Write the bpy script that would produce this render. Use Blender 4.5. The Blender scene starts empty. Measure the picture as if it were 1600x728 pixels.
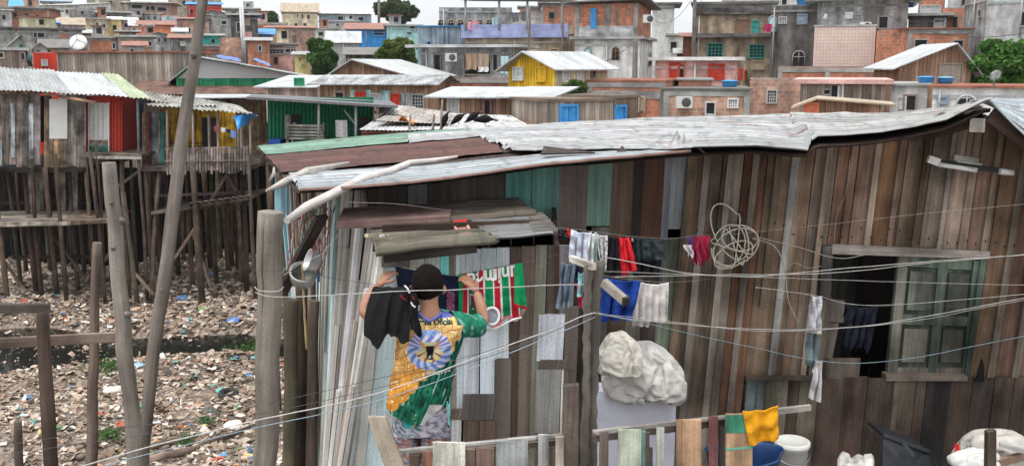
import bpy, bmesh, math, random
import numpy as np
from mathutils import Vector, Matrix
from mathutils.bvhtree import BVHTree
random.seed(7); rng = np.random.default_rng(11)
sc = bpy.context.scene
col = sc.collection

# ---------------------------------------------------------------- camera, sky, sun, exposure
EYE = 10.8
F = 35.0/36.0*1600
TH = math.atan(264/F)
cam = bpy.data.objects.new('camera', bpy.data.cameras.new('camera')); col.objects.link(cam)
cam.location = (0, 0, EYE); cam.rotation_euler = (math.pi/2-TH, 0, 0)
cam.data.lens = 35; cam.data.sensor_width = 36; cam.data.clip_start = .05; cam.data.clip_end = 3000
sc.camera = cam
SUN_EL, SUN_ROT = math.radians(70), math.radians(216)
w = bpy.data.worlds.new('World'); sc.world = w; w.use_nodes = True
nt = w.node_tree; nt.nodes.clear()
sky = nt.nodes.new('ShaderNodeTexSky'); sky.sky_type = 'NISHITA'; sky.sun_disc = False
sky.sun_elevation = SUN_EL; sky.sun_rotation = SUN_ROT; sky.dust_density = 4; sky.air_density = 1.0; sky.ozone_density = 1
hs = nt.nodes.new('ShaderNodeHueSaturation'); hs.inputs['Saturation'].default_value = .12
tc = nt.nodes.new('ShaderNodeTexCoord'); cn = nt.nodes.new('ShaderNodeTexNoise')
cn.inputs['Scale'].default_value = 3.0; cn.inputs['Detail'].default_value = 6
mp = nt.nodes.new('ShaderNodeMapping'); mp.inputs['Scale'].default_value = (1, 1, 4)
cr = nt.nodes.new('ShaderNodeMapRange'); cr.inputs['To Min'].default_value = .88; cr.inputs['To Max'].default_value = 1.08
mx = nt.nodes.new('ShaderNodeMixRGB'); mx.blend_type = 'MULTIPLY'; mx.inputs[0].default_value = 1
ov = nt.nodes.new('ShaderNodeMixRGB'); ov.blend_type = 'MIX'; ov.inputs[0].default_value = .6; ov.inputs[2].default_value = (8.8, 9.1, 9.4, 1)
# an overcast sky is brighter overhead than at the horizon
sz = nt.nodes.new('ShaderNodeSeparateXYZ'); zr = nt.nodes.new('ShaderNodeMapRange'); zr.inputs['From Min'].default_value = .0; zr.inputs['From Max'].default_value = .9; zr.inputs['To Min'].default_value = 1.12; zr.inputs['To Max'].default_value = 1.75
mz = nt.nodes.new('ShaderNodeMixRGB'); mz.blend_type = 'MULTIPLY'; mz.inputs[0].default_value = 1
bg = nt.nodes.new('ShaderNodeBackground'); bg.inputs[1].default_value = .1
wo = nt.nodes.new('ShaderNodeOutputWorld')
L = nt.links.new
L(sky.outputs[0], hs.inputs['Color']); L(hs.outputs[0], ov.inputs[1]); L(ov.outputs[0], mx.inputs[1])
L(tc.outputs['Generated'], mp.inputs[0]); L(mp.outputs[0], cn.inputs['Vector']); L(cn.outputs[0], cr.inputs[0])
L(tc.outputs['Generated'], sz.inputs[0]); L(sz.outputs['Z'], zr.inputs[0]); L(cr.outputs[0], mx.inputs[2]); L(mx.outputs[0], mz.inputs[1]); L(zr.outputs[0], mz.inputs[2]); L(mz.outputs[0], bg.inputs[0]); L(bg.outputs[0], wo.inputs[0])
sun = bpy.data.objects.new('sun', bpy.data.lights.new('sun', 'SUN')); col.objects.link(sun)
sun.data.energy = 1.1; sun.data.angle = math.radians(18); sun.data.color = (1, .96, .9)
# light comes from above, behind and a little to the left of the camera
sd = Vector((-.22, -.30, 1.05)).normalized()
sun.rotation_euler = sd.to_track_quat('Z', 'Y').to_euler()
sc.view_settings.view_transform = 'Standard'; sc.view_settings.look = 'None'
sc.view_settings.exposure = 0.5; sc.view_settings.gamma = 1; sc.view_settings.use_curve_mapping = False

# ---------------------------------------------------------------- geometry helpers
def ray(px, py):
    x = (px-800)/F; y = (364-py)/F
    return Vector((x, math.cos(TH)+math.sin(TH)*y, -math.sin(TH)+math.cos(TH)*y))
def P(px, py, D):
    r = ray(px, py); return Vector((0, 0, EYE)) + r*(D/r.y)
def G(px, py, z=0):
    r = ray(px, py); return Vector((0, 0, EYE)) + r*((z-EYE)/r.z)
def jit(c, a=.12):
    k = 1+random.uniform(-a, a); return tuple(max(0, x*k*(1+random.uniform(-a, a)*.25)) for x in c[:3])
def mixc(a, b, t): return tuple(a[i]*(1-t)+b[i]*t for i in range(3))

class MB:
    def __init__(s): s.v = []; s.f = []; s.uv = []; s.c = []; s.sm = []; s.mi = []
    def face(s, pts, uvs=None, c=(.5, .5, .5), sm=False, mi=0):
        b = len(s.v); s.v += [tuple(p) for p in pts]; n = len(pts)
        s.f.append(tuple(range(b, b+n))); s.uv += list(uvs) if uvs else [(0, 0)]*n
        s.c += [c]*n; s.sm.append(sm); s.mi.append(mi)
    def hexa(s, q, n, c=(.5, .5, .5), mi=0, vert=None, caps=True):
        """quad q (4 points, counter-clockwise seen from outside) with thickness vector n pointing inwards"""
        q = [Vector(p) for p in q]; n = Vector(n); o = [p+n for p in q]
        a = (q[1]-q[0]).length; h = (q[3]-q[0]).length; u0 = random.uniform(0, 50); v0 = random.uniform(0, 50)
        sw = a > h if vert is None else not vert
        def U(x, y): return (u0+y, v0+x) if sw else (u0+x, v0+y)
        b = len(s.v); s.v += [tuple(p) for p in q+o]
        F_ = [(0, 1, 2, 3), (7, 6, 5, 4), (1, 5, 6, 2), (4, 0, 3, 7), (3, 2, 6, 7), (4, 5, 1, 0)]
        t = n.length
        uvs = [[U(0, 0), U(a, 0), U(a, h), U(0, h)], [U(0, h), U(a, h), U(a, 0), U(0, 0)], [U(0, 0), U(t, 0), U(t, h), U(0, h)],
               [U(0, 0), U(t, 0), U(t, h), U(0, h)], [U(0, 0), U(a, 0), U(a, t), U(0, t)], [U(0, 0), U(a, 0), U(a, t), U(0, t)]]
        for k, f in enumerate(F_):
            s.f.append(tuple(b+i for i in f)); s.uv += uvs[k]; s.c += [c]*4; s.sm.append(False); s.mi.append(mi)
    def box(s, p0, p1, c=(.5, .5, .5), mi=0, vert=None):
        x0, y0, z0 = [min(a, b) for a, b in zip(p0, p1)]; x1, y1, z1 = [max(a, b) for a, b in zip(p0, p1)]
        s.hexa([(x0, y0, z0), (x1, y0, z0), (x1, y0, z1), (x0, y0, z1)], (0, y1-y0, 0), c, mi, vert)
    def beam(s, a, b, w, h, c=(.5, .5, .5), up=(0, 0, 1), mi=0):
        a = Vector(a); b = Vector(b); d = (b-a).normalized(); up = Vector(up)
        if abs(d.dot(up)) > .95: up = Vector((0, 1, 0))
        sd = d.cross(up).normalized(); u = sd.cross(d).normalized()
        q = [a-sd*w/2-u*h/2, a+sd*w/2-u*h/2, b+sd*w/2-u*h/2, b-sd*w/2-u*h/2]
        s.hexa([q[0], q[1], q[2], q[3]], u*h, c, mi)
    def tube(s, pts, r, c=(.5, .5, .5), n=8, cap=True, mi=0, lump=0, wob=0):
        pts = [Vector(p) for p in pts]; m = len(pts)
        if not hasattr(r, '__len__'): r = [r]*m
        u0 = random.uniform(0, 30); rings = []; v = random.uniform(0, 30); vs = []
        ref = None
        for i in range(m):
            d = (pts[min(i+1, m-1)]-pts[max(i-1, 0)])
            d = d.normalized() if d.length > 1e-9 else Vector((0, 0, 1))
            if ref is None:
                ref = d.cross(Vector((0, 1, 0))) if abs(d.y) < .9 else d.cross(Vector((1, 0, 0)))
            ref = (ref-d*ref.dot(d)).normalized(); s2 = d.cross(ref)
            if i: v += (pts[i]-pts[i-1]).length
            vs.append(v); b = len(s.v)
            for k in range(n):
                a = 2*math.pi*k/n; rr = r[i]*(1+(random.uniform(-lump, lump) if lump else 0))
                s.v.append(tuple(pts[i]+(ref*math.cos(a)+s2*math.sin(a))*rr))
            rings.append(b)
        for i in range(m-1):
            for k in range(n):
                k2 = (k+1) % n
                s.f.append((rings[i]+k, rings[i]+k2, rings[i+1]+k2, rings[i+1]+k))
                C = 2*math.pi*max(r[i], .01)
                s.uv += [(u0+C*k/n, vs[i]), (u0+C*(k+1)/n, vs[i]), (u0+C*(k+1)/n, vs[i+1]), (u0+C*k/n, vs[i+1])]
                s.c += [c]*4; s.sm.append(True); s.mi.append(mi)
        if cap:
            for i, fl in ((0, 1), (m-1, 0)):
                idx = [rings[i]+k for k in range(n)]
                if fl: idx = idx[::-1]
                s.f.append(tuple(idx)); s.uv += [(u0+.3*math.cos(6.28*k/n)*r[i], .3*math.sin(6.28*k/n)*r[i]) for k in range(n)]
                s.c += [c]*n; s.sm.append(False); s.mi.append(mi)
    def grid(s, fn, nu, nv, cf, sm=True, uvs=(1, 1), closed=False, mi=0):
        """fn(u,v)->point, cf(u,v)->colour, u,v in 0..1; colours are per corner"""
        b = len(s.v)
        for j in range(nv+1):
            for i in range(nu+1): s.v.append(tuple(fn(i/nu, j/nv)))
        cc = [[cf((i)/nu, (j)/nv) if callable(cf) else cf for i in range(nu+1)] for j in range(nv+1)]
        for j in range(nv):
            for i in range(nu):
                a = b+j*(nu+1)+i
                s.f.append((a, a+1, a+nu+2, a+nu+1))
                s.uv += [(i/nu*uvs[0], j/nv*uvs[1]), ((i+1)/nu*uvs[0], j/nv*uvs[1]), ((i+1)/nu*uvs[0], (j+1)/nv*uvs[1]), (i/nu*uvs[0], (j+1)/nv*uvs[1])]
                s.c += [cc[j][i], cc[j][i+1], cc[j+1][i+1], cc[j+1][i]]; s.sm.append(sm); s.mi.append(mi)
    def lathe(s, c0, prof, c, n=20, axis=(0, 0, 1), sm=True):
        """prof: list of (r, h) along the axis from c0"""
        c0 = Vector(c0); ax = Vector(axis).normalized(); r = ax.orthogonal().normalized(); t = ax.cross(r)
        m = len(prof)
        def fn(u, v):
            k = v*(m-1); i = min(int(round(k)), m-1); R_, h = prof[i]; a = 2*math.pi*u
            return c0+ax*h+(r*math.cos(a)+t*math.sin(a))*R_
        s.grid(fn, n, m-1, c, sm)
    def build(s, name, mat, parent=None, loc=None):
        me = bpy.data.meshes.new(name); V = np.array(s.v, dtype=float)
        if parent is not None: o0 = Vector(parent.get('_org', (0, 0, 0)))
        elif loc is not None: o0 = Vector(loc)
        else: mn, mxx = V.min(0), V.max(0); o0 = Vector(((mn[0]+mxx[0])/2, (mn[1]+mxx[1])/2, mn[2]))
        V = V-np.array(o0)
        me.from_pydata(V.tolist(), [], s.f)
        uvl = me.uv_layers.new(name='UVMap'); uvl.data.foreach_set('uv', np.array(s.uv, dtype=np.float32).ravel())
        ca = me.color_attributes.new('Col', 'FLOAT_COLOR', 'CORNER')
        c = np.ones((len(s.c), 4), np.float32); c[:, :3] = np.array(s.c, dtype=np.float32)[:, :3]; ca.data.foreach_set('color', c.ravel())
        me.polygons.foreach_set('use_smooth', s.sm)
        mats = mat if isinstance(mat, (list, tuple)) else [mat]
        for m in mats: me.materials.append(m)
        if len(mats) > 1: me.polygons.foreach_set('material_index', s.mi)
        me.update()
        o = bpy.data.objects.new(name, me); col.objects.link(o)
        if parent is not None: o.parent = parent; o['_org'] = tuple(o0)
        else: o.location = o0; o['_org'] = tuple(o0)
        return o

def tag(o, label, cat, group=None):
    o['label'] = label; o['category'] = cat
    if group: o['group'] = group
    return o
def kind(o, k): o['kind'] = k; return o
def thing(name, label, cat, loc, group=None):
    o = bpy.data.objects.new(name, None); col.objects.link(o); o.location = loc; o['_org'] = tuple(loc); o.empty_display_size = .1
    return tag(o, label, cat, group)

# ---------------------------------------------------------------- materials
def newmat(name, rough=.85, spec=.3, metal=0):
    m = bpy.data.materials.new(name); m.use_nodes = True; n = m.node_tree; b = n.nodes['Principled BSDF']
    b.inputs['Roughness'].default_value = rough; b.inputs['Specular IOR Level'].default_value = spec; b.inputs['Metallic'].default_value = metal
    at = n.nodes.new('ShaderNodeAttribute'); at.attribute_name = 'Col'
    return m, n, b, at
def nd(n, t, **k):
    x = n.nodes.new(t)
    for a, v in k.items():
        if a.startswith('i_'):
            key = a[2:].replace('_', ' '); x.inputs[int(key) if key.isdigit() else key].default_value = v
        else: setattr(x, a, v)
    return x
def mul(n, a, b):
    x = nd(n, 'ShaderNodeMixRGB', blend_type='MULTIPLY'); x.inputs[0].default_value = 1; n.links.new(a, x.inputs[1]); n.links.new(b, x.inputs[2]); return x.outputs[0]
def rng_(n, a, lo, hi, f0=0, f1=1):
    x = nd(n, 'ShaderNodeMapRange'); x.inputs['From Min'].default_value = f0; x.inputs['From Max'].default_value = f1
    x.inputs['To Min'].default_value = lo; x.inputs['To Max'].default_value = hi; n.links.new(a, x.inputs[0]); return x.outputs[0]
def noise(n, vec, scale, detail=4, mscale=None, rough=.55):
    if mscale:
        mp = nd(n, 'ShaderNodeMapping'); mp.inputs['Scale'].default_value = mscale; n.links.new(vec, mp.inputs[0]); vec = mp.outputs[0]
    x = nd(n, 'ShaderNodeTexNoise'); x.inputs['Scale'].default_value = scale; x.inputs['Detail'].default_value = detail; x.inputs['Roughness'].default_value = rough
    n.links.new(vec, x.inputs['Vector']); return x.outputs[0]
def bump(n, b, h, st, dist=.01):
    x = nd(n, 'ShaderNodeBump'); x.inputs['Strength'].default_value = st; x.inputs['Distance'].default_value = dist
    n.links.new(h, x.inputs['Height']); n.links.new(x.outputs[0], b.inputs['Normal'])
def uvn(n): return nd(n, 'ShaderNodeUVMap', uv_map='UVMap').outputs[0]
def posn(n): return nd(n, 'ShaderNodeNewGeometry').outputs['Position']
def mixf(n, f, a, b):
    x = nd(n, 'ShaderNodeMixRGB'); n.links.new(f, x.inputs[0])
    for i, q in ((1, a), (2, b)):
        if isinstance(q, tuple): x.inputs[i].default_value = (*q, 1)
        else: n.links.new(q, x.inputs[i])
    return x.outputs[0]

def wood(name, stain=.62, grain=1.0):
    m, n, b, at = newmat(name, .9, .15); u = uvn(n)
    g = noise(n, u, 1, 5, (70*grain, 2.2, 1)); g2 = noise(n, u, 1, 3, (22*grain, .7, 1)); bl = noise(n, posn(n), 2.3, 5)
    c = mul(n, at.outputs[0], rng_(n, g, .75, 1.25, .25, .75)); c = mul(n, c, rng_(n, g2, .8, 1.2, .3, .7))
    c = mul(n, c, rng_(n, bl, 1-stain*.9, 1+stain*.6, .32, .68))
    st_ = noise(n, u, 1, 4, (5, .9, 1)); c = mul(n, c, rng_(n, st_, 1-stain*.9, 1.1, .34, .56))
    big = noise(n, posn(n), .8, 5, (1, 1, .55), .65); c = mul(n, c, rng_(n, big, 1-stain*.85, 1.15, .36, .58))
    grit = noise(n, u, 1, 2, (160, 60, 1)); c = mul(n, c, rng_(n, grit, .8, 1.15, .3, .7))
    crk = noise(n, u, 1, 2, (38, .55, 1)); c = mul(n, c, rng_(n, crk, .35, 1, .27, .33))
    n.links.new(c, b.inputs['Base Color']); bump(n, b, g, .5, .006); return m
def siding(name, pw=.18):
    """distant plank walls: one plank per pw metres of u"""
    m, n, b, at = newmat(name, .9, .15); u = uvn(n)
    sp = nd(n, 'ShaderNodeSeparateXYZ'); n.links.new(u, sp.inputs[0])
    dv = nd(n, 'ShaderNodeMath', operation='DIVIDE'); dv.inputs[1].default_value = pw; n.links.new(sp.outputs[0], dv.inputs[0])
    fl = nd(n, 'ShaderNodeMath', operation='FLOOR'); n.links.new(dv.outputs[0], fl.inputs[0])
    wn = nd(n, 'ShaderNodeTexWhiteNoise', noise_dimensions='1D'); n.links.new(fl.outputs[0], wn.inputs['W'])
    fr = nd(n, 'ShaderNodeMath', operation='FRACT'); n.links.new(dv.outputs[0], fr.inputs[0])
    pp = nd(n, 'ShaderNodeMath', operation='PINGPONG'); pp.inputs[1].default_value = .5; n.links.new(fr.outputs[0], pp.inputs[0])
    c = mul(n, at.outputs[0], rng_(n, wn.outputs[0], .6, 1.35)); c = mul(n, c, rng_(n, pp.outputs[0], .25, 1, .0, .09))
    c = mul(n, c, rng_(n, noise(n, u, 1, 4, (14, .8, 1)), .7, 1.3, .3, .7)); c = mul(n, c, rng_(n, noise(n, posn(n), .9, 4), .6, 1.3, .3, .7))
    n.links.new(c, b.inputs['Base Color']); bump(n, b, pp.outputs[0], .4, .02); return m
def plaster(name, amt=.5):
    m, n, b, at = newmat(name, .9, .2); u = uvn(n)
    c = mul(n, at.outputs[0], rng_(n, noise(n, u, 1, 5, (1.6, .35, 1)), 1-amt, 1+amt*.35, .35, .62))
    c = mul(n, c, rng_(n, noise(n, u, 1.3, 6), 1-amt*.8, 1.15, .35, .6)); c = mul(n, c, rng_(n, noise(n, u, 9, 4), .85, 1.1, .3, .7))
    n.links.new(c, b.inputs['Base Color']); bump(n, b, noise(n, u, 12, 4), .3, .02); return m
def brickm(name):
    m, n, b, at = newmat(name, .92, .15); u = uvn(n)
    br = nd(n, 'ShaderNodeTexBrick'); br.inputs['Scale'].default_value = 1; br.inputs['Brick Width'].default_value = .30; br.inputs['Row Height'].default_value = .19
    br.inputs['Mortar Size'].default_value = .018; br.inputs['Color1'].default_value = (1.15, 1.1, 1.05, 1); br.inputs['Color2'].default_value = (.72, .66, .62, 1)
    br.inputs['Mortar'].default_value = (.75, 1.3, 1.7, 1); br.inputs['Mortar Smooth'].default_value = .2; br.inputs['Bias'].default_value = 0
    n.links.new(u, br.inputs['Vector'])
    c = mul(n, at.outputs[0], br.outputs[0])
    c = mixf(n, rng_(n, noise(n, u, .9, 5), 0, .75, .52, .66), c, (.2, .17, .15))
    c = mul(n, c, rng_(n, noise(n, u, 1, 4, (2, .5, 1)), .6, 1.2, .3, .65))
    n.links.new(c, b.inputs['Base Color']); bump(n, b, br.outputs[1], -.3, .02); return m
def tin(name, pitch=.09, rough=.55, dirt=.5, bs=.5, rust=.25, near=False):
    m, n, b, at = newmat(name, rough, .35); u = uvn(n)
    wv = nd(n, 'ShaderNodeTexWave', wave_type='BANDS', bands_direction='X'); wv.inputs['Scale'].default_value = 1/pitch/3.18*1.0; n.links.new(u, wv.inputs['Vector'])
    c = mul(n, at.outputs[0], rng_(n, noise(n, u, 1, 5, (1.5, .5, 1)), 1-dirt, 1.1, .3, .6)); c = mul(n, c, rng_(n, noise(n, u, 5, 5, (2.2, .6, 1)), 1-dirt*.6, 1.12, .33, .62))
    if near: c = mul(n, c, rng_(n, wv.outputs[1], .72, 1.06))  # ridge and trough shading put into the colour along the corrugation wave
    rm = rng_(n, noise(n, u, 1, 6, (3.5, 1.1, 1), .65), 0, 1, .62-.12*rust, .74-.1*rust)
    c = mixf(n, rm, c, (.16, .07, .045)) if rust > 0 else c
    if near:
        fl = rng_(n, noise(n, u, 26, 5, (1.6, .5, 1), .7), .0, 1, .60, .68); c = mixf(n, fl, c, (.2, .14, .11))
        seam = rng_(n, noise(n, u, 1, 2, (1, 9, 1)), .72, 1.04, .36, .46); c = mul(n, c, seam)
    n.links.new(c, b.inputs['Base Color'])
    if bs: bump(n, b, wv.outputs[1], bs, .02)
    else: bump(n, b, noise(n, u, 6, 4), .35, .02)
    return m
def plain(name, rough=.7, spec=.3, sc_=8, amt=.25, bmp=.2, metal=0):
    m, n, b, at = newmat(name, rough, spec, metal); p = nd(n, 'ShaderNodeTexCoord').outputs['Object']
    c = mul(n, at.outputs[0], rng_(n, noise(n, p, sc_, 5), 1-amt, 1+amt*.5, .32, .65)); n.links.new(c, b.inputs['Base Color'])
    if bmp: bump(n, b, noise(n, p, sc_*2.5, 3), bmp, .01)
    return m
def clothm(name):
    m, n, b, at = newmat(name, .95, .1); p = nd(n, 'ShaderNodeTexCoord').outputs['Object']
    c = mul(n, at.outputs[0], rng_(n, noise(n, p, 14, 5), .72, 1.15, .3, .7)); c = mul(n, c, rng_(n, noise(n, p, 240, 2), .85, 1.1))
    n.links.new(c, b.inputs['Base Color']); b.inputs['Sheen Weight'].default_value = 0
    bump(n, b, noise(n, p, 30, 4), .5, .012); return m
def leafm(name):
    m, n, b, at = newmat(name, .6, .3); b.inputs['Subsurface Weight'].default_value = 0
    n.links.new(at.outputs[0], b.inputs['Base Color']); 
    tr = nd(n, 'ShaderNodeBsdfTranslucent'); n.links.new(at.outputs[0], tr.inputs[0]); ms = nd(n, 'ShaderNodeMixShader'); ms.inputs[0].default_value = .3
    o = n.nodes['Material Output']; n.links.new(b.outputs[0], ms.inputs[1]); n.links.new(tr.outputs[0], ms.inputs[2]); n.links.new(ms.outputs[0], o.inputs[0]); return m
M = dict(wood=wood('weathered_wood'), pwood=wood('painted_wood', .25), paint=plain('smooth_paint', .5, .4, 3, .08, .05), pole=wood('bleached_pole_wood', .35, .6), siding=siding('plank_siding'), plaster=plaster('stained_plaster', .32), cleanplaster=plaster('painted_plaster', .22),
         moldy=plaster('mouldy_concrete', .55), brick=brickm('hollow_brick'), tin=tin('corrugated_tin', .09, .55, .32, .5, .12), oldtin=tin('old_corrugated_sheet', .14, .85, .7, .6, .1), sheet=tin('near_roof_sheet', .076, .6, .45, 0, .75, True),
         rusty=tin('rusty_roof_sheet', .076, .8, .5, 0, .2, True), plain=plain('painted_surface'), metal=plain('dull_metal', .35, .5, 5, .3, .1, .6), plastic=plain('plastic', .4, .5, 5, .2, .08),
         cloth=clothm('cotton_cloth'), leaf=leafm('leaf'), skin=plain('skin', .55, .35, 20, .12, .05), rope=plain('rope', .9, .1, 60, .3, .3), dark=plain('dark_opening', .6, .2, 3, .2, 0),
         fibre=tin('fibre_cement_sheet', .1, .95, .75, 0, .15, True))
m, n, b, at = newmat('ground_earth', .95, .1); p = posn(n)
c = mixf(n, rng_(n, noise(n, p, 1.2, 8), 0, 1, .35, .65), (.13, .095, .075), (.25, .20, .165)); c = mixf(n, rng_(n, noise(n, p, 9, 4), 0, 1, .45, .6), c, (.30, .25, .205))
n.links.new(c, b.inputs['Base Color']); bump(n, b, noise(n, p, 6, 6), .8, .08); M['earth'] = m
m, n, b, at = newmat('hill_soil', .95, .1); p = posn(n)
c = mixf(n, rng_(n, noise(n, p, .25, 6), 0, 1, .4, .6), (.05, .06, .025), (.2, .14, .1)); n.links.new(c, b.inputs['Base Color']); bump(n, b, noise(n, p, 1, 6), .8, .3); M['hill'] = m
m, n, b, at = newmat('dark_creek_water', .12, .5); b.inputs['Base Color'].default_value = (.012, .014, .012, 1); bump(n, b, noise(n, posn(n), 4, 3), .15, .03); M['water'] = m

m, n, b, at = newmat('small_wall_tiles', .5, .4); br = nd(n, 'ShaderNodeTexBrick'); br.offset = 0
for k_, v_ in (('Scale', 1), ('Brick Width', .2), ('Row Height', .2), ('Mortar Size', .012)): br.inputs[k_].default_value = v_
br.inputs['Color1'].default_value = (1.06, 1.02, 1, 1); br.inputs['Color2'].default_value = (.93, .94, .96, 1); br.inputs['Mortar'].default_value = (.7, .66, .64, 1)
u_ = uvn(n); n.links.new(u_, br.inputs['Vector']); c = mul(n, at.outputs[0], br.outputs[0]); c = mul(n, c, rng_(n, noise(n, u_, 1, 4), .9, 1.05, .3, .7)); n.links.new(c, b.inputs['Base Color']); M['tile'] = m
# ---------------------------------------------------------------- ground, creek, hill
def sstep(a, b, x): t = min(1, max(0, (x-a)/(b-a))); return t*t*(3-2*t)
def creek(x, y):
    """0..1 inside the creek bed"""
    c = 37.6-.0*x; wd = 1.25+2.6*sstep(-12, -21, x)
    c -= 1.3*sstep(-12, -21, x)
    return sstep(wd+1.0, wd-.3, abs(y-c+.5*math.sin(x*.7)))
def H(x, y):
    z = .12*math.sin(x*.5+y*.3)+.1*math.sin(y*.9-x*.6)+.06*math.sin(x*2.1+1)*math.sin(y*1.7)
    z = z*sstep(5, 20, y)+.15-.75*creek(x, y)
    z += 5.5*sstep(58, 80, y)+5*sstep(80, 125, y)+5*sstep(120, 200, y)+2.5*sstep(190, 300, y)
    z += 7*sstep(14, 30, x)*sstep(30, 55, y)*(1-sstep(60, 85, y))*.6
    if y > 300: z -= 14*sstep(300, 900, y)
    return z
mb = MB()
ys = np.concatenate([np.linspace(-30, 20, 12), np.linspace(21, 62, 110), np.linspace(63, 200, 60), np.linspace(215, 900, 24), [1500, 2500]])
xs = np.concatenate([[-1800, -700, -300], np.linspace(-150, -32, 20), np.linspace(-30, 2, 90), np.linspace(4, 150, 36), [300, 700, 1800]])
nx = len(xs)
vs = [(x, y, H(x, y)) for y in ys for x in xs]
me = bpy.data.meshes.new('ground')
fs = []; mi = []
for j in range(len(ys)-1):
    for i in range(nx-1):
        fs.append((j*nx+i, j*nx+i+1, (j+1)*nx+i+1, (j+1)*nx+i)); mi.append(1 if ys[j] > 60 else 0)
me.from_pydata(vs, [], fs); me.materials.append(M['earth']); me.materials.append(M['hill']); me.polygons.foreach_set('material_index', mi); me.polygons.foreach_set('use_smooth', [True]*len(fs))
me.update(); g = bpy.data.objects.new('ground', me); col.objects.link(g); kind(g, 'structure')
mb = MB(); mb.face([(-60, 28, -.22), (10, 28, -.22), (10, 44, -.22), (-60, 44, -.22)]); kind(mb.build('creek_water', M['water']), 'structure')

# litter covering the banks: far too many scraps to count
from mathutils import noise as _n
def mn_(x, y): return _n.noise((x*.45, y*.45, 3))+.4*_n.noise((x*1.7, y*1.7, 8))
def litter():
    n = 120000
    y = 24+ (66-24)*rng.random(n)**.85; x0 = -.60*y-2; x1 = -.15*y+1.5
    x = x0+(x1-x0)*rng.random(n)
    keep = []
    cl = rng.random(n)
    pal = np.array([(.62, .58, .54), (.8, .79, .76), (.42, .33, .27), (.3, .21, .16), (.5, .4, .33), (.2, .15, .12), (.55, .47, .42), (.7, .62, .58), (.12, .1, .09), (.36, .27, .22), (.1, .25, .5), (.15, .4, .4), (.5, .1, .07), (.65, .35, .2), (.2, .35, .12)])
    pr = np.array([8, 4, 15, 16, 12, 14, 9, 5, 9, 16, .7, .6, .6, 1.0, .5]); pr /= pr.sum()
    ci = rng.choice(len(pal), n, p=pr)
    V = []; Fs = []; C = []
    for i in range(n):
        X, Y = x[i], y[i]; ck = creek(X, Y)
        if mn_(X, Y) < -.3 and cl[i] > .45: continue
        if ck > .45 and cl[i] > (.10 if X < -15.5 else .008): continue
        z = max(H(X, Y), -.21)+.01+.05*rng.random()
        s = (.021+.12*rng.random()**5.0)*(1+.012*(Y-30)); s2 = s*(.2+1.0*rng.random()); a = 6.283*rng.random(); ta = rng.normal(0, .3); tb = rng.normal(0, .3)
        ux = Vector((math.cos(a), math.sin(a), ta))*s; uy = Vector((-math.sin(a), math.cos(a), tb))*s2
        c = Vector((X, Y, z+.3*s)); b = len(V); k = .55*s*rng.random()
        V += [tuple(c-ux-uy), tuple(c+ux-uy*.8), tuple(c-ux*.9+Vector((0, 0, k))), tuple(c+ux+Vector((0, 0, k))), tuple(c-ux*.8+uy), tuple(c+ux*.7+uy)]
        Fs += [(b, b+1, b+3, b+2), (b+2, b+3, b+5, b+4)]
        q = pal[ci[i]]*(.75+.4*rng.random())*np.array([.95, .92, .85]); C += [q]*8
    me = bpy.data.meshes.new('litter'); me.from_pydata(V, [], Fs)
    ca = me.color_attributes.new('Col', 'FLOAT_COLOR', 'CORNER'); c = np.ones((len(C), 4), np.float32); c[:, :3] = C; ca.data.foreach_set('color', c.ravel())
    me.materials.append(M['plain']); me.update(); o = bpy.data.objects.new('litter', me); col.objects.link(o); kind(o, 'stuff')
litter()

# ---------------------------------------------------------------- palette
C = dict(brick=(.50, .20, .12), brickp=(.52, .29, .21), grey=(.34, .34, .33), dgrey=(.16, .15, .14), white=(.64, .64, .62), cream=(.66, .58, .42), yellow=(.80, .50, .035), blue=(.05, .27, .6), lav=(.34, .38, .62),
         orange=(.78, .26, .14), teal=(.05, .33, .29), aqua=(.4, .66, .66), tan=(.40, .32, .23), red=(.52, .05, .03), lilac=(.55, .44, .58), pink=(.70, .42, .38), wood=(.30, .25, .21), dwood=(.17, .13, .10), rwood=(.36, .22, .15),
         green=(.03, .25, .12), lgrey=(.46, .47, .465), dark=(.02, .02, .022), rust=(.30, .12, .08), silver=(.46, .475, .48), brown=(.22, .13, .08), pyel=(.72, .62, .3), bluegrey=(.26, .33, .40), palepink=(.62, .49, .43))
def cc(k): return C[k] if isinstance(k, str) else k

class Fac:
    """a vertical facade plane: s along it, z up, d outwards"""
    def __init__(s, a, b):
        s.a = Vector((a.x, a.y, 0)); s.u = Vector((b.x-a.x, b.y-a.y, 0)); s.L = s.u.length; s.u.normalize(); s.n = Vector((s.u.y, -s.u.x, 0))
    def pt(s, t, z, d=0): p = s.a+s.u*t+s.n*d; return Vector((p.x, p.y, z))
    def hit(s, px, py):
        r = ray(px, py); o = Vector((0, 0, EYE)); k = (s.a-o).dot(s.n)/r.dot(s.n); q = o+r*k; return (q-s.a).dot(s.u), q.z
    def box(s, mb, s0, s1, z0, z1, d0, d1, c, vert=None):
        mb.hexa([s.pt(s0, z0, d1), s.pt(s1, z0, d1), s.pt(s1, z1, d1), s.pt(s0, z1, d1)], -s.n*(d1-d0), c, 0, vert)

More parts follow.
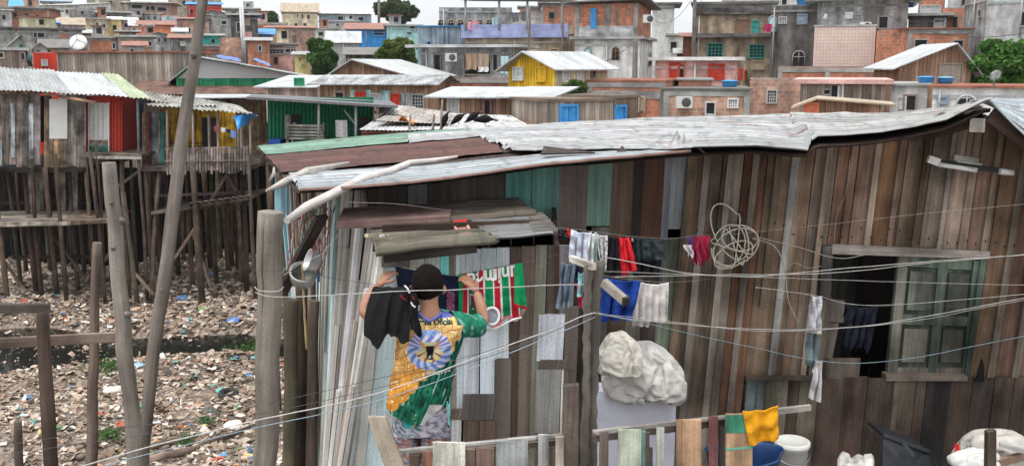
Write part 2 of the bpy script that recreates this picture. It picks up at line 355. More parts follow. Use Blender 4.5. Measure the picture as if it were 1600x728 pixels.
def opening(root, fac, x0, y0, x1, y1, style, c, far):
    s0, z1 = fac.hit(x0, y0); s1, z0 = fac.hit(x1, y1); c = cc(c)
    s0, s1 = min(s0, s1), max(s0, s1); f = .07 if not far else .11; w_ = s1-s0
    if style in ('arch', 'archw'):
        mb = MB(); n = 12; zc = z1-w_/2
        pts = [fac.pt(s0, z0, .03), fac.pt(s1, z0, .03)]+[fac.pt((s0+s1)/2+w_/2*math.cos(math.pi*k/n), zc+w_/2*math.sin(math.pi*k/n), .03) for k in range(n+1)]
        mb.face(pts, c=C['dark'] if style == 'arch' else c); o = mb.build('window', M['dark'] if style == 'arch' else M['plain'], root)
        mb = MB(); arc = [(s0, z0)]+[((s0+s1)/2-w_/2*math.cos(math.pi*k/n), zc+w_/2*math.sin(math.pi*k/n)) for k in range(n+1)]+[(s1, z0)]
        mb.tube([fac.pt(a, z, .04) for a, z in arc], .05, jit(c if style == 'arch' else C['grey']), 5)
        if style == 'arch':
            mb.tube([fac.pt((s0+s1)/2, z0, .05), fac.pt((s0+s1)/2, z1, .05)], .03, c, 4); mb.tube([fac.pt(s0, zc, .05), fac.pt(s1, zc, .05)], .03, c, 4)
        mb.build('frame', M['plain'], o); return
    nm = 'door' if style.startswith('door') else 'window'
    mb = MB(); fac.box(mb, s0, s1, z0, z1, .0, .02, C['dark'] if style in ('dark', 'half', 'grid', 'doordark', 'halfopen') else c, True)
    o = mb.build(nm, M['dark'] if style in ('dark', 'half', 'grid', 'doordark', 'halfopen') else M['plain'], root)
    fc = mixc(c, (.3, .3, .3), .3) if style in ('dark', 'doordark') else c
    mb = MB(); e = .09
    fac.box(mb, s0-f, s0, z0-f, z1+f, .0, e, fc); fac.box(mb, s1, s1+f, z0-f, z1+f, .0, e, fc); fac.box(mb, s0, s1, z1, z1+f, .0, e, fc)
    if nm == 'window': fac.box(mb, s0, s1, z0-f, z0, .0, e+.04, fc)
    if style == 'grid':
        for k in range(1, 4): t = s0+w_*k/4; fac.box(mb, t-.02, t+.02, z0, z1, .02, .04, fc)
        for k in range(1, 4): t = z0+(z1-z0)*k/4; fac.box(mb, s0, s1, t-.02, t+.02, .02, .037, fc)
    mb.build('frame', M['plain'], o)
    if style in ('shut', 'half', 'halfopen'):
        mid = (s0+s1)/2; mb = MB(); fac.box(mb, s0+.02, mid-.015, z0+.02, z1-.02, .02, .05, c, True)
        if style == 'shut': fac.box(mb, mid+.015, s1-.02, z0+.02, z1-.02, .02, .05, c, True)
        mb.build('shutter', M['plain'], o)
    if style in ('door', 'doorhalf'):
        mb = MB(); fac.box(mb, s0+.03, s1-.03, z0+.02, z1-.03, .02, .045, c, True); mb.build('panel', M['plain'], o)

NH = []
def house(name, label, cat, D, D1, x0, x1, yt, yb, wall, wc, roof, depth=7, wins=(), swins=(), side=None, extra=None, sidecol=None, group='houses crowding the hillside'):
    if (D1 or D) == D: D1 = D-((x1-x0)*D/F)*((x0+x1)/2-800)/F*.85
    a = P(x0, yt, D); b = P(x1, yt, D1); fac = Fac(a, b); zt = a.z; zb = P(x0, yb, D).z
    n = -fac.n; far = D > 95; gz = H(a.x, D)-.4; stilts = D < 58 and zb > gz+1.5
    zw = zb-.8 if stilts else min(zb, gz)
    A = fac.pt(0, 0); B = fac.pt(fac.L, 0); root = thing(name, label, cat, (A.x+fac.u.x*fac.L/2, A.y+fac.u.y*fac.L/2, zw), group)
    wc = cc(wc); mat = M[wall]; mb = MB(); rf = roof or ('p', wc, 0); k = rf[0]
    zs = {'gx': rf[2] if k == 'gx' else 0}
    dep = n*depth; Q = [A, B, B+dep, A+dep]; uo = random.uniform(0, 9)
    def wq(p, q, c, z0=zw, z1=zt):
        l = (q-p).length; mb.face([Vector((p.x, p.y, z0)), Vector((q.x, q.y, z0)), Vector((q.x, q.y, z1)), Vector((p.x, p.y, z1))], [(uo, z0), (uo+l, z0), (uo+l, z1), (uo, z1)], c)
    sc_ = cc(sidecol) if sidecol else wc
    for i in range(4): wq(Q[i], Q[(i+1) % 4], wc if i == 0 else sc_)
    def up(p, z): return Vector((p.x, p.y, z))
    if k == 'gx':
        h = rf[2]
        for p, q in ((B, B+dep), (A+dep, A)): m_ = (p+q)/2; mb.face([up(p, zt), up(q, zt), up(m_, zt+h)], [(uo, zt), (uo+depth, zt), (uo+depth/2, zt+h)], sc_)
    if k == 'sx':
        h = rf[2]
        mb.face([up(B, zt), up(B+dep, zt), up(B+dep, zt+h)], [(0, zt), (depth, zt), (depth, zt+h)], sc_); mb.face([up(A+dep, zt), up(A, zt), up(A+dep, zt+h)], [(0, zt), (depth, zt), (0, zt+h)], sc_)
        mb.face([up(B+dep, zt), up(A+dep, zt), up(A+dep, zt+h), up(B+dep, zt+h)], None, sc_)
    if k == 'gy':
        sp, zp = fac.hit(rf[2], rf[3])
        for e in (A, A+dep): mb.face([up(e, zt), up(e+fac.u*fac.L, zt), up(e+fac.u*sp, zp)], [(uo, zt), (uo+fac.L, zt), (uo+sp, zp)], wc)
    mb.build('wall', mat, root)
    rc = cc(rf[1]); mb = MB(); ovh = .45 if D < 80 else .35
    rm = M['tin'] if (k in ('gx', 'sx', 'gy') ) else M['plaster']
    rm = M['fibre'] if (len(rf) > 4 or (k in ('gx', 'sx') and len(rf) > 3)) and k != 'f' else rm
    def slope(p, q, r, s, th=.05): mb.hexa([p, q, r, s], Vector((0, 0, -th)), rc, 0, True)
    a0 = A-fac.u*ovh; b0 = B+fac.u*ovh
    if k == 'gx':
        h = rf[2]; sl = h/(depth/2); e = -n*ovh
        slope(up(a0+e, zt-ovh*sl+.05), up(b0+e, zt-ovh*sl+.05), up(b0+dep/2, zt+h+.05), up(a0+dep/2, zt+h+.05))
        slope(up(b0+dep-e, zt-ovh*sl+.05), up(a0+dep-e, zt-ovh*sl+.05), up(a0+dep/2, zt+h+.055), up(b0+dep/2, zt+h+.055))
    elif k == 'sx':
        h = rf[2]; sl = h/depth; e = -n*ovh; slope(up(a0+e, zt-ovh*sl+.06), up(b0+e, zt-ovh*sl+.06), up(b0+dep-e, zt+h+ovh*sl+.06), up(a0+dep-e, zt+h+ovh*sl+.06))
    elif k == 'gy':
        e = -n*ovh; pk = A+fac.u*sp; sl1 = (zp-zt)/max(sp, .1); sl2 = (zp-zt)/max(fac.L-sp, .1)
        # u runs along the ridge so the corrugations run down the slope
        mb.hexa([up(a0+dep-e, zt-ovh*sl1+.05), up(a0+e, zt-ovh*sl1+.05), up(pk+e, zp+.05), up(pk+dep-e, zp+.05)], (0, 0, -.06), rc, 0, True)
        mb.hexa([up(b0+e, zt-ovh*sl2+.05), up(b0+dep-e, zt-ovh*sl2+.05), up(pk+dep-e, zp+.055), up(pk+e, zp+.055)], (0, 0, -.06), rc, 0, True)
    elif k == 'f':
        th = .18 if rf[2] > .15 else .09; e = n*rf[2]; mb.hexa([up(A-fac.u*rf[2]-e, zt+.003), up(B+fac.u*rf[2]-e, zt+.003), up(B+fac.u*rf[2]-e, zt+th), up(A-fac.u*rf[2]-e, zt+th)], dep+e*2, rc)
    else:
        # parapet walls round a flat roof
        t = .14
        mb.hexa([up(A+fac.u*t+n*t, zt-.45), up(B-fac.u*t+n*t, zt-.45), up(B-fac.u*t+n*(depth-t), zt-.45), up(A+fac.u*t+n*(depth-t), zt-.45)], (0, 0, -.1), jit(C['grey']))
        for p, q in ((Q[0], Q[1]), (Q[1], Q[2]), (Q[2], Q[3]), (Q[3], Q[0])):
            d = (q-p).normalized(); i_ = Vector((-d.y, d.x, 0))
            mb.hexa([up(p, zt), up(q, zt), up(q+i_*t, zt), up(p+i_*t, zt)], (0, 0, .06), mixc(wc, C['grey'], .6))
    if k != 'p' or True: mb.build('roof', rm, root)
    # concrete frame on brick walls, rain pipes on plaster, weights on loose tin
    hgt = zt-max(zw, zb)
    if wall == 'brick' and fac.L > 2.5:
        mb = MB(); nn = max(1, round(fac.L/3.2)); cg = jit(C['grey'], .2); d2 = .035
        for i_ in range(nn+1): t_ = min(max(0, fac.L*i_/nn-.12), fac.L-.24); fac.box(mb, t_, t_+.24, zt-min(hgt, 6), zt-.26, -.02, d2, cg, True)
        fac.box(mb, 0, fac.L, zt-.25, zt-.02, -.02, d2+.003, cg); 
        if hgt > 3.2: fac.box(mb, 0, fac.L, zt-3.0, zt-2.78, -.02, d2+.006, cg)
        mb.build('concrete_frame', M['plaster'], root)
    elif wall in ('plaster', 'cleanplaster', 'moldy') and fac.L > 2:
        mb = MB(); t_ = fac.L*random.choice((.06, .5, .94)); mb.tube([fac.pt(t_, zt-.1, .08), fac.pt(t_, zt-min(hgt, 5), .08)], .05, jit(random.choice((C['white'], C['grey'])), .2), 5); mb.build('rain_pipe', M['paint'], root)
        mb = MB(); fac.box(mb, -.02, fac.L+.02, zt-.42, zt-.28, 0, .05, jit(mixc(wc, C['grey'], .5), .2)); mb.build('cornice', M['plaster'], root)
    if far and k in ('f', 'p') and yt > 27 and fac.L > 3:
        w0 = fac.L*random.uniform(.25, .45); s0 = random.uniform(0, fac.L-w0); hh = random.uniform(.9, 1.5); c2 = jit(random.choice((C['brick'], C['brickp'], C['lgrey'], C['cream'], C['pink'])), .15); zb2 = zt+(.18 if k == 'f' else .06); wl = 'brick' if c2[0] > c2[1]*1.6 else 'plaster'
        mb = MB(); fac.box(mb, s0, s0+w0, zb2, zb2+hh, -2.6, -.5, c2, True); o_ = mb.build('upper_room', M[wl], root); mb = MB(); fac.box(mb, s0-.2, s0+w0+.2, zb2+hh+.003, zb2+hh+.09, -2.9, -.2, jit(random.choice((C['silver'], C['rust'], C['lgrey'])), .2)); mb.build('roof', M['tin'], o_)
        mb = MB(); fac.box(mb, s0+w0*.4, s0+w0*.4+.5, zb2+hh*.3, zb2+hh*.8, -.49, -.45, C['dark']); mb.build('window', M['dark'], o_)
    for w_ in wins: opening(root, fac, *w_, far)
    if swins:
        sf = Fac(Q[1], Q[2]) if side != 'l' else Fac(Q[3], Q[0])
        for w_ in swins: opening(root, sf, *w_, far)
    if stilts:
        for i in range(4):
            for j in range(2):
                p = A+fac.u*fac.L*(i+.1)/3.2+n*(depth-.3)*j+n*.15; mb = MB(); g0 = H(p.x, p.y)-.4
                mb.tube([(p.x, p.y, g0), (p.x+random.uniform(-.1, .1), p.y, (g0+zw)/2), (p.x, p.y, zw+.05)], .09, jit(C['dwood'], .2), 6, lump=.1); mb.build('stilt', M['pole'], root)
    if extra: extra(root, fac, zt, zw, n, depth)
    NH.append(root); return root, fac, zt

def tank(label, px, py0, py1, D, wpx, c=(.03, .2, .5), lid=(.04, .25, .55)):
    p = P(px, py1, D); z1 = P(px, py0, D).z; h = z1-p.z; r = wpx/2*D/F
    t = thing('water_tank', label, 'water tank', tuple(p), 'blue water tanks'); mb = MB(); mb.lathe(p, [(0, 0), (r*.78, 0), (r*.9, h*.5), (r*.97, h*.8), (r, h*.82), (r, h*.86)], c); mb.build('basin', M['plastic'], t)
    mb = MB(); mb.lathe(p, [(r*1.03, h*.84), (r*1.03, h*.88), (r*.6, h*.97), (0, h)], lid); mb.build('lid', M['plastic'], t)

def dish(label, px, py, D, rpx, c=(.72, .72, .7), aim=(.2, -1, .55)):
    p = P(px, py, D); r = rpx*D/F; ax = Vector(aim).normalized(); t = thing('satellite_dish', label, 'satellite dish', (p.x, p.y, p.z-r*1.2), 'satellite dishes')
    mb = MB(); mb.lathe(p, [(0, -.02*r), (r*.5, .05*r), (r, .22*r), (r, .26*r), (r*.5, .09*r), (0, .02*r)], c, 24, ax); mb.build('bowl', M['plain'], t)
    mb = MB(); q = p+ax*r*.9
    for k in range(3):
        a = k*2.09; o = ax.orthogonal().normalized(); s = ax.cross(o); mb.tube([p+(o*math.cos(a)+s*math.sin(a))*r*.97+ax*.24*r, q], .025*r+.01, (.3, .3, .3), 4)
    mb.tube([q-ax*.1*r, q+ax*.1*r], .1*r, (.5, .5, .5), 6); mb.build('receiver', M['plain'], t)
    mb = MB(); mb.tube([p-ax*.05*r, (p.x, p.y+.1, p.z-r*.5), (p.x, p.y+.1, p.z-r*1.9)], .06*r+.02, (.3, .3, .3), 6); mb.build('mast', M['plain'], t)

def leaf_mesh(pts, nrm, size, colf, name, parent):
    n = len(pts); a = rng.random(n)*6.28; t = nrm+rng.normal(0, .75, (n, 3)); t /= np.linalg.norm(t, axis=1)[:, None]
    o = np.cross(t, rng.normal(0, 1, (n, 3))); o /= np.linalg.norm(o, axis=1)[:, None]; s = np.cross(t, o)
    sz = size*(.6+.8*rng.random(n))[:, None]; w_ = sz*.5
    V = np.stack([pts-o*sz, pts+s*w_+t*sz*.15, pts+o*sz, pts-s*w_+t*sz*.15], 1).reshape(-1, 3)
    Fs = np.arange(4*n).reshape(-1, 4).tolist(); c = np.repeat(colf, 4, 0)
    me = bpy.data.meshes.new(name); o0 = np.array(parent['_org']); me.from_pydata((V-o0).tolist(), [], Fs)
    ca = me.color_attributes.new('Col', 'FLOAT_COLOR', 'CORNER'); c4 = np.ones((4*n, 4), np.float32); c4[:, :3] = c; ca.data.foreach_set('color', c4.ravel())
    me.materials.append(M['leaf']); me.update(); ob = bpy.data.objects.new(name, me); col.objects.link(ob); ob.parent = parent; return ob
def tree(label, D, x0, x1, yt, yb, blobs=26, leaves=9000, ls=.22, c=(.055, .11, .03), seed=1, cat='tree', name='leafy_tree', flat=1.0):
    r_ = np.random.default_rng(seed); ctr = P((x0+x1)/2, (yt+yb)/2, D+1); rx = (x1-x0)/2*D/F; rz = (yb-yt)/2*D/F; ry = rx*.8
    g0 = min(H(ctr.x, ctr.y)-.3, ctr.z-rz*1.1)
    t = thing(name, label, cat, (ctr.x, ctr.y, g0)); mb = MB()
    tr = max(.12, rx*.07); mb.tube([(ctr.x, ctr.y, g0), (ctr.x+.1, ctr.y, (g0+ctr.z-rz*.5)/2), (ctr.x, ctr.y, ctr.z-rz*.4), (ctr.x-.1, ctr.y, ctr.z+rz*.2)], [tr*1.3, tr, tr*.8, tr*.4], (.14, .11, .08), 7, lump=.1)
    B = []
    for k in range(blobs):
        d = r_.normal(0, 1, 3); d /= np.linalg.norm(d); q = .35+.62*r_.random()
        cp = np.array(ctr)+d*np.array([rx, ry, rz])*q; br = (.12+.24*r_.random()**1.5)*min(rx, rz*1.2)*(1.15 if q < .6 else .85); B.append((cp, br, .62+.75*r_.random(), r_.random()))
        if k % 3 == 0: mb.tube([(ctr.x, ctr.y, ctr.z-rz*.4), tuple((cp+np.array(ctr))/2-np.array([0, 0, .1*rz])), tuple(cp)], [tr*.5, tr*.3, tr*.12], (.14, .11, .08), 5)
    mb.build('trunk', M['pole'], t)
    bi = r_.integers(0, blobs, leaves); d = r_.normal(0, 1, (leaves, 3)); d /= np.linalg.norm(d, axis=1)[:, None]
    rad = np.array([b[1] for b in B])[bi]*(.55+.6*r_.random(leaves)**.7); lump = 1+.25*np.sin(d[:, 0]*7+bi)*np.sin(d[:, 2]*6+bi*2)
    pts = np.array([b[0] for b in B])[bi]+d*(rad*lump)[:, None]*np.array([1.1, 1, .8])
    k = np.array([b[2] for b in B])[bi]*(.75+.5*r_.random(leaves)); cf = np.array(c)[None]*k[:, None]; yl = np.array([b[3] for b in B])[bi]; cf[:, 0] *= 1+.5*yl; cf[:, 1] *= 1+.15*yl
    leaf_mesh(pts, d, ls, cf, 'crown', t); return t

# moist air between the hillside and the viewer
hm = bpy.data.materials.new('haze'); hm.use_nodes = True; hm.node_tree.nodes.clear(); ho = hm.node_tree.nodes.new('ShaderNodeOutputMaterial'); hv = hm.node_tree.nodes.new('ShaderNodeVolumePrincipled')
hv.inputs['Color'].default_value = (.9, .93, .97, 1); hv.inputs['Density'].default_value = .00016; hv.inputs['Anisotropy'].default_value = .2; hm.node_tree.links.new(hv.outputs[0], ho.inputs['Volume'])
mb = MB(); mb.box((-1900, -60, -2.5), (1900, 2600, 34), vert=True); hz = mb.build('haze', hm); kind(hz, 'stuff')
# ---------------------------------------------------------------- the hillside (far to near)
d_, w_, g_ = 'dark', 'white', 'grid'
def Hs(*a, **k): return house(*a, **k)
# --- far left crest
Hs('brick_house', 'bare brick house at the top left corner with three small square windows', 'house', 150, 152, -20, 76, 13, 45, 'brick', 'brick', ('f', 'grey', .5), 9, [(20, 20, 27, 28, d_, 'brown'), (40, 22, 46, 29, d_, 'brown'), (57, 24, 61, 31, d_, 'brown')])
Hs('brick_house', 'tall brick house with a blue tarpaulin on its top floor, upper left corner', 'house', 158, 158, -20, 60, -14, 16, 'brick', 'brickp', ('p', 'grey', 0), 8, [(44, 1, 50, 9, d_, 'brown')])
Hs('plaster_house', 'white walled terrace house at the left edge below the brick top floor', 'house', 142, 142, -20, 17, 16, 40, 'plaster', 'lgrey', ('f', 'white', .4), 6, [(3, 24, 9, 31, d_, 'grey')])
Hs('plaster_house', 'wide pale white house with three little windows below the left skyline', 'house', 178, 176, 58, 122, 9, 40, 'cleanplaster', 'white', ('sx', 'lgrey', .8), 9, [(69, 15, 73, 20, d_, 'grey'), (87, 16, 91, 21, d_, 'grey'), (103, 16, 107, 21, d_, 'grey')])
Hs('plaster_house', 'low grey roofed house on the skyline above the wide pale house', 'house', 205, 205, 66, 112, 2, 20, 'plaster', 'grey', ('gx', 'bluegrey', 1), 8, [(78, 4, 83, 8, d_, 'grey')])
Hs('brick_house', 'tan and brick building on the left skyline beside the gap of sky', 'house', 190, 190, 135, 203, -4, 18, 'brick', 'tan', ('p', 'grey', 0), 9, [(150, 1, 154, 9, 'door', 'white'), (170, 2, 176, 8, d_, 'tan'), (188, 2, 194, 8, d_, 'tan')])
Hs('concrete_house', 'grey concrete house with a flat top next to the wide pale house', 'house', 160, 162, 120, 160, 13, 40, 'moldy', 'grey', ('p', 'grey', 0), 8, [(126, 18, 131, 23, d_, 'grey')])
Hs('plaster_house', 'house with a broad white awning roof above the small yellow house', 'house', 156, 156, 158, 197, 20, 40, 'plaster', 'grey', ('f', 'white', .9), 7, [(164, 24, 172, 30, d_, 'grey'), (178, 24, 186, 30, d_, 'grey')])
Hs('brick_house', 'long building with stepped white eaves and dark open balconies on the left skyline', 'house', 172, 173.5, 200, 268, 5, 40, 'brick', 'brickp', ('f', 'white', 1.0), 9, [(206, 8, 222, 14, d_, 'lgrey'), (228, 10, 242, 17, d_, 'lgrey'), (246, 12, 260, 18, d_, 'lgrey'), (216, 24, 222, 29, d_, 'brown')])
Hs('brick_house', 'plain tan brick house rising above the stepped white eaves', 'house', 196, 196, 262, 345, -12, 30, 'brick', 'tan', ('p', 'grey', 0), 9, [(300, 2, 306, 9, d_, 'brown'), (285, 2, 290, 8, d_, 'brown')])
Hs('plaster_house', 'red walled house behind the leaning pole with a blue covered roof', 'house', 168, 168, 292, 346, 7, 30, 'cleanplaster', 'red', ('sx', 'blue', .7), 7, [(297, 15, 302, 22, d_, 'red')])
Hs('brick_house', 'grey gabled house with brick base just right of the leaning pole', 'house', 132, 132, 318, 362, 22, 58, 'plaster', 'grey', ('gy', 'tan', 330, 16), 8, [(320, 24, 331, 33, g_, 'lgrey'), (346, 33, 354, 39, d_, 'aqua')])
Hs('plaster_house', 'flat white topped house with railings on the skyline right of the leaning pole', 'house', 186, 186, 352, 402, 14, 34, 'plaster', 'lgrey', ('f', 'white', .7), 8, [(362, 19, 369, 26, d_, 'grey'), (380, 19, 387, 26, d_, 'grey')])
Hs('concrete_house', 'pale stair tower standing on the skyline left of the white villa', 'tower', 200, 200, 380, 396, 3, 20, 'moldy', 'lgrey', ('p', 'grey', 0), 3, [(385, 6, 389, 10, d_, 'grey')])
# --- middle left
Hs('plaster_house', 'small yellow house with a dark window in the middle of the left hillside', 'house', 140, 140, 166, 189, 31, 55, 'cleanplaster', 'pyel', ('sx', 'white', .6), 6, [(176, 40, 182, 48, d_, 'pyel')])
Hs('plaster_house', 'lilac house with a balcony right of the small yellow house', 'house', 142, 142, 189, 213, 32, 55, 'cleanplaster', 'lilac', ('sx', 'lgrey', .6), 6, [(194, 37, 200, 43, d_, 'lilac'), (203, 37, 209, 44, d_, 'lilac')])
Hs('plaster_house', 'cream house with white trim and two windows left of the small yellow house', 'house', 136, 136, 128, 168, 30, 62, 'plaster', 'cream', ('f', 'lgrey', .4), 7, [(150, 36, 154, 44, d_, 'white'), (160, 38, 165, 44, d_, 'white')])
Hs('plaster_house', 'pink and lilac gabled house above the long grey wall', 'house', 128, 128, 90, 130, 38, 62, 'cleanplaster', 'lilac', ('gx', 'tan', .9), 6, [(96, 42, 101, 48, d_, 'white'), (109, 40, 112, 46, d_, 'white')])
Hs('plaster_house', 'white house front with arched openings and a light blue awning above the grey wall', 'house', 126, 126, 56, 90, 36, 60, 'cleanplaster', 'white', ('sx', 'blue', .5), 5, [(79, 38, 83, 45, 'arch', 'white'), (85, 38, 89, 45, 'arch', 'white')])
Hs('concrete_house', 'long grey block wall house with one wide dark opening, left edge', 'house', 108, 116, -20, 128, 44, 84, 'moldy', 'grey', ('f', 'dgrey', .3), 7, [(52, 51, 69, 59, d_, 'grey'), (96, 55, 103, 63, 'shut', 'brick'), (24, 40, 26, 48, 'shut', 'rust')])
Hs('brick_house', 'brick house with a grey slab directly behind the big satellite dish', 'house', 104, 104, 136, 186, 60, 84, 'brick', 'brick', ('f', 'grey', .3), 6, [(176, 68, 180, 76, d_, 'white')])
Hs('brick_house', 'pinkish brick house with two small openings above the long wooden shed', 'house', 98, 98, 184, 240, 58, 86, 'brick', 'brickp', ('f', 'lgrey', .3), 7, [(224, 66, 229, 73, d_, 'grey'), (232, 66, 237, 72, d_, 'grey')])
Hs('plaster_house', 'orange painted house with a terracotta roof on the left hillside', 'house', 122, 122, 216, 272, 39, 62, 'cleanplaster', 'orange', ('sx', 'rust', .7), 7, [(225, 42, 233, 48, 'dark', 'red')])
Hs('plaster_house', 'small bluish white cube house above the orange painted house', 'house', 146, 146, 252, 279, 26, 48, 'cleanplaster', (.66, .74, .78), ('f', 'white', .1), 6, [(270, 33, 276, 38, d_, 'aqua'), (261, 27, 264, 30, d_, 'aqua')])
Hs('brick_house', 'brown brick house with a row of openings under the stepped white eaves', 'house', 154, 154, 205, 254, 28, 45, 'brick', 'tan', ('f', 'grey', .3), 6, [(216, 31, 222, 36, d_, 'tan'), (228, 31, 234, 36, d_, 'tan'), (240, 31, 247, 36, d_, 'tan')])
Hs('brick_house', 'brick house half hidden by the leaning pole on the hillside', 'house', 130, 130, 276, 326, 30, 66, 'brick', 'brickp', ('sx', 'rust', .5), 8, [(292, 44, 298, 52, d_, 'white')])
Hs('concrete_house', 'grey weathered house with two narrow windows below the orange painted house', 'house', 110, 110, 236, 268, 54, 82, 'moldy', 'lgrey', ('gy', 'grey', 246, 51), 7, [(247, 60, 250, 66, d_, 'grey'), (256, 60, 260, 66, d_, 'grey')])
Hs('concrete_house', 'low grey house with a white pane left of the leaning pole', 'house', 104, 104, 266, 304, 60, 84, 'moldy', 'grey', ('sx', 'rust', .5), 6, [(283, 67, 289, 71, 'plainpane', 'white')])
Hs('plaster_house', 'teal green front with a bulging white awning right of the leaning pole', 'house', 100, 100, 312, 344, 56, 74, 'cleanplaster', 'teal', ('f', 'white', .5), 6, [(330, 62, 336, 68, d_, 'teal')])
Hs('brick_house', 'pale brick block wall house right of the teal green front', 'house', 92, 92, 343, 376, 60, 90, 'brick', 'brickp', None, 7)
Hs('brick_house', 'brick lower storey running under the teal green front', 'house', 98, 98, 300, 346, 73, 92, 'brick', 'rust', ('f', 'grey', .2), 7)
Hs('concrete_house', 'dark unfinished house with tall white pipes on the hillside', 'house', 106, 106, 360, 402, 24, 84, 'moldy', 'dgrey', ('f', 'lgrey', .5), 7, [(384, 31, 389, 39, 'plainpane', 'tan'), (370, 36, 378, 50, d_, 'grey'), (384, 52, 392, 60, 'plainpane', 'pink')],
   extra=lambda r, f, zt, zw, n, dp: [(lambda m_: (m_.tube([f.pt(f.L*k, zt+.8, .5), f.pt(f.L*k, zt-6, .5)], .12, (.6, .6, .6), 6), m_.build('pipe', M['plain'], r)))(MB()) for k in (.38, .46)])
Hs('brick_house', 'orange brick house beside the blue tarpaulin left of the yellow walled house', 'house', 88, 88, 386, 420, 64, 100, 'brick', 'brick', ('sx', 'grey', .4), 7, [(404, 72, 408, 80, d_, 'aqua')])
# --- centre far
Hs('plaster_house', 'white two storey villa with a hipped brown roof on the centre skyline', 'house', 182, 182, 440, 496, 18, 52, 'plaster', 'cream', ('gx', 'tan', 1.6), 8, [(464, 23, 466, 27, d_, 'cream'), (471, 23, 474, 29, d_, 'cream'), (480, 24, 484, 30, d_, 'cream'), (460, 37, 465, 42, d_, 'cream'), (474, 37, 479, 42, d_, 'cream')])
Hs('plaster_house', 'white building with a low gable and dark green upper floor on the skyline', 'house', 188, 190, 500, 580, 21, 50, 'plaster', 'bluegrey', ('gx', 'white', 1.2), 9, [(503, 33, 508, 39, d_, 'white'), (511, 32, 516, 37, d_, 'white'), (528, 26, 536, 32, d_, 'lgrey'), (546, 27, 554, 33, d_, 'lgrey'), (560, 27, 568, 33, d_, 'lgrey')])
Hs('plaster_house', 'small white house with two dark windows below the low gabled building', 'house', 160, 160, 493, 524, 46, 64, 'cleanplaster', 'white', ('f', 'grey', .3), 6, [(498, 51, 505, 56, d_, 'grey'), (512, 51, 518, 56, d_, 'grey')])
Hs('plaster_house', 'white block with narrow windows between the villa and the gabled building', 'house', 168, 168, 500, 560, 34, 52, 'plaster', 'lgrey', ('f', 'lgrey', .3), 6, [(505, 34, 509, 39, d_, 'white'), (525, 36, 530, 41, d_, 'white'), (545, 36, 550, 41, d_, 'white')])
Hs('plaster_house', 'bright blue house under a long rusty red roof', 'house', 118, 118, 540, 604, 46, 80, 'cleanplaster', 'blue', ('sx', 'rust', .9), 7, [(584, 48, 600, 55, d_, 'blue')])
Hs('plaster_house', 'pale aqua house with open balconies right of the bright blue house', 'house', 116, 116, 604, 656, 41, 80, 'cleanplaster', 'aqua', ('f', 'lgrey', .4), 7, [(641, 42, 648, 48, d_, 'aqua'), (650, 44, 655, 49, d_, 'aqua'), (636, 51, 643, 54, d_, 'aqua')])
Hs('brick_house', 'salmon brick house with square windows behind the round tree', 'house', 122, 122, 416, 492, 44, 80, 'brick', 'brickp', ('sx', 'rust', .5), 8, [(443, 58, 447, 63, d_, 'tan'), (459, 57, 462, 68, 'door', 'brown'), (469, 60, 471, 66, d_, 'tan')])
Hs('brick_house', 'orange brick house under the far dark green bush', 'house', 140, 140, 400, 450, 36, 60, 'brick', 'brick', None, 7, [(410, 46, 413, 53, d_, 'tan')])
Hs('plaster_house', 'weathered brick and plaster house with a long row of railed windows', 'house', 96, 96, 400, 462, 70, 112, 'plaster', 'pink', ('f', 'grey', .3), 8, [(412, 71, 417, 79, 'plainpane', 'bluegrey'), (420, 73, 443, 84, g_, 'grey'), (446, 74, 453, 82, d_, 'lgrey'), (455, 74, 462, 82, d_, 'lgrey'), (428, 90, 434, 100, d_, 'rust')])
Hs('plaster_house', 'pale yellow wall with two tiny windows left of the round tree', 'house', 86, 86, 460, 482, 86, 122, 'cleanplaster', 'pyel', ('sx', 'grey', .3), 6, [(467, 91, 470, 94, d_, 'pyel'), (472, 100, 474, 103, d_, 'pyel')])
Hs('plaster_house', 'greyish white gabled house between the round tree and the blue house', 'house', 108, 108, 512, 560, 66, 100, 'plaster', 'lgrey', ('gx', 'silver', 1.2), 7, [(543, 74, 547, 82, d_, 'grey'), (550, 75, 556, 83, d_, 'grey')])
Hs('concrete_house', 'low dark roofed hut behind the big wooden gable', 'hut', 80, 80, 540, 612, 86, 112, 'moldy', 'dgrey', ('sx', 'dgrey', .6), 6)
Hs('concrete_house', 'long grey building with a row of round arches in its parapet', 'building', 92, 92, 686, 800, 13, 70, 'moldy', 'grey', None, 10, [(680+5+i*15, 31, 680+14+i*15, 40, 'arch', 'tan') for i in range(0, 6)])
Hs('plaster_house', 'blue painted balcony house with a corrugated grey blue parapet', 'house', 84, 84, 652, 728, 42, 64, 'siding', 'bluegrey', ('f', 'blue', .1), 6, [(668, 66, 672, 71, d_, 'blue')])
Hs('concrete_house', 'lavender terrace house with a mouldy concrete base', 'house', 78, 76, 728, 884, 60, 100, 'moldy', 'tan', None, 8, [(861, 77, 872, 84, g_, 'tan')],
   extra=lambda r, f, zt, zw, n, dp: ((lambda m_: (f.box(m_, -.3, f.L+.2, zt, zt+1.0, 0, .25, C['lav']), m_.build('parapet', M['cleanplaster'], r)))(MB()),
     (lambda m_: (m_.hexa([f.pt(-1, zt+3.0, .8), f.pt(f.L*.98, zt+2.75, .8), f.pt(f.L*.98, zt+3.0, -5), f.pt(-1, zt+3.2, -5)], (0, 0, -.12), (.12, .11, .11)), m_.build('canopy', M['tin'], r)))(MB()),
     [(lambda m_: (m_.tube([f.pt(f.L*k, zt+.6, .3), f.pt(f.L*k, zt+2.9, .3)], .09, (.45, .45, .45), 6), m_.build('canopy_post', M['plain'], r)))(MB()) for k in (.01, .35, .63, .97)]))
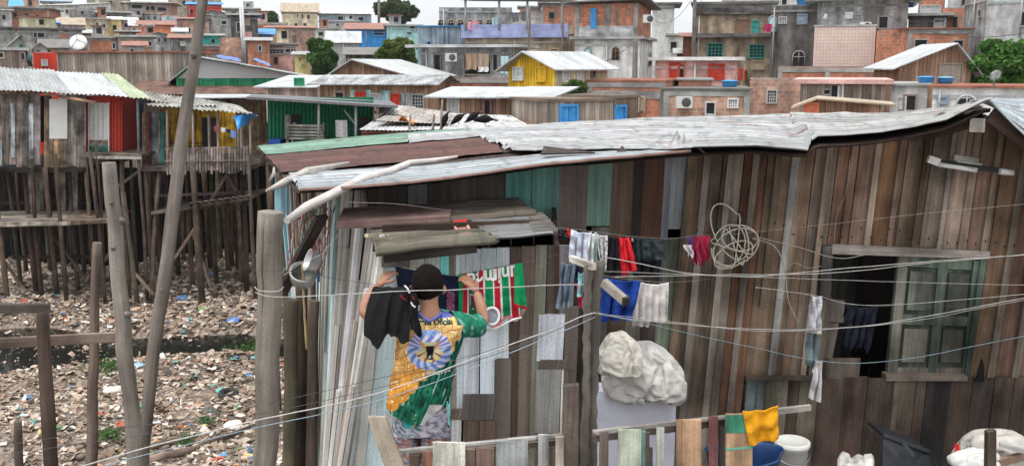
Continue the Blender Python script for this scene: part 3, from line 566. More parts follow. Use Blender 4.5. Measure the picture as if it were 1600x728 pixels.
Hs('brick_house', 'brick block house with a pale awning behind the lavender terrace', 'house', 104, 104, 846, 905, 6, 70, 'brick', 'brick', ('f', 'grey', .4), 7, [(884, 42, 894, 52, 'shut', 'tan'), (858, 20, 866, 30, d_, 'brown')])
Hs('plaster_house', 'white gabled house glimpsed through the lavender terrace canopy', 'house', 112, 112, 800, 868, 24, 60, 'cleanplaster', 'white', ('gy', 'dgrey', 836, 14), 7)
# --- the tall pair in the middle
Hs('brick_house', 'two storey house with brick top floor, white plaster base and arched windows', 'house', 66, 65, 898, 1000, 62, 130, 'plaster', 'white', ('f', 'grey', .3), 8, [(914, 75, 924, 94, 'archw', 'aqua'), (957, 75, 967, 94, 'arch', 'brown')], [(1013, 82, 1017, 92, 'arch', 'grey')],
   extra=lambda r, f, zt, zw, n, dp: ((lambda m_: ([f.box(m_, a, b, zt+.18, zt+2.25, -.3, -.05, C['brick'], True) for a, b in ((.0, f.L-.15),)], m_.hexa([f.pt(f.L-.15, zt+.18, -.3), f.pt(f.L-.15, zt+.18, -dp), f.pt(f.L-.15, zt+2.25, -dp), f.pt(f.L-.15, zt+2.25, -.3)], -f.u*.2, C['brick']), m_.hexa([f.pt(0, zt+.18, -dp), f.pt(0, zt+.18, -.3), f.pt(0, zt+2.25, -.3), f.pt(0, zt+2.25, -dp)], f.u*.2, C['brick']), m_.build('upper_wall', M['brick'], r)))(MB()),
     (lambda m_: ([f.box(m_, a, a+.28, zt+.19, zt+2.25, -.04, .0, C['grey']) for a in (.0, f.L*.47, f.L-.45)], f.box(m_, .28, f.L-.45, zt+.19, zt+.85, -.045, -.01, C['lgrey']), m_.build('concrete_band', M['moldy'], r)))(MB()),
     (lambda m_: (m_.hexa([f.pt(-.5, zt+2.4, .5), f.pt(f.L+.6, zt+2.55, .5), f.pt(f.L+.6, zt+2.3, -dp-.4), f.pt(-.5, zt+2.3, -dp-.4)], (0, 0, -.1), C['dgrey']), m_.build('upper_roof', M['tin'], r)))(MB()),
     (lambda m_: (f.box(m_, f.L*.24, f.L*.33, zt+.7, zt+1.95, -.01, .03, C['blue']), m_.build('door', M['plain'], r)))(MB())))
Hs('concrete_house', 'tan top floor rising behind the brick and white plaster house', 'house', 76, 76, 936, 1008, -8, 40, 'plaster', 'tan', None, 6)
Hs('plaster_house', 'slim white tower house with a dark balcony against the sky', 'house', 96, 96, 1020, 1054, 8, 100, 'cleanplaster', 'white', ('f', 'dgrey', .7), 6)
Hs('plaster_house', 'narrow white house with one dark window between the two tall blocks', 'house', 88, 88, 1044, 1072, 56, 120, 'cleanplaster', 'white', ('f', 'lgrey', .2), 5, [(1048, 66, 1057, 78, d_, 'white')])
Hs('brick_house', 'small brick shed leaning on the mouldy concrete block', 'shed', 80, 80, 1068, 1090, 58, 100, 'brick', 'rust', ('sx', 'rust', .4), 5)
Hs('concrete_house', 'large mouldy concrete block with teal lower windows', 'building', 74, 74, 1086, 1210, 8, 130, 'moldy', 'tan', ('f', 'dgrey', .3), 10, [(1107, 69, 1128, 89, g_, 'teal'), (1172, 71, 1193, 90, g_, 'teal'), (1176, 96, 1193, 108, 'plainpane', 'tan'), (1150, 32, 1170, 52, 'plainpane', 'brown'), (1176, 34, 1184, 52, 'plainpane', 'teal')],
   extra=lambda r, f, zt, zw, n, dp: ((lambda m_: (f.box(m_, 0, f.L, zt-2.35, zt-2.05, 0, .5, C['dgrey']), f.box(m_, 0, f.L, zt-.7, zt, 0, .25, C['dgrey']), m_.build('ledge', M['moldy'], r)))(MB()),))
Hs('concrete_house', 'mouldy grey block with an arched doorway and shuttered vent', 'building', 70, 70, 1206, 1280, 10, 120, 'moldy', 'dgrey', None, 9, [(1247, 24, 1260, 37, 'shut', 'bluegrey'), (1201, 26, 1212, 50, 'archw', 'aqua'), (1239, 80, 1257, 103, 'arch', 'grey'), (1218, 28, 1228, 36, g_, 'lgrey')])
Hs('concrete_house', 'white and tan top storey behind the mouldy blocks', 'house', 98, 98, 1128, 1250, -14, 30, 'plaster', 'lgrey', None, 7, [(1222, -2, 1229, 8, d_, 'white')])
Hs('concrete_house', 'grey house with balcony slabs and pale columns above the tiled pink wall', 'building', 68, 68, 1278, 1420, 2, 70, 'moldy', 'grey', ('f', 'white', .8), 8, [(1373, 27, 1386, 44, d_, 'grey'), (1322, 21, 1331, 28, 'plainpane', 'white'), (1334, 24, 1345, 32, g_, 'grey'), (1353, 12, 1372, 44, 'plainpane', 'dgrey')])
Hs('tiled_house', 'big plain wall of small pale pink tiles', 'wall', 62, 62, 1273, 1369, 42, 97, 'tile', 'palepink', ('f', 'lgrey', .05), 6)
Hs('brick_house', 'crumbling brick wall right of the tiled pink wall', 'house', 60, 60, 1370, 1419, 49, 130, 'brick', 'brick', None, 6)
Hs('brick_house', 'orange brick house with one tall black window behind the wooden gable', 'house', 58.5, 59, 1420, 1520, 46, 120, 'brick', 'brick', ('f', 'rust', .1), 7, [(1429, 63, 1446, 87, d_, 'grey'), (1490, 64, 1503, 76, d_, 'grey')])
Hs('brick_house', 'brick upper rooms with a doorway behind the orange brick house', 'house', 72, 72, 1474, 1512, 14, 60, 'brick', 'brick', None, 6, [(1489, 27, 1495, 43, 'doordark', 'brown')])
Hs('concrete_house', 'dark covered terrace with a small white wall above the orange brick house', 'house', 69, 69, 1420, 1480, 26, 60, 'moldy', 'dgrey', ('f', 'grey', .4), 5, [(1461, 31, 1476, 42, 'plainpane', 'lgrey')])
Hs('brick_house', 'brick house with a pale lower wall on the right skyline', 'house', 86, 86, 1436, 1476, -6, 40, 'brick', 'brick', None, 6, [(1439, 10, 1469, 24, 'plainpane', 'lgrey')])
Hs('concrete_house', 'light grey tower with a narrow door on the right skyline', 'house', 84, 84, 1482, 1520, -12, 30, 'plaster', 'lgrey', None, 6, [(1504, -6, 1510, 9, 'doordark', 'brown')])
Hs('concrete_house', 'massive grey rendered house in the upper right corner', 'house', 57, 53, 1543, 1660, -4, 60, 'plaster', 'lgrey', None, 9, [(1596, 20, 1606, 40, d_, 'grey')])
Hs('concrete_house', 'dark side wall of grey concrete left of the massive rendered house', 'house', 64, 58, 1508, 1545, 0, 66, 'moldy', 'grey', None, 5, [(1531, 17, 1534, 26, d_, 'grey')])
# --- nearer right
Hs('brick_house', 'salmon brick house with two red shuttered windows and a white slab roof', 'house', 52, 51, 1024, 1150, 95, 150, 'plaster', 'pink', ('f', 'white', .35), 3.4, [(1048, 100, 1060, 121, 'plainpane', 'red'), (1061, 102, 1068, 121, d_, 'red'), (1109, 102, 1130, 123, 'shut', 'red')], [(1154, 108, 1157, 124, 'door', 'red'), (1162, 112, 1165, 122, 'shut', 'red')])
Hs('brick_house', 'long low brick wall house with a concrete strip behind the wooden shed', 'house', 46, 45, 918, 1040, 128, 190, 'brick', 'brick', ('f', 'rust', .05), 6, [(993, 153, 999, 174, d_, 'brown'), (1000, 153, 1006, 174, 'door', 'tan')],
   extra=lambda r, f, zt, zw, n, dp: (lambda m_: (f.box(m_, 0, f.L, zt-.75, zt-.4, 0, .03, C['grey']), m_.build('concrete_strip', M['moldy'], r)))(MB()))
Hs('brick_house', 'brick house with a white framed dark window and air conditioner below the red shutters', 'house', 44, 44, 1037, 1172, 141, 200, 'brick', 'brickp', ('f', 'dgrey', .1), 5, [(1062, 156, 1074, 165, g_, 'white'), (1104, 161, 1116, 178, d_, 'white'), (1139, 156, 1151, 167, g_, 'white')])
Hs('brick_house', 'rounded low brick ledge right above the air conditioner house', 'house', 47.5, 47.5, 1060, 1112, 126, 150, 'brick', 'brick', ('f', 'grey', .1), 3)
Hs('brick_house', 'low brick wall strip under the tiled pink wall', 'wall', 56, 56, 1216, 1374, 106, 140, 'brick', 'brick', None, 5)
Hs('brick_house', 'brick and block wall left of the pink topped wooden house', 'wall', 50, 50, 1172, 1252, 126, 190, 'brick', 'brickp', None, 5, [(1200, 142, 1212, 160, g_, 'lgrey')])
Hs('wooden_house', 'grey wooden house under a thick faded pink roof edge', 'house', 42, 42, 1251, 1384, 131, 178, 'siding', 'wood', ('f', 'pink', .3), 6, [(1288, 141, 1296, 147, d_, 'wood'), (1300, 134, 1311, 152, 'doordark', 'wood'), (1312, 134, 1315, 152, 'plainpane', 'white')])
Hs('wooden_shed', 'low orange plank shed with a tilted tin roof behind the main roof', 'shed', 36, 36, 1257, 1378, 162, 190, 'siding', 'rwood', ('gy', 'tan', 1276, 155), 2, [(1258, 163, 1276, 176, 'plainpane', 'orange')])
Hs('wooden_house', 'tall wooden gable house with closed double shutters', 'house', 47, 46.8, 1406, 1518, 103, 160, 'siding', 'rwood', ('gy', 'silver', 1491, 69), 4, [(1469, 101, 1500, 131, 'shut', 'wood')])
Hs('plaster_house', 'grey rendered house with a doorway left of the arched window house', 'house', 41, 41, 1393, 1450, 134, 185, 'plaster', 'lgrey', ('f', 'grey', .15), 5, [(1414, 150, 1429, 172, 'doordark', 'brown'), (1404, 153, 1413, 172, 'door', 'lgrey')])
Hs('plaster_house', 'white house with a wide arched window and red roof tiles', 'house', 40, 40, 1458, 1660, 137, 185, 'cleanplaster', 'white', ('f', 'rust', .15), 5, [(1468, 152, 1480, 160, 'plainpane', 'bluegrey'), (1495, 149, 1527, 166, 'arch', 'lgrey')])
# --- near centre
Hs('wooden_house', 'yellow gabled wooden house with cream side boards', 'house', 47, 45, 795, 867, 104, 150, 'siding', 'yellow', ('gy', 'silver', 825, 82), 3.7, [(804, 107, 817, 124, 'shut', 'white'), (840, 107, 853, 126, 'shut', 'yellow')], [(878, 110, 886, 126, 'shut', 'white'), (901, 114, 909, 126, 'shut', 'white'), (924, 111, 928, 120, d_, 'brown')], side='r', sidecol='cream')
Hs('plaster_house', 'stained white house with hanging bedsheets on its open porch', 'house', 62, 61, 658, 800, 75, 136, 'moldy', 'lgrey', ('f', 'lgrey', .8), 6, [(679, 84, 688, 118, 'doordark', 'brown'), (704, 86, 712, 94, g_, 'lgrey'), (726, 86, 766, 116, d_, 'tan'), (771, 86, 777, 110, d_, 'grey')])
Hs('brick_house', 'brick base wall below the porch with hanging bedsheets', 'wall', 58, 58, 680, 800, 123, 150, 'brick', 'rust', None, 4)
Hs('wooden_shed', 'long wooden shed with a white window and a dark doorway behind the vultures', 'shed', 35, 34.5, 686, 800, 152, 200, 'siding', 'rwood', ('sx', 'silver', .2), 3, [(702, 156, 716, 174, 'shut', 'white'), (758, 157, 766, 178, 'doordark', 'rust')])
Hs('wooden_shed', 'pale plank shed end joined to the long shed behind the vultures', 'shed', 34, 33.7, 802, 850, 152, 205, 'siding', 'wood', ('sx', 'silver', .2), 3)
Hs('wooden_shed', 'plank shed with a bright blue door beside the small tree', 'shed', 31, 32, 855, 958, 160, 205, 'siding', 'wood', ('f', 'dwood', .06), 2.6, [(876, 167, 899, 190, 'shut', 'blue')])
Hs('wooden_shed', 'grey plank shed end with a scrap of blue sheet', 'shed', 32, 33, 959, 996, 154, 205, 'siding', 'dwood', ('f', 'dwood', .06), 2, [(962, 168, 974, 186, 'plainpane', 'blue')])
Hs('wooden_house', 'big plank gable with a bright white roof slope in the centre', 'house', 54, 53, 516, 640, 118, 150, 'siding', 'rwood', ('gy', 'lgrey', 553, 94), 7)
Hs('wooden_house', 'wooden house with aqua boards and red shutters under a patched rusty roof', 'house', 43, 42.5, 500, 672, 131, 185, 'siding', 'rwood', ('gx', 'silver', .3, 1), 5, [(525, 145, 537, 155, d_, 'wood'), (557, 146, 570, 160, 'shut', 'red'), (612, 149, 624, 171, 'door', 'red'), (580, 148, 593, 159, 'plainpane', 'lgrey'), (645, 149, 661, 169, 'grid', 'grey')],
   extra=lambda r, f, zt, zw, n, dp: [(lambda m_: (f.box(m_, f.hit(a, 140)[0], f.hit(b, 140)[0], f.hit(a, 178)[1], f.hit(a, y)[1], .0, .04, C['aqua'] if (a < 630) else C['lgrey'], True), m_.build('painted_board', M['wood'], r)))(MB()) for a, b, y in ((548, 556, 141), (571, 579, 141), (594, 611, 142), (626, 632, 146), (634, 644, 145))])
Hs('wooden_house', 'green and white house under a wide pale metal roof, left of the round tree', 'house', 56, 56, 275, 480, 120, 150, 'siding', 'green', ('gy', 'silver', 312, 90), 9, [(320, 125, 334, 135, 'plainpane', 'green'), (375, 125, 392, 136, 'plainpane', 'green')],
   extra=lambda r, f, zt, zw, n, dp: (lambda m_: (m_.face([f.pt(.1, zt-.1, .05), f.pt(f.L*.93, zt-.1, .05), f.pt(f.L*.9, zt+.1, .05), f.pt(f.hit(312, 92)[0], f.hit(312, 92)[1], .05)], None, C['lgrey']), m_.build('gable_board', M['cleanplaster'], r)))(MB()))
Hs('wooden_shed', 'small pale plank shed with a lean-to tin roof right of the green house', 'shed', 48, 47.7, 415, 486, 136, 165, 'siding', 'palepink', ('sx', 'silver', .4), 4, [(462, 124, 474, 133, 'plainpane', 'green')])
Hs('wooden_shed', 'long windowless shed of grey vertical planks with a rusty roof edge', 'shed', 60, 59, 88, 274, 83, 134, 'siding', 'wood', ('f', 'rust', .15), 6)
Hs('plaster_house', 'red painted wall at the left end of the long plank shed', 'wall', 63, 63, 52, 90, 83, 112, 'cleanplaster', 'red', None, 3, [(66, 95, 73, 102, 'shut', 'lgrey')])
Hs('wooden_house', 'weathered hut with pale boards and a porch of hanging washing, left edge', 'hut', 66, 66, -20, 40, 79, 110, 'siding', 'wood', ('f', 'lgrey', .2), 5, [(-2, 83, 5, 90, d_, 'white'), (33, 84, 38, 93, d_, 'wood')])
Hs('wooden_house', 'little pale green gabled hut with an arched window, left edge', 'hut', 76, 76, 12, 39, 73, 100, 'cleanplaster', (.5, .58, .52), ('gy', 'dgrey', 32, 56), 6, [(31, 70, 35, 78, 'arch', 'green')])
Hs('wooden_shed', 'low shed with a rust red tiled roof below the long plank shed', 'shed', 52, 52, 214, 420, 148, 165, 'siding', 'dwood', ('sx', (.20,.11,.08), .5, 1), 6)
tree('tall dark green tree on the skyline in the centre', 170, 580, 650, -2, 36, 40, 11000, .5, (.05, .085, .035), 3)
tree('round bushy green tree beside the pale yellow wall', 84, 477, 527, 60, 122, 36, 12000, .24, (.05, .13, .03), 4)
tree('broad leafy tree in front of the blue and aqua houses', 76, 578, 658, 60, 106, 40, 13000, .24, (.085, .14, .03), 5)
tree('small dark bush on the skyline above the orange brick house', 150, 408, 436, 17, 40, 14, 4000, .4, (.045, .085, .035), 6)
tree('small bright shrub growing beside the cream side boards', 42, 869, 917, 123, 156, 22, 6000, .12, (.06, .13, .035), 7)
tree('large vivid green tree at the right edge under the rendered house', 46, 1514, 1640, 60, 150, 60, 24000, .15, (.06, .17, .03), 8)
tank('blue tank nearer the left on the ledge below the wooden gable', 1446, 119, 132, 42, 25)
tank('blue tank with a pale lid, right of its twin below the wooden gable', 1477, 120, 131, 42, 25, (.03, .2, .5), (.2, .45, .6))
tank('blue tank standing on the mouldy block beside the shuttered vent', 1258, -3, 12, 72, 28)
tank('square shouldered blue tank in front of the red shuttered window', 1140, 125, 139, 46, 25, (.03, .22, .45))
tank('dark blue tank on the balcony house slab', 1422, 0, 12, 70, 14, (.02, .08, .25))
dish('big white satellite dish above the long plank shed', 123, 68, 72, 13)
dish('grey satellite dish standing in front of the vivid green tree', 1556, 119, 38, 9, (.2, .2, .2), (-.8, -.5, .5))

# --- more of the crowded hillside
Hs('plaster_house', 'small salmon house squeezed between the lilac and the orange painted houses', 'house', 134, 134, 204, 220, 40, 60, 'plaster', 'pink', ('gx', 'lgrey', .7), 5, [(208, 45, 212, 50, d_, 'white')])
Hs('brick_house', 'narrow brick house under the cream house with white trim', 'house', 118, 118, 112, 142, 52, 70, 'brick', 'brickp', ('sx', 'lgrey', .5), 5, [(118, 57, 123, 62, d_, 'white'), (130, 57, 134, 64, 'door', 'bluegrey')])
Hs('brick_house', 'low brick house with a wide grey slab under the lilac house', 'house', 114, 114, 186, 212, 50, 64, 'brick', 'rust', ('f', 'lgrey', .5), 5, [(190, 54, 195, 59, d_, 'grey'), (200, 54, 205, 60, d_, 'grey')])
Hs('plaster_house', 'tiny mint green hut below the bluish white cube house', 'hut', 116, 116, 272, 290, 50, 64, 'cleanplaster', (.35, .5, .42), ('sx', 'lgrey', .5), 4, [(277, 54, 281, 59, d_, 'white')])
Hs('brick_house', 'brick house with a blue tarpaulin roof left of the salmon one', 'house', 112, 112, 386, 426, 54, 84, 'brick', 'rust', ('sx', 'blue', .7), 5, [(392, 59, 400, 68, d_, 'blue'), (410, 58, 416, 70, 'door', 'blue')])
Hs('concrete_house', 'grey rooftop room with two openings above the orange painted house', 'house', 150, 150, 226, 250, 22, 34, 'moldy', 'lgrey', ('f', 'tan', .4), 5, [(230, 26, 234, 30, d_, 'grey'), (240, 26, 244, 30, d_, 'grey')])
Hs('concrete_house', 'pale grey house with a lean-to roof just above the long plank shed', 'house', 84, 84, 196, 226, 72, 92, 'plaster', 'lgrey', ('sx', 'rust', .4), 5, [(204, 77, 209, 83, d_, 'white')])
Hs('brick_house', 'brick back wall with a crooked rust roof left of the big satellite dish', 'house', 88, 88, 66, 106, 74, 92, 'brick', 'brickp', ('gx', 'dgrey', .7), 5, [(74, 79, 79, 84, d_, 'white'), (92, 78, 98, 86, 'door', 'lgrey')])
Hs('plaster_house', 'white gabled hut with a brown roof left of the long plank shed', 'hut', 82, 82, 52, 74, 76, 92, 'cleanplaster', 'white', ('gy', 'brown', 62, 68), 5, [(58, 79, 62, 84, d_, 'grey')])
Hs('brick_house', 'small brick room on the skyline right of the arched parapet building', 'house', 120, 120, 812, 842, 12, 34, 'brick', 'brickp', ('f', 'grey', .3), 5, [(820, 18, 826, 24, d_, 'grey')])
Hs('brick_house', 'brick house with a striped awning between the two white towers', 'house', 82, 82, 1058, 1084, 84, 110, 'brick', 'brickp', ('sx', 'lgrey', .4), 4, [(1066, 90, 1072, 98, d_, 'grey')])
def upole(label, px, y0, y1, D, r=.13, arm=True):
    a = P(px, y1, D); b = P(px+1, y0, D); t = thing('utility_pole', label, 'utility pole', (a.x, a.y, H(a.x, a.y)-.3)); mb = MB(); mb.tube([(a.x, a.y, H(a.x, a.y)-.3), b], [r*1.2, r], (.16, .14, .13), 8); mb.build('shaft', M['pole'], t)
    if arm:
        mb = MB(); mb.beam(b+Vector((-.8, 0, -.5)), b+Vector((.8, 0, -.5)), .1, .1, (.2, .18, .16)); mb.build('crossarm', M['wood'], t)
    return b
upole('dark utility pole against the sky left of the large mouldy block', 1085, -14, 52, 73); upole('thin pole above the brick top floor house', 879, -8, 60, 70, .06, False); upole('short pole on the skyline beside the tall centre tree', 591, -14, 30, 165, .2, False)
upole('thin pale pole standing by the yellow gabled house roof', 826, 12, 84, 60, .09, False); upole('grey concrete pole in front of the arched window house', 992, 62, 128, 62, .16, False)
def skywire(label, a, b, D0, D1, sag=1.0):
    A_, B_ = P(*a, D0), P(*b, D1); mb = MB(); mb.tube([A_.lerp(B_, t)-Vector((0, 0, sag*4*t*(1-t))) for t in np.linspace(0, 1, 14)], .016, (.05, .05, .05), 4); ctag_('wire', mb, label)
def ctag_(n_, mb, label, cat_='wire', m_='plain'): return tag(mb.build(n_, M[m_]), label, cat_)
skywire('overhead wire from the dark utility pole to the white tower', (1085, -8), (1020, 30), 73, 80); skywire('overhead wire from the dark utility pole over the mouldy blocks', (1085, -8), (1282, 20), 73, 64, 1.6)
skywire('overhead wire crossing the white base of the brick topped house', (1040, 102), (930, 130), 60, 46); skywire('overhead wire running left from the concrete pole to the yellow house', (992, 64), (868, 92), 62, 50, .8)
skywire('overhead wire over the wooden gable house', (1380, 20), (1600, 52), 62, 50, .7)
for a, b, D, cl, lb, cat_ in (((731, 34, 17, 13), 0, 77.6, (.75, .35, .42), 'pink towel hanging over the lavender parapet', 'towel'), ((769, 28, 14, 12), 0, 77.2, (.45, .65, .7), 'pale blue cloth under the lavender terrace canopy', 'cloth'), ((727, 84, 18, 26), 0, 60.9, (.42, .29, .2), 'brown bedsheet hanging on the open porch, left one', 'sheet'), ((746, 84, 18, 22), 0, 60.9, (.52, .40, .30), 'beige bedsheet hanging on the open porch, right one', 'sheet'), ((747, 105, 16, 8), 0, 60.7, (.75, .72, .74), 'white cloth spread low on the open porch', 'cloth'), ((1196, 38, 10, 12), 0, 69.5, (.5, .03, .12), 'crimson cloth hanging on the mouldy block', 'cloth'),
      ((42, 86, 7, 9), 0, 65, (.1, .25, .25), 'dark teal shirt on the porch of the weathered hut', 'shirt'), ((50, 86, 6, 9), 0, 65, (.55, .5, .55), 'pale shirt on the porch of the weathered hut', 'shirt'), ((56, 86, 5, 8), 0, 65, (.3, .08, .15), 'maroon shirt on the porch of the weathered hut', 'shirt'), ((782, 88, 12, 28), 0, 60, (.5, .68, .74), 'long pale aqua cloth beside the yellow gable', 'cloth'), ((1288, 22, 5, 8), 0, 66, (.6, .6, .6), 'white cloth on the balcony slab house', 'cloth'),
      ((800, 20, 10, 14), 0, 80, (.7, .7, .72), 'white cloth with dark spots under the terrace canopy', 'cloth'), ((814, 20, 12, 13), 0, 80, (.6, .63, .68), 'greyish cloth with dark marks under the terrace canopy', 'cloth')):
    A_ = P(a[0], a[1], D); w0 = a[2]*D/F; h0 = a[3]*D/F; mb = MB(); sd_ = random.uniform(0, 9)
    mb.grid(lambda u, v: A_+Vector((w0*u+.05*math.sin(v*4+sd_)*v, .07*math.sin(u*12+sd_)*(.3+v), -h0*v*(1-.08*math.sin(u*3+sd_)))), 16, 8, cl); o = ctag_('cloth', mb, lb, cat_, 'cloth'); o['group'] = 'washing on the hillside'
for q, cl, lb in ((((340, 92, 56.2), (378, 98, 56), (372, 92, 58.5), (338, 87, 58.5)), (.02, .12, .5), 'blue tarpaulin laid over the pale metal roof near the leaning pole'), (((396, 95, 56), (424, 106, 55), (420, 100, 60), (398, 92, 60)), (.02, .15, .55), 'blue tarpaulin on the roof beside the brick house with railed windows'), (((12, 11, 148), (38, 10, 148), (36, 1, 151), (14, 1, 151)), (.03, .3, .65), 'blue tarpaulin on the brick top floor, upper left corner')):
    Q_ = [P(*p) for p in q]; mb = MB(); mb.grid(lambda u, v: (Q_[0]*(1-u)+Q_[1]*u)*(1-v)+(Q_[3]*(1-u)+Q_[2]*u)*v+Vector((0, 0, .02*math.sin(u*14+v*5)+.05)), 20, 8, cl); ctag_('tarpaulin', mb, lb, 'tarpaulin', 'plastic')
for px, py, D, c_, lb in ((1013, 30, 64.3, (.6, .6, .58), 'air conditioner on the side wall of the brick topped house'), (1068, 160, 43.6, (.6, .6, .58), 'air conditioner in the brick wall below the red shutters'), (1351, 41, 67, (.7, .7, .68), 'white air conditioner above the tiled pink wall'), (705, 90, 61, (.5, .5, .48), 'grey air conditioner on the stained white house')):
    p = P(px, py, D); t = thing('air_conditioner', lb, 'air conditioner', tuple(p-Vector((0, 0, .25))), 'air conditioners on the house walls'); mb = MB(); mb.box(p+Vector((-.35, -.25, -.25)), p+Vector((.35, .1, .25)), c_); mb.build('casing', M['paint'], t); mb = MB(); mb.lathe(p+Vector((.08, -.26, 0)), [(.2, 0), (.18, .01), (.0, .012)], (.08, .08, .08), 16, (0, -1, 0)); mb.build('fan', M['dark'], t)
# ---------------------------------------------------------------- stilt houses across the creek
from mathutils import noise as mn
def corr(mb, q, pitch, amp, c, nv=6, sag=0, edge=0, seed=0):
    """corrugated sheet over quad q = eave-left, eave-right, ridge-right, ridge-left; corrugations run from q0 to q3"""
    q = [Vector(p) for p in q]; w0 = (q[1]-q[0]).length; h0 = (q[3]-q[0]).length; N = (q[1]-q[0]).cross(q[3]-q[0]).normalized()
    if N.z < 0: N = -N
    nu = int(w0/pitch*6)
    def fn(u, v):
        e = edge*mn.noise((int(u*w0/.8)*3.7+seed, 1.3, 0)) if edge else 0
        v2 = v+(-e if v < .5 else e)*(1 if v in (0, 1) else 0)*.12
        p = (q[0]*(1-u)+q[1]*u)*(1-v2)+(q[3]*(1-u)+q[2]*u)*v2
        return p+N*(amp*math.sin(u*w0/pitch*6.2832)+sag*mn.noise(p*.9+Vector((seed, 0, 0))))
    mb.grid(fn, nu, nv, c, True, (w0, h0))
def board(mb, x0, x1, y0, y1, D, c, x0b=None, x1b=None, th=.03, dj=.01, D1=None):
    """plank given by its photo corners on the plane at distance D"""
    x0b = x0 if x0b is None else x0b; x1b = x1 if x1b is None else x1b; d = D+random.uniform(-dj, dj); d1 = (D1-D if D1 else 0)+d
    mb.hexa([P(x0b, y1, d), P(x1b, y1, d1), P(x1, y0, d1), P(x0, y0, d)], (0, th, 0), c, 0, True)
def pole(mb, pts, rpx, c, n=8, lump=.06, sub=6):
    """pts of (px, py, D); rpx radius in photo pixels at each"""
    W_ = [P(*p) for p in pts]; out = []; rr = []
    if not hasattr(rpx, '__len__'): rpx = [rpx]*len(pts)
    for i in range(len(W_)-1):
        for k in range(sub):
            t = k/sub; p = W_[i].lerp(W_[i+1], t); r = (rpx[i]*(1-t)+rpx[i+1]*t)*(pts[i][2]*(1-t)+pts[i+1][2]*t)/F
            j = r*.25*(0 if (i == 0 and k == 0) else 1); out.append(p+Vector((random.uniform(-j, j), random.uniform(-j, j), 0))); rr.append(r*random.uniform(1-lump, 1+lump))
    out.append(W_[-1]); rr.append(rpx[-1]*pts[-1][2]/F); mb.tube(out, rr, c, n, lump=lump)
def stilts(root, lst, c=(.115, .085, .065)):
    random.shuffle(lst)
    for it in lst:
        x, y, D, r = it[:4]; xb = it[4] if len(it) > 4 else x+random.uniform(-4, 4)
        top = P(x, y, D); bx = (xb-800)/F*D; mb = MB(); g = H(bx, D)-.3; mid = Vector(((top.x+bx)/2+random.uniform(-.08, .08), D, (top.z+g)/2))
        mb.tube([top, top.lerp(mid, .5), mid, mid.lerp(Vector((bx, D, g)), .5), (bx, D, g)], [r*D/F*k for k in (.95, .9, 1, 1.05, 1.1)], jit(C[c] if isinstance(c, str) else c, .35), 7, lump=.12); mb.build('stilt', M['pole'], root)
def ctag(mbname, mb, mat, label, cat, group=None): return tag(mb.build(mbname, mat), label, cat, group)

SG = (.27, .25, .23); SB = (.24, .17, .12); SD = (.035, .027, .022)
# --- house with grey planks and a red end
r = thing('stilt_house', 'grey plank stilt house with a red end wall and a white door', 'house', tuple(P(100, 262, 45)))
mb = MB(); x = -60
while x < 133:
    w_ = random.uniform(7, 12)
    if not 66 < x+w_/2 < 106: board(mb, x, min(x+w_-.6, 134), 146, 258+random.uniform(-2, 5), 45, jit(mixc(SG, SB, random.random()*.5), .25), dj=.03)
    x += w_
for a, b in ((69, 77), (77, 84), (84, 92), (92, 99), (99, 106)): board(mb, a, b-.5, 216 if a > 76 else 146, 262, 45, jit(SB if a != 84 else (.38, .25, .15), .2), dj=.03)
for a, b, t_, bt in ((17, 23, 162, 246), (45, 52, 162, 248), (0, 3, 220, 258)): board(mb, a, b, t_, bt, 44.93, (.5, .56, .58), dj=.005)
mb.build('plank_wall', M['wood'], r)
mb = MB(); board(mb, 77, 105, 155, 217, 44.9, C['white'], dj=0); mb.build('white_panel', M['paint'], r)
mb = MB(); board(mb, 60, 80, 150, 222, 45.4, C['dark'], dj=0); mb.build('window', M['dark'], r)
mb = MB(); board(mb, 132, 191, 150, 238, 45.6, C['red'], dj=0); [board(mb, a, a+1.2, 152, 238, 45.57, (.3, .02, .015), dj=0) for a in (173, 177, 182, 187)]; mb.build('red_wall', M['plain'], r)
mb = MB(); board(mb, 139, 169, 161, 219, 45.5, C['white'], dj=0); d = mb.build('door', M['paint'], r)
mb = MB(); [board(mb, a, a+.7, 163, 217, 45.46, (.5, .5, .5), dj=0) for a in (146, 153, 160)]; board(mb, 137.5, 139, 160, 237, 45.45, (.8, .8, .8), dj=0); board(mb, 169, 170.5, 160, 237, 45.45, (.8, .8, .8), dj=0); mb.build('frame', M['plain'], d)
mb = MB(); board(mb, 139, 169, 219, 224, 45.45, (.4, .28, .2), dj=0); board(mb, 139, 169, 224, 229, 45.44, (.5, .55, .5), dj=0); board(mb, 139, 169, 229, 237, 45.43, (.1, .3, .24), dj=0); mb.build('step_panel', M['wood'], r)
mb = MB(); board(mb, 190, 224, 152, 240, 47.5, (.06, .07, .08), dj=0); mb.build('porch_wall', M['plaster'], r)
mb = MB(); mb.hexa([P(191, 150, 45.6), P(191, 240, 45.6), P(191, 240, 45.6)+Vector((0, 2, 0)), P(191, 150, 45.6)+Vector((0, 2, 0))], (-.1, 0, 0), (.3, .03, .02)); mb.build('side_wall', M['plain'], r)
mb = MB(); mb.tube([P(215, 155, 44.6), P(217, 240, 44.6)], .06, (.22, .25, .27), 7); mb.build('porch_post', M['pole'], r)
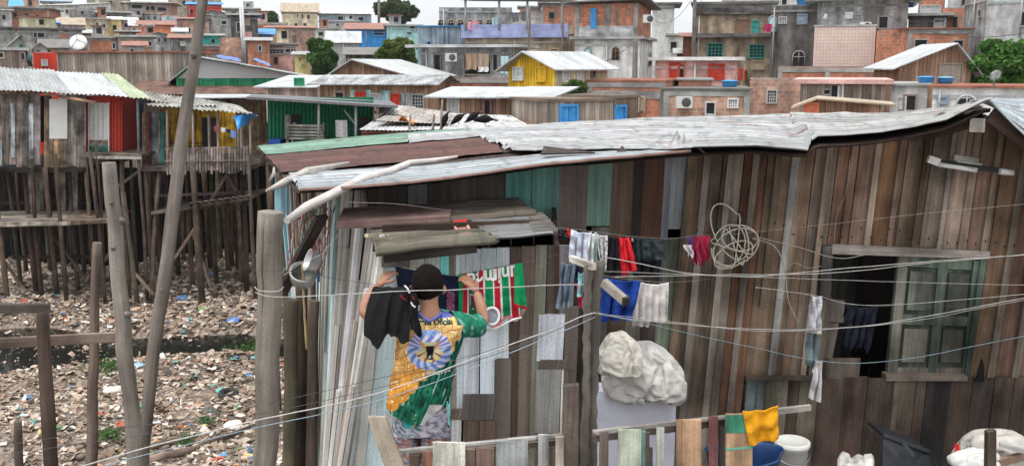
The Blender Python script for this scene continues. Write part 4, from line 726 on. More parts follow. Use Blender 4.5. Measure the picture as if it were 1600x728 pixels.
for k, (a, b, cl) in enumerate(((-60, 84, (.34, .35, .35)), (82, 132, (.52, .54, .56)), (130, 160, (.47, .49, .5)), (158, 183, (.40, .46, .3)))):
    mb = MB(); ex = lambda p: -60+(p+60)*(234+60)/(183+60)
    ye = lambda p: 141+(p)*(153-141)/232
    corr(mb, [P(ex(a), ye(ex(a)), 44.1), P(ex(b), ye(ex(b)), 44.1), P(b, 103.5+b*.075, 48.5), P(a, 103.5+a*.075, 48.5)], .2, .03, cl, 10, .06, .4, k*7)
    mb.build('roof_sheet', M['tin'], r)
mb = MB(); mb.hexa([P(-60, 101, 48.6), P(181, 117.5, 48.6), P(181, 150, 52), P(-60, 135, 52)], (0, .05, -.05), C['silver'], 0, True); mb.build('rear_roof', M['tin'], r)
mb = MB(); board(mb, -60, 72, 142, 147, 44.5, (.25, .14, .1), dj=0); mb.beam(P(70, 147, 44.3), P(150, 160, 44.2), .14, .1, (.35, .2, .14)); mb.build('eave_board', M['wood'], r)
mb = MB()
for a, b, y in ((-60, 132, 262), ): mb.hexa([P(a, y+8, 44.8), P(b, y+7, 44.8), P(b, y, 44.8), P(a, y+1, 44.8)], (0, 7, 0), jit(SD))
mb.hexa([P(134, 246, 44.4), P(222, 246, 44.4), P(222, 241, 44.4), P(134, 240, 44.4)], (0, 5, 0), (.2, .16, .13)); mb.beam(P(140, 246, 44.2), P(222, 247, 44.2), .1, .12, (.45, .42, .38)); mb.build('floor_deck', M['wood'], r)
stilts(r, [(-30, 262, 45, 4), (12, 262, 47, 3.5), (38, 262, 46, 4), (50, 262, 44.6, 3.5, 47), (70, 262, 44.7, 4, 72), (86, 240, 43.5, 3.5, 86), (88, 262, 50, 4), (108, 262, 46.5, 3), (120, 262, 50, 3.5), (133, 250, 45, 3.5), (150, 225, 44.2, 2.4, 147), (140, 235, 44, 3, 148), (172, 246, 46, 3), (190, 246, 45, 3.6), (204, 246, 48, 3), (216, 246, 44.6, 2.8), (25, 262, 50, 3), (60, 262, 51, 3), (100, 262, 51.5, 3), (-10, 262, 43.9, 4), (160, 246, 50, 3), (192, 300, 44, 4, 200), (184, 250, 51, 3)])
for a, b, y, D in ((-40, 172, 346, 43.6), (-40, 140, 318, 49), (20, 170, 402, 46)): mb = MB(); mb.beam(P(a, y, D), P(b, y-1, D), .14, .16, jit(SD if D > 45 else SG, .2)); mb.build('cross_beam', M['pole'], r)
for p, q, D in (((8, 410), (40, 455), 44), ((60, 340), (130, 430), 45), ((172, 300), (225, 262), 45), ((150, 430), (180, 380), 44.5)): mb = MB(); mb.beam(P(*p, D), P(*q, D), .1, .12, jit((.13, .1, .08), .3)); mb.build('cross_brace', M['pole'], r)
mb = MB()
mb.hexa([P(-60, 356, 43.4), P(110, 352, 43.4), P(110, 346, 43.4), P(-60, 348, 43.4)], (0, 3.5, 0), (.36, .31, .26)); mb.hexa([P(88, 353, 43.5), P(164, 349, 43.5), P(164, 343, 43.5), P(88, 345, 43.5)], (0, 3, 0), (.2, .14, .1)); mb.build('lower_platform', M['wood'], r)
for a, b in ((42, 55), (56, 68), (92, 102), (108, 121)): mb = MB(); board(mb, a, b, 268, 338, 47, jit((.34, .30, .26), .15), dj=.03); mb.build('hanging_board', M['wood'], r)
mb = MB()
for i in range(26): a = -60+i*11; board(mb, a, a+10.5, 262, 440, 53, jit((.009, .007, .006), .3), dj=.1)  # near-black backing added behind the stilts, under-house shade put into its colour
mb.build('shade_backing', M['wood'], r)

# --- yellow veranda house
r = thing('stilt_house', 'yellow walled stilt house with a picket veranda under an old corrugated roof', 'house', tuple(P(310, 262, 46)))
mb = MB(); [board(mb, a, a+8.4, 170, 240, 47, jit((.62, .36, .04), .12), dj=.01) for a in range(252, 362, 9)]; mb.build('yellow_wall', M['wood'], r)
for nm, a, b, y0, y1 in (('door', 316, 326, 184, 240), ('door', 330, 338, 184, 240)):
    mb = MB(); board(mb, a, b, y0, y1, 46.95, C['dark'] if a == 316 else (.06, .03, .025), dj=0); d = mb.build(nm, M['dark'], r)
    mb = MB(); board(mb, a-1, a, y0-1, y1, 46.9, (.25, .18, .12), dj=0); board(mb, b, b+1, y0-1, y1, 46.9, (.25, .18, .12), dj=0); mb.build('frame', M['wood'], d)
mb = MB(); board(mb, 262, 315, 222, 225, 46.9, (.3, .15, .03), dj=0); board(mb, 262, 315, 228, 230, 46.9, (.3, .15, .03), dj=0); mb.build('wall_rail', M['wood'], r)
mb = MB(); [board(mb, a, a+5.5, 176, 262, 46, jit(cl, .15), dj=.02) for a, cl in ((222, SB), (228, (.18, .08, .08)), (233, (.18, .08, .08)), (238, (.2, .3, .33)), (243, (.3, .28, .26)), (250, (.09, .33, .3)), (256, (.25, .2, .17)))]; mb.build('side_planks', M['wood'], r)
corrs = (((205, 152, 44.5), (300, 168, 44.3), (298, 152, 48), (222, 143, 48), (.36, .35, .31)), ((228, 164, 43.9), (402, 180, 43.5), (372, 165, 46.5), (300, 152, 46.5), (.44, .43, .39)), ((292, 168, 44.2), (342, 165, 45), (330, 158, 48), (292, 150, 48), (.42, .42, .38)))
for k, (a, b, c_, d, cl) in enumerate(corrs):
    mb = MB(); corr(mb, [P(*a), P(*b), P(*c_), P(*d)], .2, .035, cl, 6, .08, .5, 30+k); mb.build('roof_sheet', M['oldtin'], r)
mb = MB(); a = 260
while a < 388: board(mb, a, a+3, 230+random.uniform(-1.5, 2), 268+random.uniform(-2, 6), 44, jit((.3, .25, .23), .3), dj=.03); a += 4.6
mb.build('picket_railing', M['wood'], r)
mb = MB(); mb.beam(P(258, 252, 43.93), P(388, 250, 43.93), .08, .08, (.25, .2, .17)); mb.beam(P(258, 233, 44.05), P(388, 230, 44.05), .08, .08, (.25, .2, .17)); mb.build('rail', M['wood'], r)
for a, y in ((261, 173), (301, 176), (326, 178), (340, 178), (371, 180), (376, 180), (390, 179)): mb = MB(); mb.tube([P(a, y, 44.05), P(a+1, 232, 44.05), P(a+.5, 262, 44.05)], .055, (.3, .26, .22), 6); mb.build('post', M['pole'], r)
mb = MB(); mb.hexa([P(222, 268, 44.1), P(392, 266, 44.1), P(392, 260, 44.1), P(222, 262, 44.1)], (0, 6, 0), (.1, .08, .07)); mb.build('floor_deck', M['wood'], r)
stilts(r, [(228, 262, 45, 3.5), (240, 262, 48, 3.4), (249, 262, 44.5, 3.5, 222), (256, 262, 49, 3.4), (270, 262, 50, 4), (301, 255, 43.7, 5.2, 303), (292, 262, 47, 3.5), (318, 262, 51, 4), (330, 262, 47, 3.6), (345, 262, 50, 3.6), (356, 262, 52, 4), (366, 262, 47, 3.6), (378, 262, 46, 4), (388, 240, 43.7, 3.4, 389), (310, 300, 50, 3), (232, 262, 51, 3), (280, 262, 52.5, 3.6), (340, 262, 53, 3.6)])
mb = MB(); mb.hexa([P(236, 336, 44.2), P(392, 312, 44.2), P(392, 307, 44.2), P(236, 331, 44.2)], (0, 3, 0), (.15, .12, .1)); [mb.beam(P(300+i*11, 317-i*1.5, 43.5), P(296+i*11, 322-i*1.4, 47), .2, .05, jit((.22, .18, .15), .3)) for i in range(9)]; mb.build('lower_platform', M['wood'], r)
for p, q, D in (((325, 320), (355, 272), 45), ((355, 272), (380, 320), 46), ((272, 405), (305, 355), 44.4), ((300, 360), (330, 450), 45), ((262, 330), (392, 318), 49), ((240, 306), (390, 300), 46), ((205, 420), (240, 460), 44)): mb = MB(); mb.beam(P(*p, D), P(*q, D), .1, .12, jit((.16, .12, .1), .3)); mb.build('cross_brace', M['pole'], r)
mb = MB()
for i in range(30): a = 195+i*9.5; board(mb, a, a+9, 262, 432, 55, jit((.009, .007, .006), .3), dj=.1)  # added backing, coloured near black for the shade under the veranda house
mb.build('shade_backing', M['wood'], r)
mb = MB(); q = [P(364, 182, 43.4), P(402, 176, 43.4), P(404, 180, 45), P(372, 203, 43.2)]
mb.grid(lambda u, v: (q[0]*(1-u)+q[1]*u)*(1-v)+(q[3]*(1-u)+q[2]*u)*v+Vector((0, .1*math.sin(u*9+v*4), 0)), 16, 10, (.02, .28, .7)); ctag('tarpaulin', mb, M['plastic'], 'bright blue tarpaulin hung at the end of the picket veranda', 'tarpaulin')
for k, (a, cl, h, lb) in enumerate(((334, (.28, .1, .1), 9, 'faded red cloth pegged on the veranda line'), (345, (.75, .75, .78), 7, 'white rag pegged in the middle of the veranda line'), (352, (.03, .03, .03), 6, 'black sock on the veranda line'), (360, (.2, .35, .7), 11, 'light blue cloth pegged near the tarpaulin'))):
    mb = MB(); y = 197+k*2.2; A_ = P(a, y, 43.6); B_ = P(a+8, y+1, 43.6); hh = h*43.6/F; mb.grid(lambda u, v: A_*(1-u)+B_*u+Vector((0, .04*math.sin(u*9), -hh*v)), 6, 5, cl); ctag('washing', mb, M['cloth'], lb, 'washing', 'washing on the veranda line')
r = thing('wooden_house', 'brown plank house behind the veranda with a thin pale roof edge', 'house', tuple(P(360, 250, 49)))
mb = MB(); a = 296
while a < 424: board(mb, a, a+4.6, 152, 258, 50, jit((.24, .16, .1), .25), dj=.02); a += 5
mb.build('plank_wall', M['wood'], r); mb = MB(); mb.hexa([P(290, 153, 49), P(430, 151, 49), P(430, 148, 53), P(300, 146, 53)], (0, 0, -.06), C['lgrey']); mb.build('roof', M['tin'], r)
stilts(r, [(300, 258, 50.2, 3.2), (330, 258, 50.2, 3.2), (365, 258, 50.2, 3.2), (400, 258, 50.2, 3.2), (420, 258, 50.2, 3.2)])
mb = MB(); [board(mb, a, a+9, 200, 440, 56+.02*a-8, jit((.009, .007, .006), .3), dj=.1) for a in range(392, 520, 10)]; mb.build('shade_backing', M['wood'], r)  # backing added below the plank house, shade painted as near-black colour

# --- green shack
r = thing('green_shack', 'dark green corrugated shack with a porch of thin posts behind the red roof', 'shack', tuple(P(500, 222, 31)))
mb = MB(); q = [P(418, 228, 31), P(582, 228, 31), P(582, 158, 31), P(418, 152, 31)]
N_ = 200; mb.grid(lambda u, v: (q[0]*(1-u)+q[1]*u)*(1-v)+(q[3]*(1-u)+q[2]*u)*v+Vector((0, .025*math.sin(u*3.3/.12*6.28), 0)), N_*2, 2, (.015, .17, .085), True, (3.3, 1.4)); mb.build('wall', M['plain'], r)
mb = MB(); mb.hexa([P(582, 225, 31.02), P(582, 158, 31.02), P(584, 158, 34.5), P(584, 225, 34.5)], (-.06, 0, 0), (.015, .15, .08)); mb.hexa([P(418, 152, 31.02), P(418, 228, 31.02), P(430, 228, 34.5), P(430, 152, 34.5)], (.06, 0, 0), (.015, .15, .08)); mb.hexa([P(584, 225, 34.6), P(425, 225, 34.6), P(425, 152, 34.6), P(584, 152, 34.6)], (0, -.06, 0), (.015, .15, .08)); mb.build('side_wall', M['plain'], r)
mb = MB(); mb.hexa([P(385, 151.5, 29.3), P(622, 165.5, 29.3), P(610, 158, 35), P(395, 147, 35)], (0, 0, -.07), (.13, .13, .14)); mb.build('roof', M['tin'], r)
mb = MB(); board(mb, 455, 469, 179, 196, 30.93, C['dark'], dj=0); o = mb.build('window', M['dark'], r); mb = MB(); board(mb, 453, 455, 178, 197, 30.88, (.3, .28, .25), dj=0); board(mb, 445, 453, 179, 218, 30.86, (.32, .3, .27), dj=0); mb.build('frame', M['wood'], o)
mb = MB(); board(mb, 560, 576, 184, 225, 30.93, (.05, .03, .03), dj=0); mb.build('door', M['dark'], r)
for a, y0, y1 in ((498, 158, 200), (556, 164, 214), (590, 165, 210)): mb = MB(); mb.tube([P(a, y0, 29.6), P(a, y1+15, 29.6)], .04, (.35, .36, .36), 6); mb.build('porch_post', M['plain'], r)
mb = MB(); mb.beam(P(538, 172, 29.8), P(556, 195, 29.7), .05, .05, (.2, .25, .22)); mb.build('brace', M['plain'], r)
mb = MB(); mb.hexa([P(400, 236, 29.5), P(600, 236, 29.5), P(600, 229, 29.5), P(400, 229, 29.5)], (0, 5.4, 0), (.12, .1, .08)); mb.build('floor_deck', M['wood'], r)
stilts(r, [(420, 232, 29.8, 5), (470, 232, 29.8, 5), (520, 232, 29.8, 5), (580, 232, 29.8, 5), (440, 232, 34, 5), (500, 232, 34, 5), (570, 232, 34, 5)])
t = thing('pallet_bench', 'pale wooden slat bench in front of the dark green wall', 'bench', tuple(P(478, 222, 30)))
for k, y in enumerate((196, 201, 206, 211, 216)): mb = MB(); mb.beam(P(448+k, y, 30), P(503+k*1.3, y+1, 30), .16, .06, jit((.4, .37, .34), .15)); mb.build('slat', M['wood'], t)
for a in (449, 457, 503): mb = MB(); mb.beam(P(a+3, 192, 30.1), P(a, 226, 30.1), .07, .07, (.35, .32, .29)); mb.build('leg', M['wood'], t)
mb = MB(); A_ = P(524, 188, 29.5); mb.grid(lambda u, v: A_+Vector((.34*u, .03*math.sin(u*8), -.5*v)), 8, 8, (.42, .42, .42)); ctag('towel', mb, M['cloth'], 'grey towel hanging by the green wall', 'towel')
mb = MB(); mb.box(P(420, 226, 30.2), P(446, 216, 30.9), (.02, .08, .4)); ctag('crate', mb, M['plastic'], 'blue crate on the floor of the green shack', 'crate')

# --- pale flat roof where the vultures stand
r = thing('low_house', 'low house with a flat bright white metal roof where the vultures gather', 'house', tuple(P(700, 210, 28)))
for k, (a, b, c_, d, cl) in enumerate((((560, 203, 27.2), (842, 204, 27.2), (800, 181, 33), (610, 172, 33.5), (.58, .59, .58)), ((585, 190, 28), (700, 196, 28.4), (705, 178, 32), (632, 168, 32), (.45, .4, .36)), ((582, 181, 29.5), (640, 186, 29.5), (650, 170, 33), (600, 166, 33), (.6, .6, .58)))):
    mb = MB(); corr(mb, [P(*a)+Vector((0, 0, .04*k)), P(*b)+Vector((0, 0, .04*k)), P(*c_)+Vector((0, 0, .04*k)), P(*d)+Vector((0, 0, .04*k))], .12, .01, cl, 6, .04, .2, 50+k); mb.build('roof_sheet', M['sheet'], r)
mb = MB(); mb.hexa([P(565, 280, 27.6), P(838, 280, 27.6), P(838, 206, 27.6), P(565, 206, 27.6)], (0, 5, 0), (.22, .1, .08)); mb.build('wall', M['siding'], r)
stilts(r, [(580, 275, 27.8, 5), (650, 275, 27.8, 5), (730, 275, 27.8, 5), (820, 275, 27.8, 5), (600, 275, 32, 5), (700, 275, 32, 5), (800, 275, 32, 5)])
for x, y0, y1, lb in ((676, 178, 204, 'short leaning stick rising from the white metal roof'), (689, 156, 203, 'straight grey post just left of the vultures'), (640, 178, 203, 'bent stick beside the orange tarpaulin')):
    mb = MB(); pole(mb, [(x, y1, 27), (x+2, y0, 27)], [2, 1.6], (.25, .22, .2), 6); ctag('roof_post', mb, M['pole'], lb, 'post')
mb = MB(); A_ = P(622, 194, 28.2); mb.grid(lambda u, v: A_+Vector((.45*u, .35*v, .1+.12*math.sin(u*5+v*3)*(1-v))), 10, 8, (.75, .25, .05)); ctag('tarpaulin', mb, M['plastic'], 'crumpled orange tarpaulin lying on the white metal roof', 'tarpaulin')

def vulture(label, px, py, D, L_, face, lean, h=1.0):
    """black vulture: shaped body, neck, bare grey head with hooked bill, tail, folded wings and two legs; face +1 looks right"""
    f = P(px, py, D); t = thing('vulture', label, 'vulture', tuple(f), 'black vultures on the white roof'); s = L_*D/F; fx = face
    def q(a, b, y=0): return f+Vector((a*s*fx, y*s, b*s))
    mb = MB(); bk = (.018, .017, .018)
    n0, n1 = math.sin(lean), math.cos(lean)
    base = q(-.1, .32); ax = Vector((n1*fx, 0, n0)); up = Vector((-n0*fx, 0, n1))
    prof = [(-.5, .03), (-.42, .09), (-.25, .15), (-.08, .2), (.12, .225), (.3, .18), (.4, .11), (.48, .075), (.56, .06)]
    mb.tube([base+ax*a*s+up*(.05*math.sin((a+.5)*3))*s for a, _ in prof], [r_*s for _, r_ in prof], bk, 12)
    b = mb.build('body', M['cloth'], t)
    hd = base+ax*.56*s; mb = MB(); hp = [(0, .055), (.06, .062), (.12, .065), (.17, .045), (.24, .02), (.27, .008)]
    hx = Vector((fx*.85, 0, .35-(.7 if lean < .1 else 0))).normalized(); mb.tube([hd+hx*a*s+Vector((0, 0, -.04*s if a > .25 else 0)) for a, _ in hp], [r_*s for _, r_ in hp], (.09, .085, .085), 9); mb.build('head', M['plain'], t)
    for sy in (-1, 1):
        mb = MB(); wp = [(.32, .05), (.15, .11), (-.1, .12), (-.3, .1), (-.48, .05), (-.58, .015)]
        mb.tube([base+ax*a*s+up*.04*s+Vector((0, sy*.13*s*(1 if a > -.3 else .5), 0)) for a, _ in wp], [r_*s for _, r_ in wp], (.012, .012, .013), 8); mb.build('wing', M['cloth'], t)
        mb = MB(); mb.tube([q(-.02, .22, sy*.07), q(.0, .1, sy*.07), q(.0, .0, sy*.07)], [.035*s, .02*s, .015*s], (.2, .19, .18), 6)
        for k in (-1, 0, 1): mb.tube([q(0, .012, sy*.07), q(.08, .008, sy*.07+k*.05)], [.012*s, .006*s], (.2, .19, .18), 4)
        mb.build('leg', M['plain'], t)
    mb = MB(); tb = base-ax*.42*s; mb.hexa([tb+Vector((0, -.07*s, 0)), tb+Vector((0, .07*s, 0)), tb-ax*.2*s+Vector((0, .1*s, 0)), tb-ax*.2*s+Vector((0, -.1*s, 0))], up*.03*s, (.012, .012, .012)); mb.build('tail', M['cloth'], t)
vulture('upright black vulture at the left end of the group', 698, 196, 26.6, 23, 1, 1.25)
vulture('black vulture leaning forward, second from the left', 717, 195, 26.8, 24, 1, .65)
vulture('black vulture with stretched neck behind the feeding one', 741, 192, 27.3, 25, 1, .6)
vulture('hunched black vulture with its grey head lowered, at the right end', 758, 197, 26.4, 29, 1, .05)
# ---------------------------------------------------------------- the big plank shack in front
DECK = EYE-3.02
fr = [(470, 305), (560, 300), (690, 288), (850, 264), (1000, 251), (1080, 243), (1180, 238), (1255, 245), (1263, 246), (1276, 229), (1330, 227), (1380, 221), (1420, 214), (1480, 200), (1515, 183), (1540, 170), (1550, 168)]
bk = [(402, 231, 12), (560, 216, 12), (740, 203, 11.6), (1000, 189, 10.6), (1250, 184, 9), (1400, 181, 8), (1480, 176, 7.5), (1518, 167, 7.3)]
def lerpl(l, x): return float(np.interp(x, [p[0] for p in l], [p[1] for p in l]))
def Rf(s, t):
    fp = 470+1080*s; D0 = 6.2+.2*s; a = P(fp, lerpl(fr, fp), D0); bp = 402+1116*s; b = P(bp, lerpl([(p[0], p[1]) for p in bk], bp), lerpl([(p[0], p[2]) for p in bk], bp))
    p = a*(1-t)+b*t; smooth = min(1, t*6)
    # away from the torn front edge the sheets level out
    fy = 305+(172-305)*s; a2 = P(fp, fy if s > .0 else 305, D0); k = smooth*(1-t)*(.5 if s > .3 else .2)*0
    return p+(a2-a)*k
def proj(p):
    v = Vector(p)-Vector((0, 0, EYE)); f_ = Vector((0, math.cos(TH), -math.sin(TH))); u_ = Vector((0, math.sin(TH), math.cos(TH))); d = v.dot(f_)
    return 800+F*v.x/d, 364-F*v.dot(u_)/d
GS = [(i/240, j/120) for j in range(121) for i in range(241)]; GP = np.array([proj(Rf(*g_)) for g_ in GS])
def st(px, py): return GS[int(((GP[:, 0]-px)**2+((GP[:, 1]-py)*2.5)**2).argmin())]
shack = thing('plank_shack', 'large weathered plank shack with a patched white and rusty tin roof, in front', 'shack', (.8, 7, DECK))
RN = Vector((0, 0, 1))
def sheet(name, corners, layer, c, mat='sheet', pitch=.11, amp=.013, rag=.012, seed=0, cf=None, crump=.006, lift=0):
    """roof sheet over four photo corners (front-left, front-right, back-right, back-left) lying on the roof surface"""
    q = [c_ if isinstance(c_, tuple) and len(c_) == 2 and max(c_) <= 1.001 else st(*c_) for c_ in corners]
    w0 = (Rf(*q[0])-Rf(*q[1])).length; h0 = (Rf(*q[0])-Rf(*q[3])).length; nv = max(6, int(h0/pitch*4)); nu = max(8, int(w0/.04)); mb = MB()
    def fn(u, v):
        e = rag*mn.noise((u*w0*3, seed, 0))+rag*.6*mn.noise((u*w0*13, seed+5, 0)); e2 = rag*1.2*mn.noise((v*h0*4, seed+9, 1))
        v2 = v+(e*(1-v)*2-e*v*2); u2 = u+e2*(1-2*u)*1.0
        s = (q[0][0]*(1-u2)+q[1][0]*u2)*(1-v2)+(q[3][0]*(1-u2)+q[2][0]*u2)*v2; t = (q[0][1]*(1-u2)+q[1][1]*u2)*(1-v2)+(q[3][1]*(1-u2)+q[2][1]*u2)*v2
        p = Rf(min(max(s, 0), 1), t); z = layer*.012+amp*math.sin(v*h0/pitch*6.28)+crump*mn.noise((p.x*2.2, p.y*2.2, seed))+crump*.5*mn.noise((p.x*7, p.y*5, seed))
        z += lift*max(0, .12-v)/.12*max(0, mn.noise((u*w0*2.2, seed+3, 2))+.1)
        return p+Vector((0, 0, z))
    mb.grid(fn, nu, nv, cf or c, True)
    # uv: u across the corrugations, v along them
    k = len(mb.uv)//1; mb.uv = [(b_*h0, a_*w0) for a_, b_ in mb.uv]
    return mb.build(name, M[mat], shack)
WH = (.43, .44, .44); BW = (.38, .42, .44)
sheet('roof_underlay', [(0., 0.05), (1., 0.05), (1., 1.), (0., 1.)], -1.3, (.07, .045, .035), 'rusty', rag=.004, seed=1)
def rustedge(u, v): return mixc((.20, .10, .07), BW, min(1, max(0, (v-.02)*12)))
sheet('roof_sheet', [(472, 305), (1078, 244), (1040, 238), (452, 276)], 2.2, BW, amp=.012, seed=2, cf=rustedge)
sheet('roof_sheet', [(436, 272), (785, 240), (765, 217), (404, 247)], 1.2, (.125, .055, .045), 'rusty', seed=3, amp=.008)
sheet('roof_sheet', [(408, 247), (700, 220), (735, 204), (402, 232)], 2.2, (.17, .32, .235), 'sheet', seed=4, amp=.005, rag=.008)
sheet('roof_sheet', [(640, 228), (800, 214), (775, 207), (640, 215)], 2.6, WH, seed=5, rag=.06)
sheet('roof_sheet', [(800, 244), (1080, 243), (1090, 222), (775, 226)], 3.4, WH, seed=6, rag=.05, lift=.05)
sheet('roof_sheet', [(1050, 244), (1264, 246), (1275, 215), (1060, 218)], 3.8, (.40, .41, .41), seed=7, rag=.012)
sheet('roof_sheet', [(1268, 232), (1552, 170), (1500, 181), (1260, 205)], 4.4, (.42, .42, .41), seed=8, rag=.01, crump=.010)
sheet('roof_sheet', [(765, 228), (1290, 214), (1270, 199), (740, 213)], 2.6, (.45, .46, .47), seed=9, rag=.03)
sheet('roof_sheet', [(735, 215), (1260, 201), (1255, 184), (738, 204)], 2.0, WH, seed=10, rag=.02)
sheet('roof_sheet', [(1240, 204), (1500, 186), (1518, 168), (1235, 185)], 2.8, (.36, .36, .35), seed=11, rag=.03, crump=.014)
# ridge and right slope
RR = [P(1548, 166, 6.35), P(1760, 330, 6.35), P(1790, 150, 12), P(1514, 164, 7.4)]
mb = MB(); w0 = 2.2
def fnr(u, v):
    p = (RR[0]*(1-u)+RR[1]*u)*(1-v)+(RR[3]*(1-u)+RR[2]*u)*v; return p+Vector((0, 0, .03+.01*math.sin(v*4.5/.076*6.28/1.0)+.02*mn.noise(p*2)-.06*math.sin(u*3.14)*(1-v)))
mb.grid(fnr, 50, 240, (.44, .50, .54), True, (4.5, 2)); mb.uv = [(b_*2, a_*.5) for a_, b_ in mb.uv]; mb.build('roof_sheet', M['sheet'], shack)
# crumpled flap and torn scraps on the edge
mb = MB(); A_, B_, C_, D_ = P(1036, 243, 6.5), P(1104, 243, 6.45), P(1078, 226, 6.8), P(1058, 214, 6.6)
mb.grid(lambda u, v: (A_*(1-u)+B_*u)*(1-v)+(D_*(1-u)+C_*u)*v+Vector((0, .03*math.sin(u*7+v*3), .02*math.sin(u*11-v*4)+.03)), 14, 10, (.5, .5, .49), False, (.5, .5)); mb.build('bent_flap', M['sheet'], shack)
for (a, b, c_) in (((845, 240), (930, 238), (850, 228)), ((962, 240), (985, 240), (972, 228)), ((1450, 188), (1500, 178), (1470, 176)), ((1262, 232), (1300, 229), (1264, 226)), ((1510, 172), (1535, 166), (1520, 161))):
    mb = MB(); a_, b_, d_2 = P(*a, 6.6), P(*b, 6.6), P(*c_, 6.75); mb.hexa([a_, b_, b_.lerp(d_2, .7), d_2], (0, .01, -.01), (.05, .035, .03)); mb.build('torn_scrap', M['rusty'], shack)
# rafters and rake board under the front edge
mb = MB()
for i in range(24):
    s0, s1 = i/24, (i+1)/24; (i < 0) and mb.beam(Rf(s0, .07)+Vector((0, 0, -.07)), Rf(s1, .07)+Vector((0, 0, -.07)), .03, .05, (.08, .05, .04))
mb.beam(P(1548, 172, 6.45)+Vector((0, 0, -.03)), P(1760, 338, 6.45), .03, .1, (.07, .045, .035)); mb.build('rake_board', M['wood'], shack)
for t_ in (.4, .6, .85):
    mb = MB()
    for i in range(12): mb.beam(Rf(i/12, t_)+Vector((0, 0, -.08)), Rf((i+1)/12, t_)+Vector((0, 0, -.08)), .06, .08, (.12, .08, .06))
    mb.build('purlin', M['wood'], shack)
mb = MB(); mb.beam(P(1527, 196, 6.45), P(1532, 190, 7.4), .09, .09, (.45, .42, .36)); mb.build('ridge_beam', M['wood'], shack)

# bvh of the roof to cut the boards under it
bm_v = [Rf(i/60, j/20) for j in range(21) for i in range(61)]; bm_f = [(j*61+i, j*61+i+1, (j+1)*61+i+1, (j+1)*61+i) for j in range(20) for i in range(60)]
b0_ = len(bm_v); bm_v += RR; bm_f.append((b0_, b0_+1, b0_+2, b0_+3)); RBVH = BVHTree.FromPolygons([tuple(v) for v in bm_v], bm_f)
def roofz(x, y, dflt):
    h = RBVH.ray_cast(Vector((x, y, 0)), Vector((0, 0, 1))); return h[0].z if h[0] else dflt

# main wall boards
WD = 7.0
def wz(px, D=WD):
    """top z of a board at photo column px on the wall"""
    x = (px-800)/F*D*1.0; return roofz(x, D, EYE-.3)-.035
def wboard(mb, xt, xt2, yt, yb, c, k=None, D=WD, th=.025, dj=.012):
    """board whose top corners are at photo columns xt..xt2 at row yt ('r' = up to the roof) leaning by k px per row"""
    k = (.11+(xt-1200)*.00012) if k is None else k; d = D+random.uniform(-dj, dj)
    y0 = 250 if yt == 'r' else yt
    a = P(xt-k*(yb-y0), yb, d); b = P(xt2-k*(yb-y0), yb, d); t1 = P(xt2, y0, d); t0 = P(xt, y0, d)
    if yt == 'r':
        for t, bb in ((t0, a), (t1, b)):
            z = roofz(t.x, d, EYE-.3)-.03; f_ = (z-bb.z)/(t.z-bb.z); t.x = bb.x+(t.x-bb.x)*f_; t.z = z
    mb.hexa([a, b, t1, t0], (0, th, 0), c, 0, True)
BR = (.25, .160, .108); RB = (.265, .142, .088); GR = (.29, .24, .195); DB = (.075, .05, .04); LG = (.33, .30, .26)
wall = MB(); x = 1088
def inwin(a, b): return b > 1302 and a < 1538
k_ = lambda x: .11+(x-1200)*.00012
while x < 1720:
    w_ = random.uniform(33, 43); xr = x+w_; c = jit(mixc(BR, random.choice((RB, GR, GR, BR, DB)), random.random()*.9), .22)
    low = 1500
    if inwin(x-k_(x)*140, xr-k_(x)*140):
        wboard(wall, x, xr-1.8, 'r', 392+(x-1300)*.045, c)
    if random.random() < .22 and not 1230 < x < 1620: wboard(wall, x+1, xr-2, random.uniform(420, 520), random.uniform(560, 586) if x > 1190 else random.uniform(600, 700), jit(mixc(GR, LG, random.random()), .2), D=WD-.018)
    if inwin(x-k_(x)*140, xr-k_(x)*140): pass
    elif x > 1540: wboard(wall, x, xr-1.8, 'r', 594, c); 
    elif x > 1190: wboard(wall, x, xr-1.8, 'r', 588, c)
    else: wboard(wall, x, xr-1.8, 'r', 760, c)
    x = xr
wall.build('plank_wall', M['wood'], shack)
mb = MB()
x = 1100
while x < 1720:
    w_ = random.uniform(7, 11); xb = x-k_(x)*130; end = 391+(x-1300)*.045 if inwin(xb-4, xb+14) else (random.choice((590, 590, 480)) if x > 1190 else 700)
    wboard(mb, x, x+w_, 'r', end, jit(mixc(BR, LG, random.random()*.8), .2), D=WD-.035, th=.02)
    x += random.uniform(34, 42)
wboard(mb, 1238, 1250, 'r', 588, (.42, .40, .37), D=WD-.05); wboard(mb, 1075, 1088, 'r', 600, (.27, .2, .14), .1, D=WD-.04)
mb.build('batten', M['wood'], shack)
mb = MB()
for i in range(34):
    px = 1090+i*15+random.uniform(-1, 1); yy = 372+.045*(px-1300)+random.uniform(-4, 3)+(0 if random.random() < .8 else -14); p = P(px, yy, WD-.058)
    mb.hexa([p, p+Vector((.005, 0, 0)), p+Vector((.005, 0, .008+.012*random.random())), p+Vector((0, 0, .014))], (0, .01, 0), (.03, .025, .02))
mb.build('nail_row', M['wood'], shack)
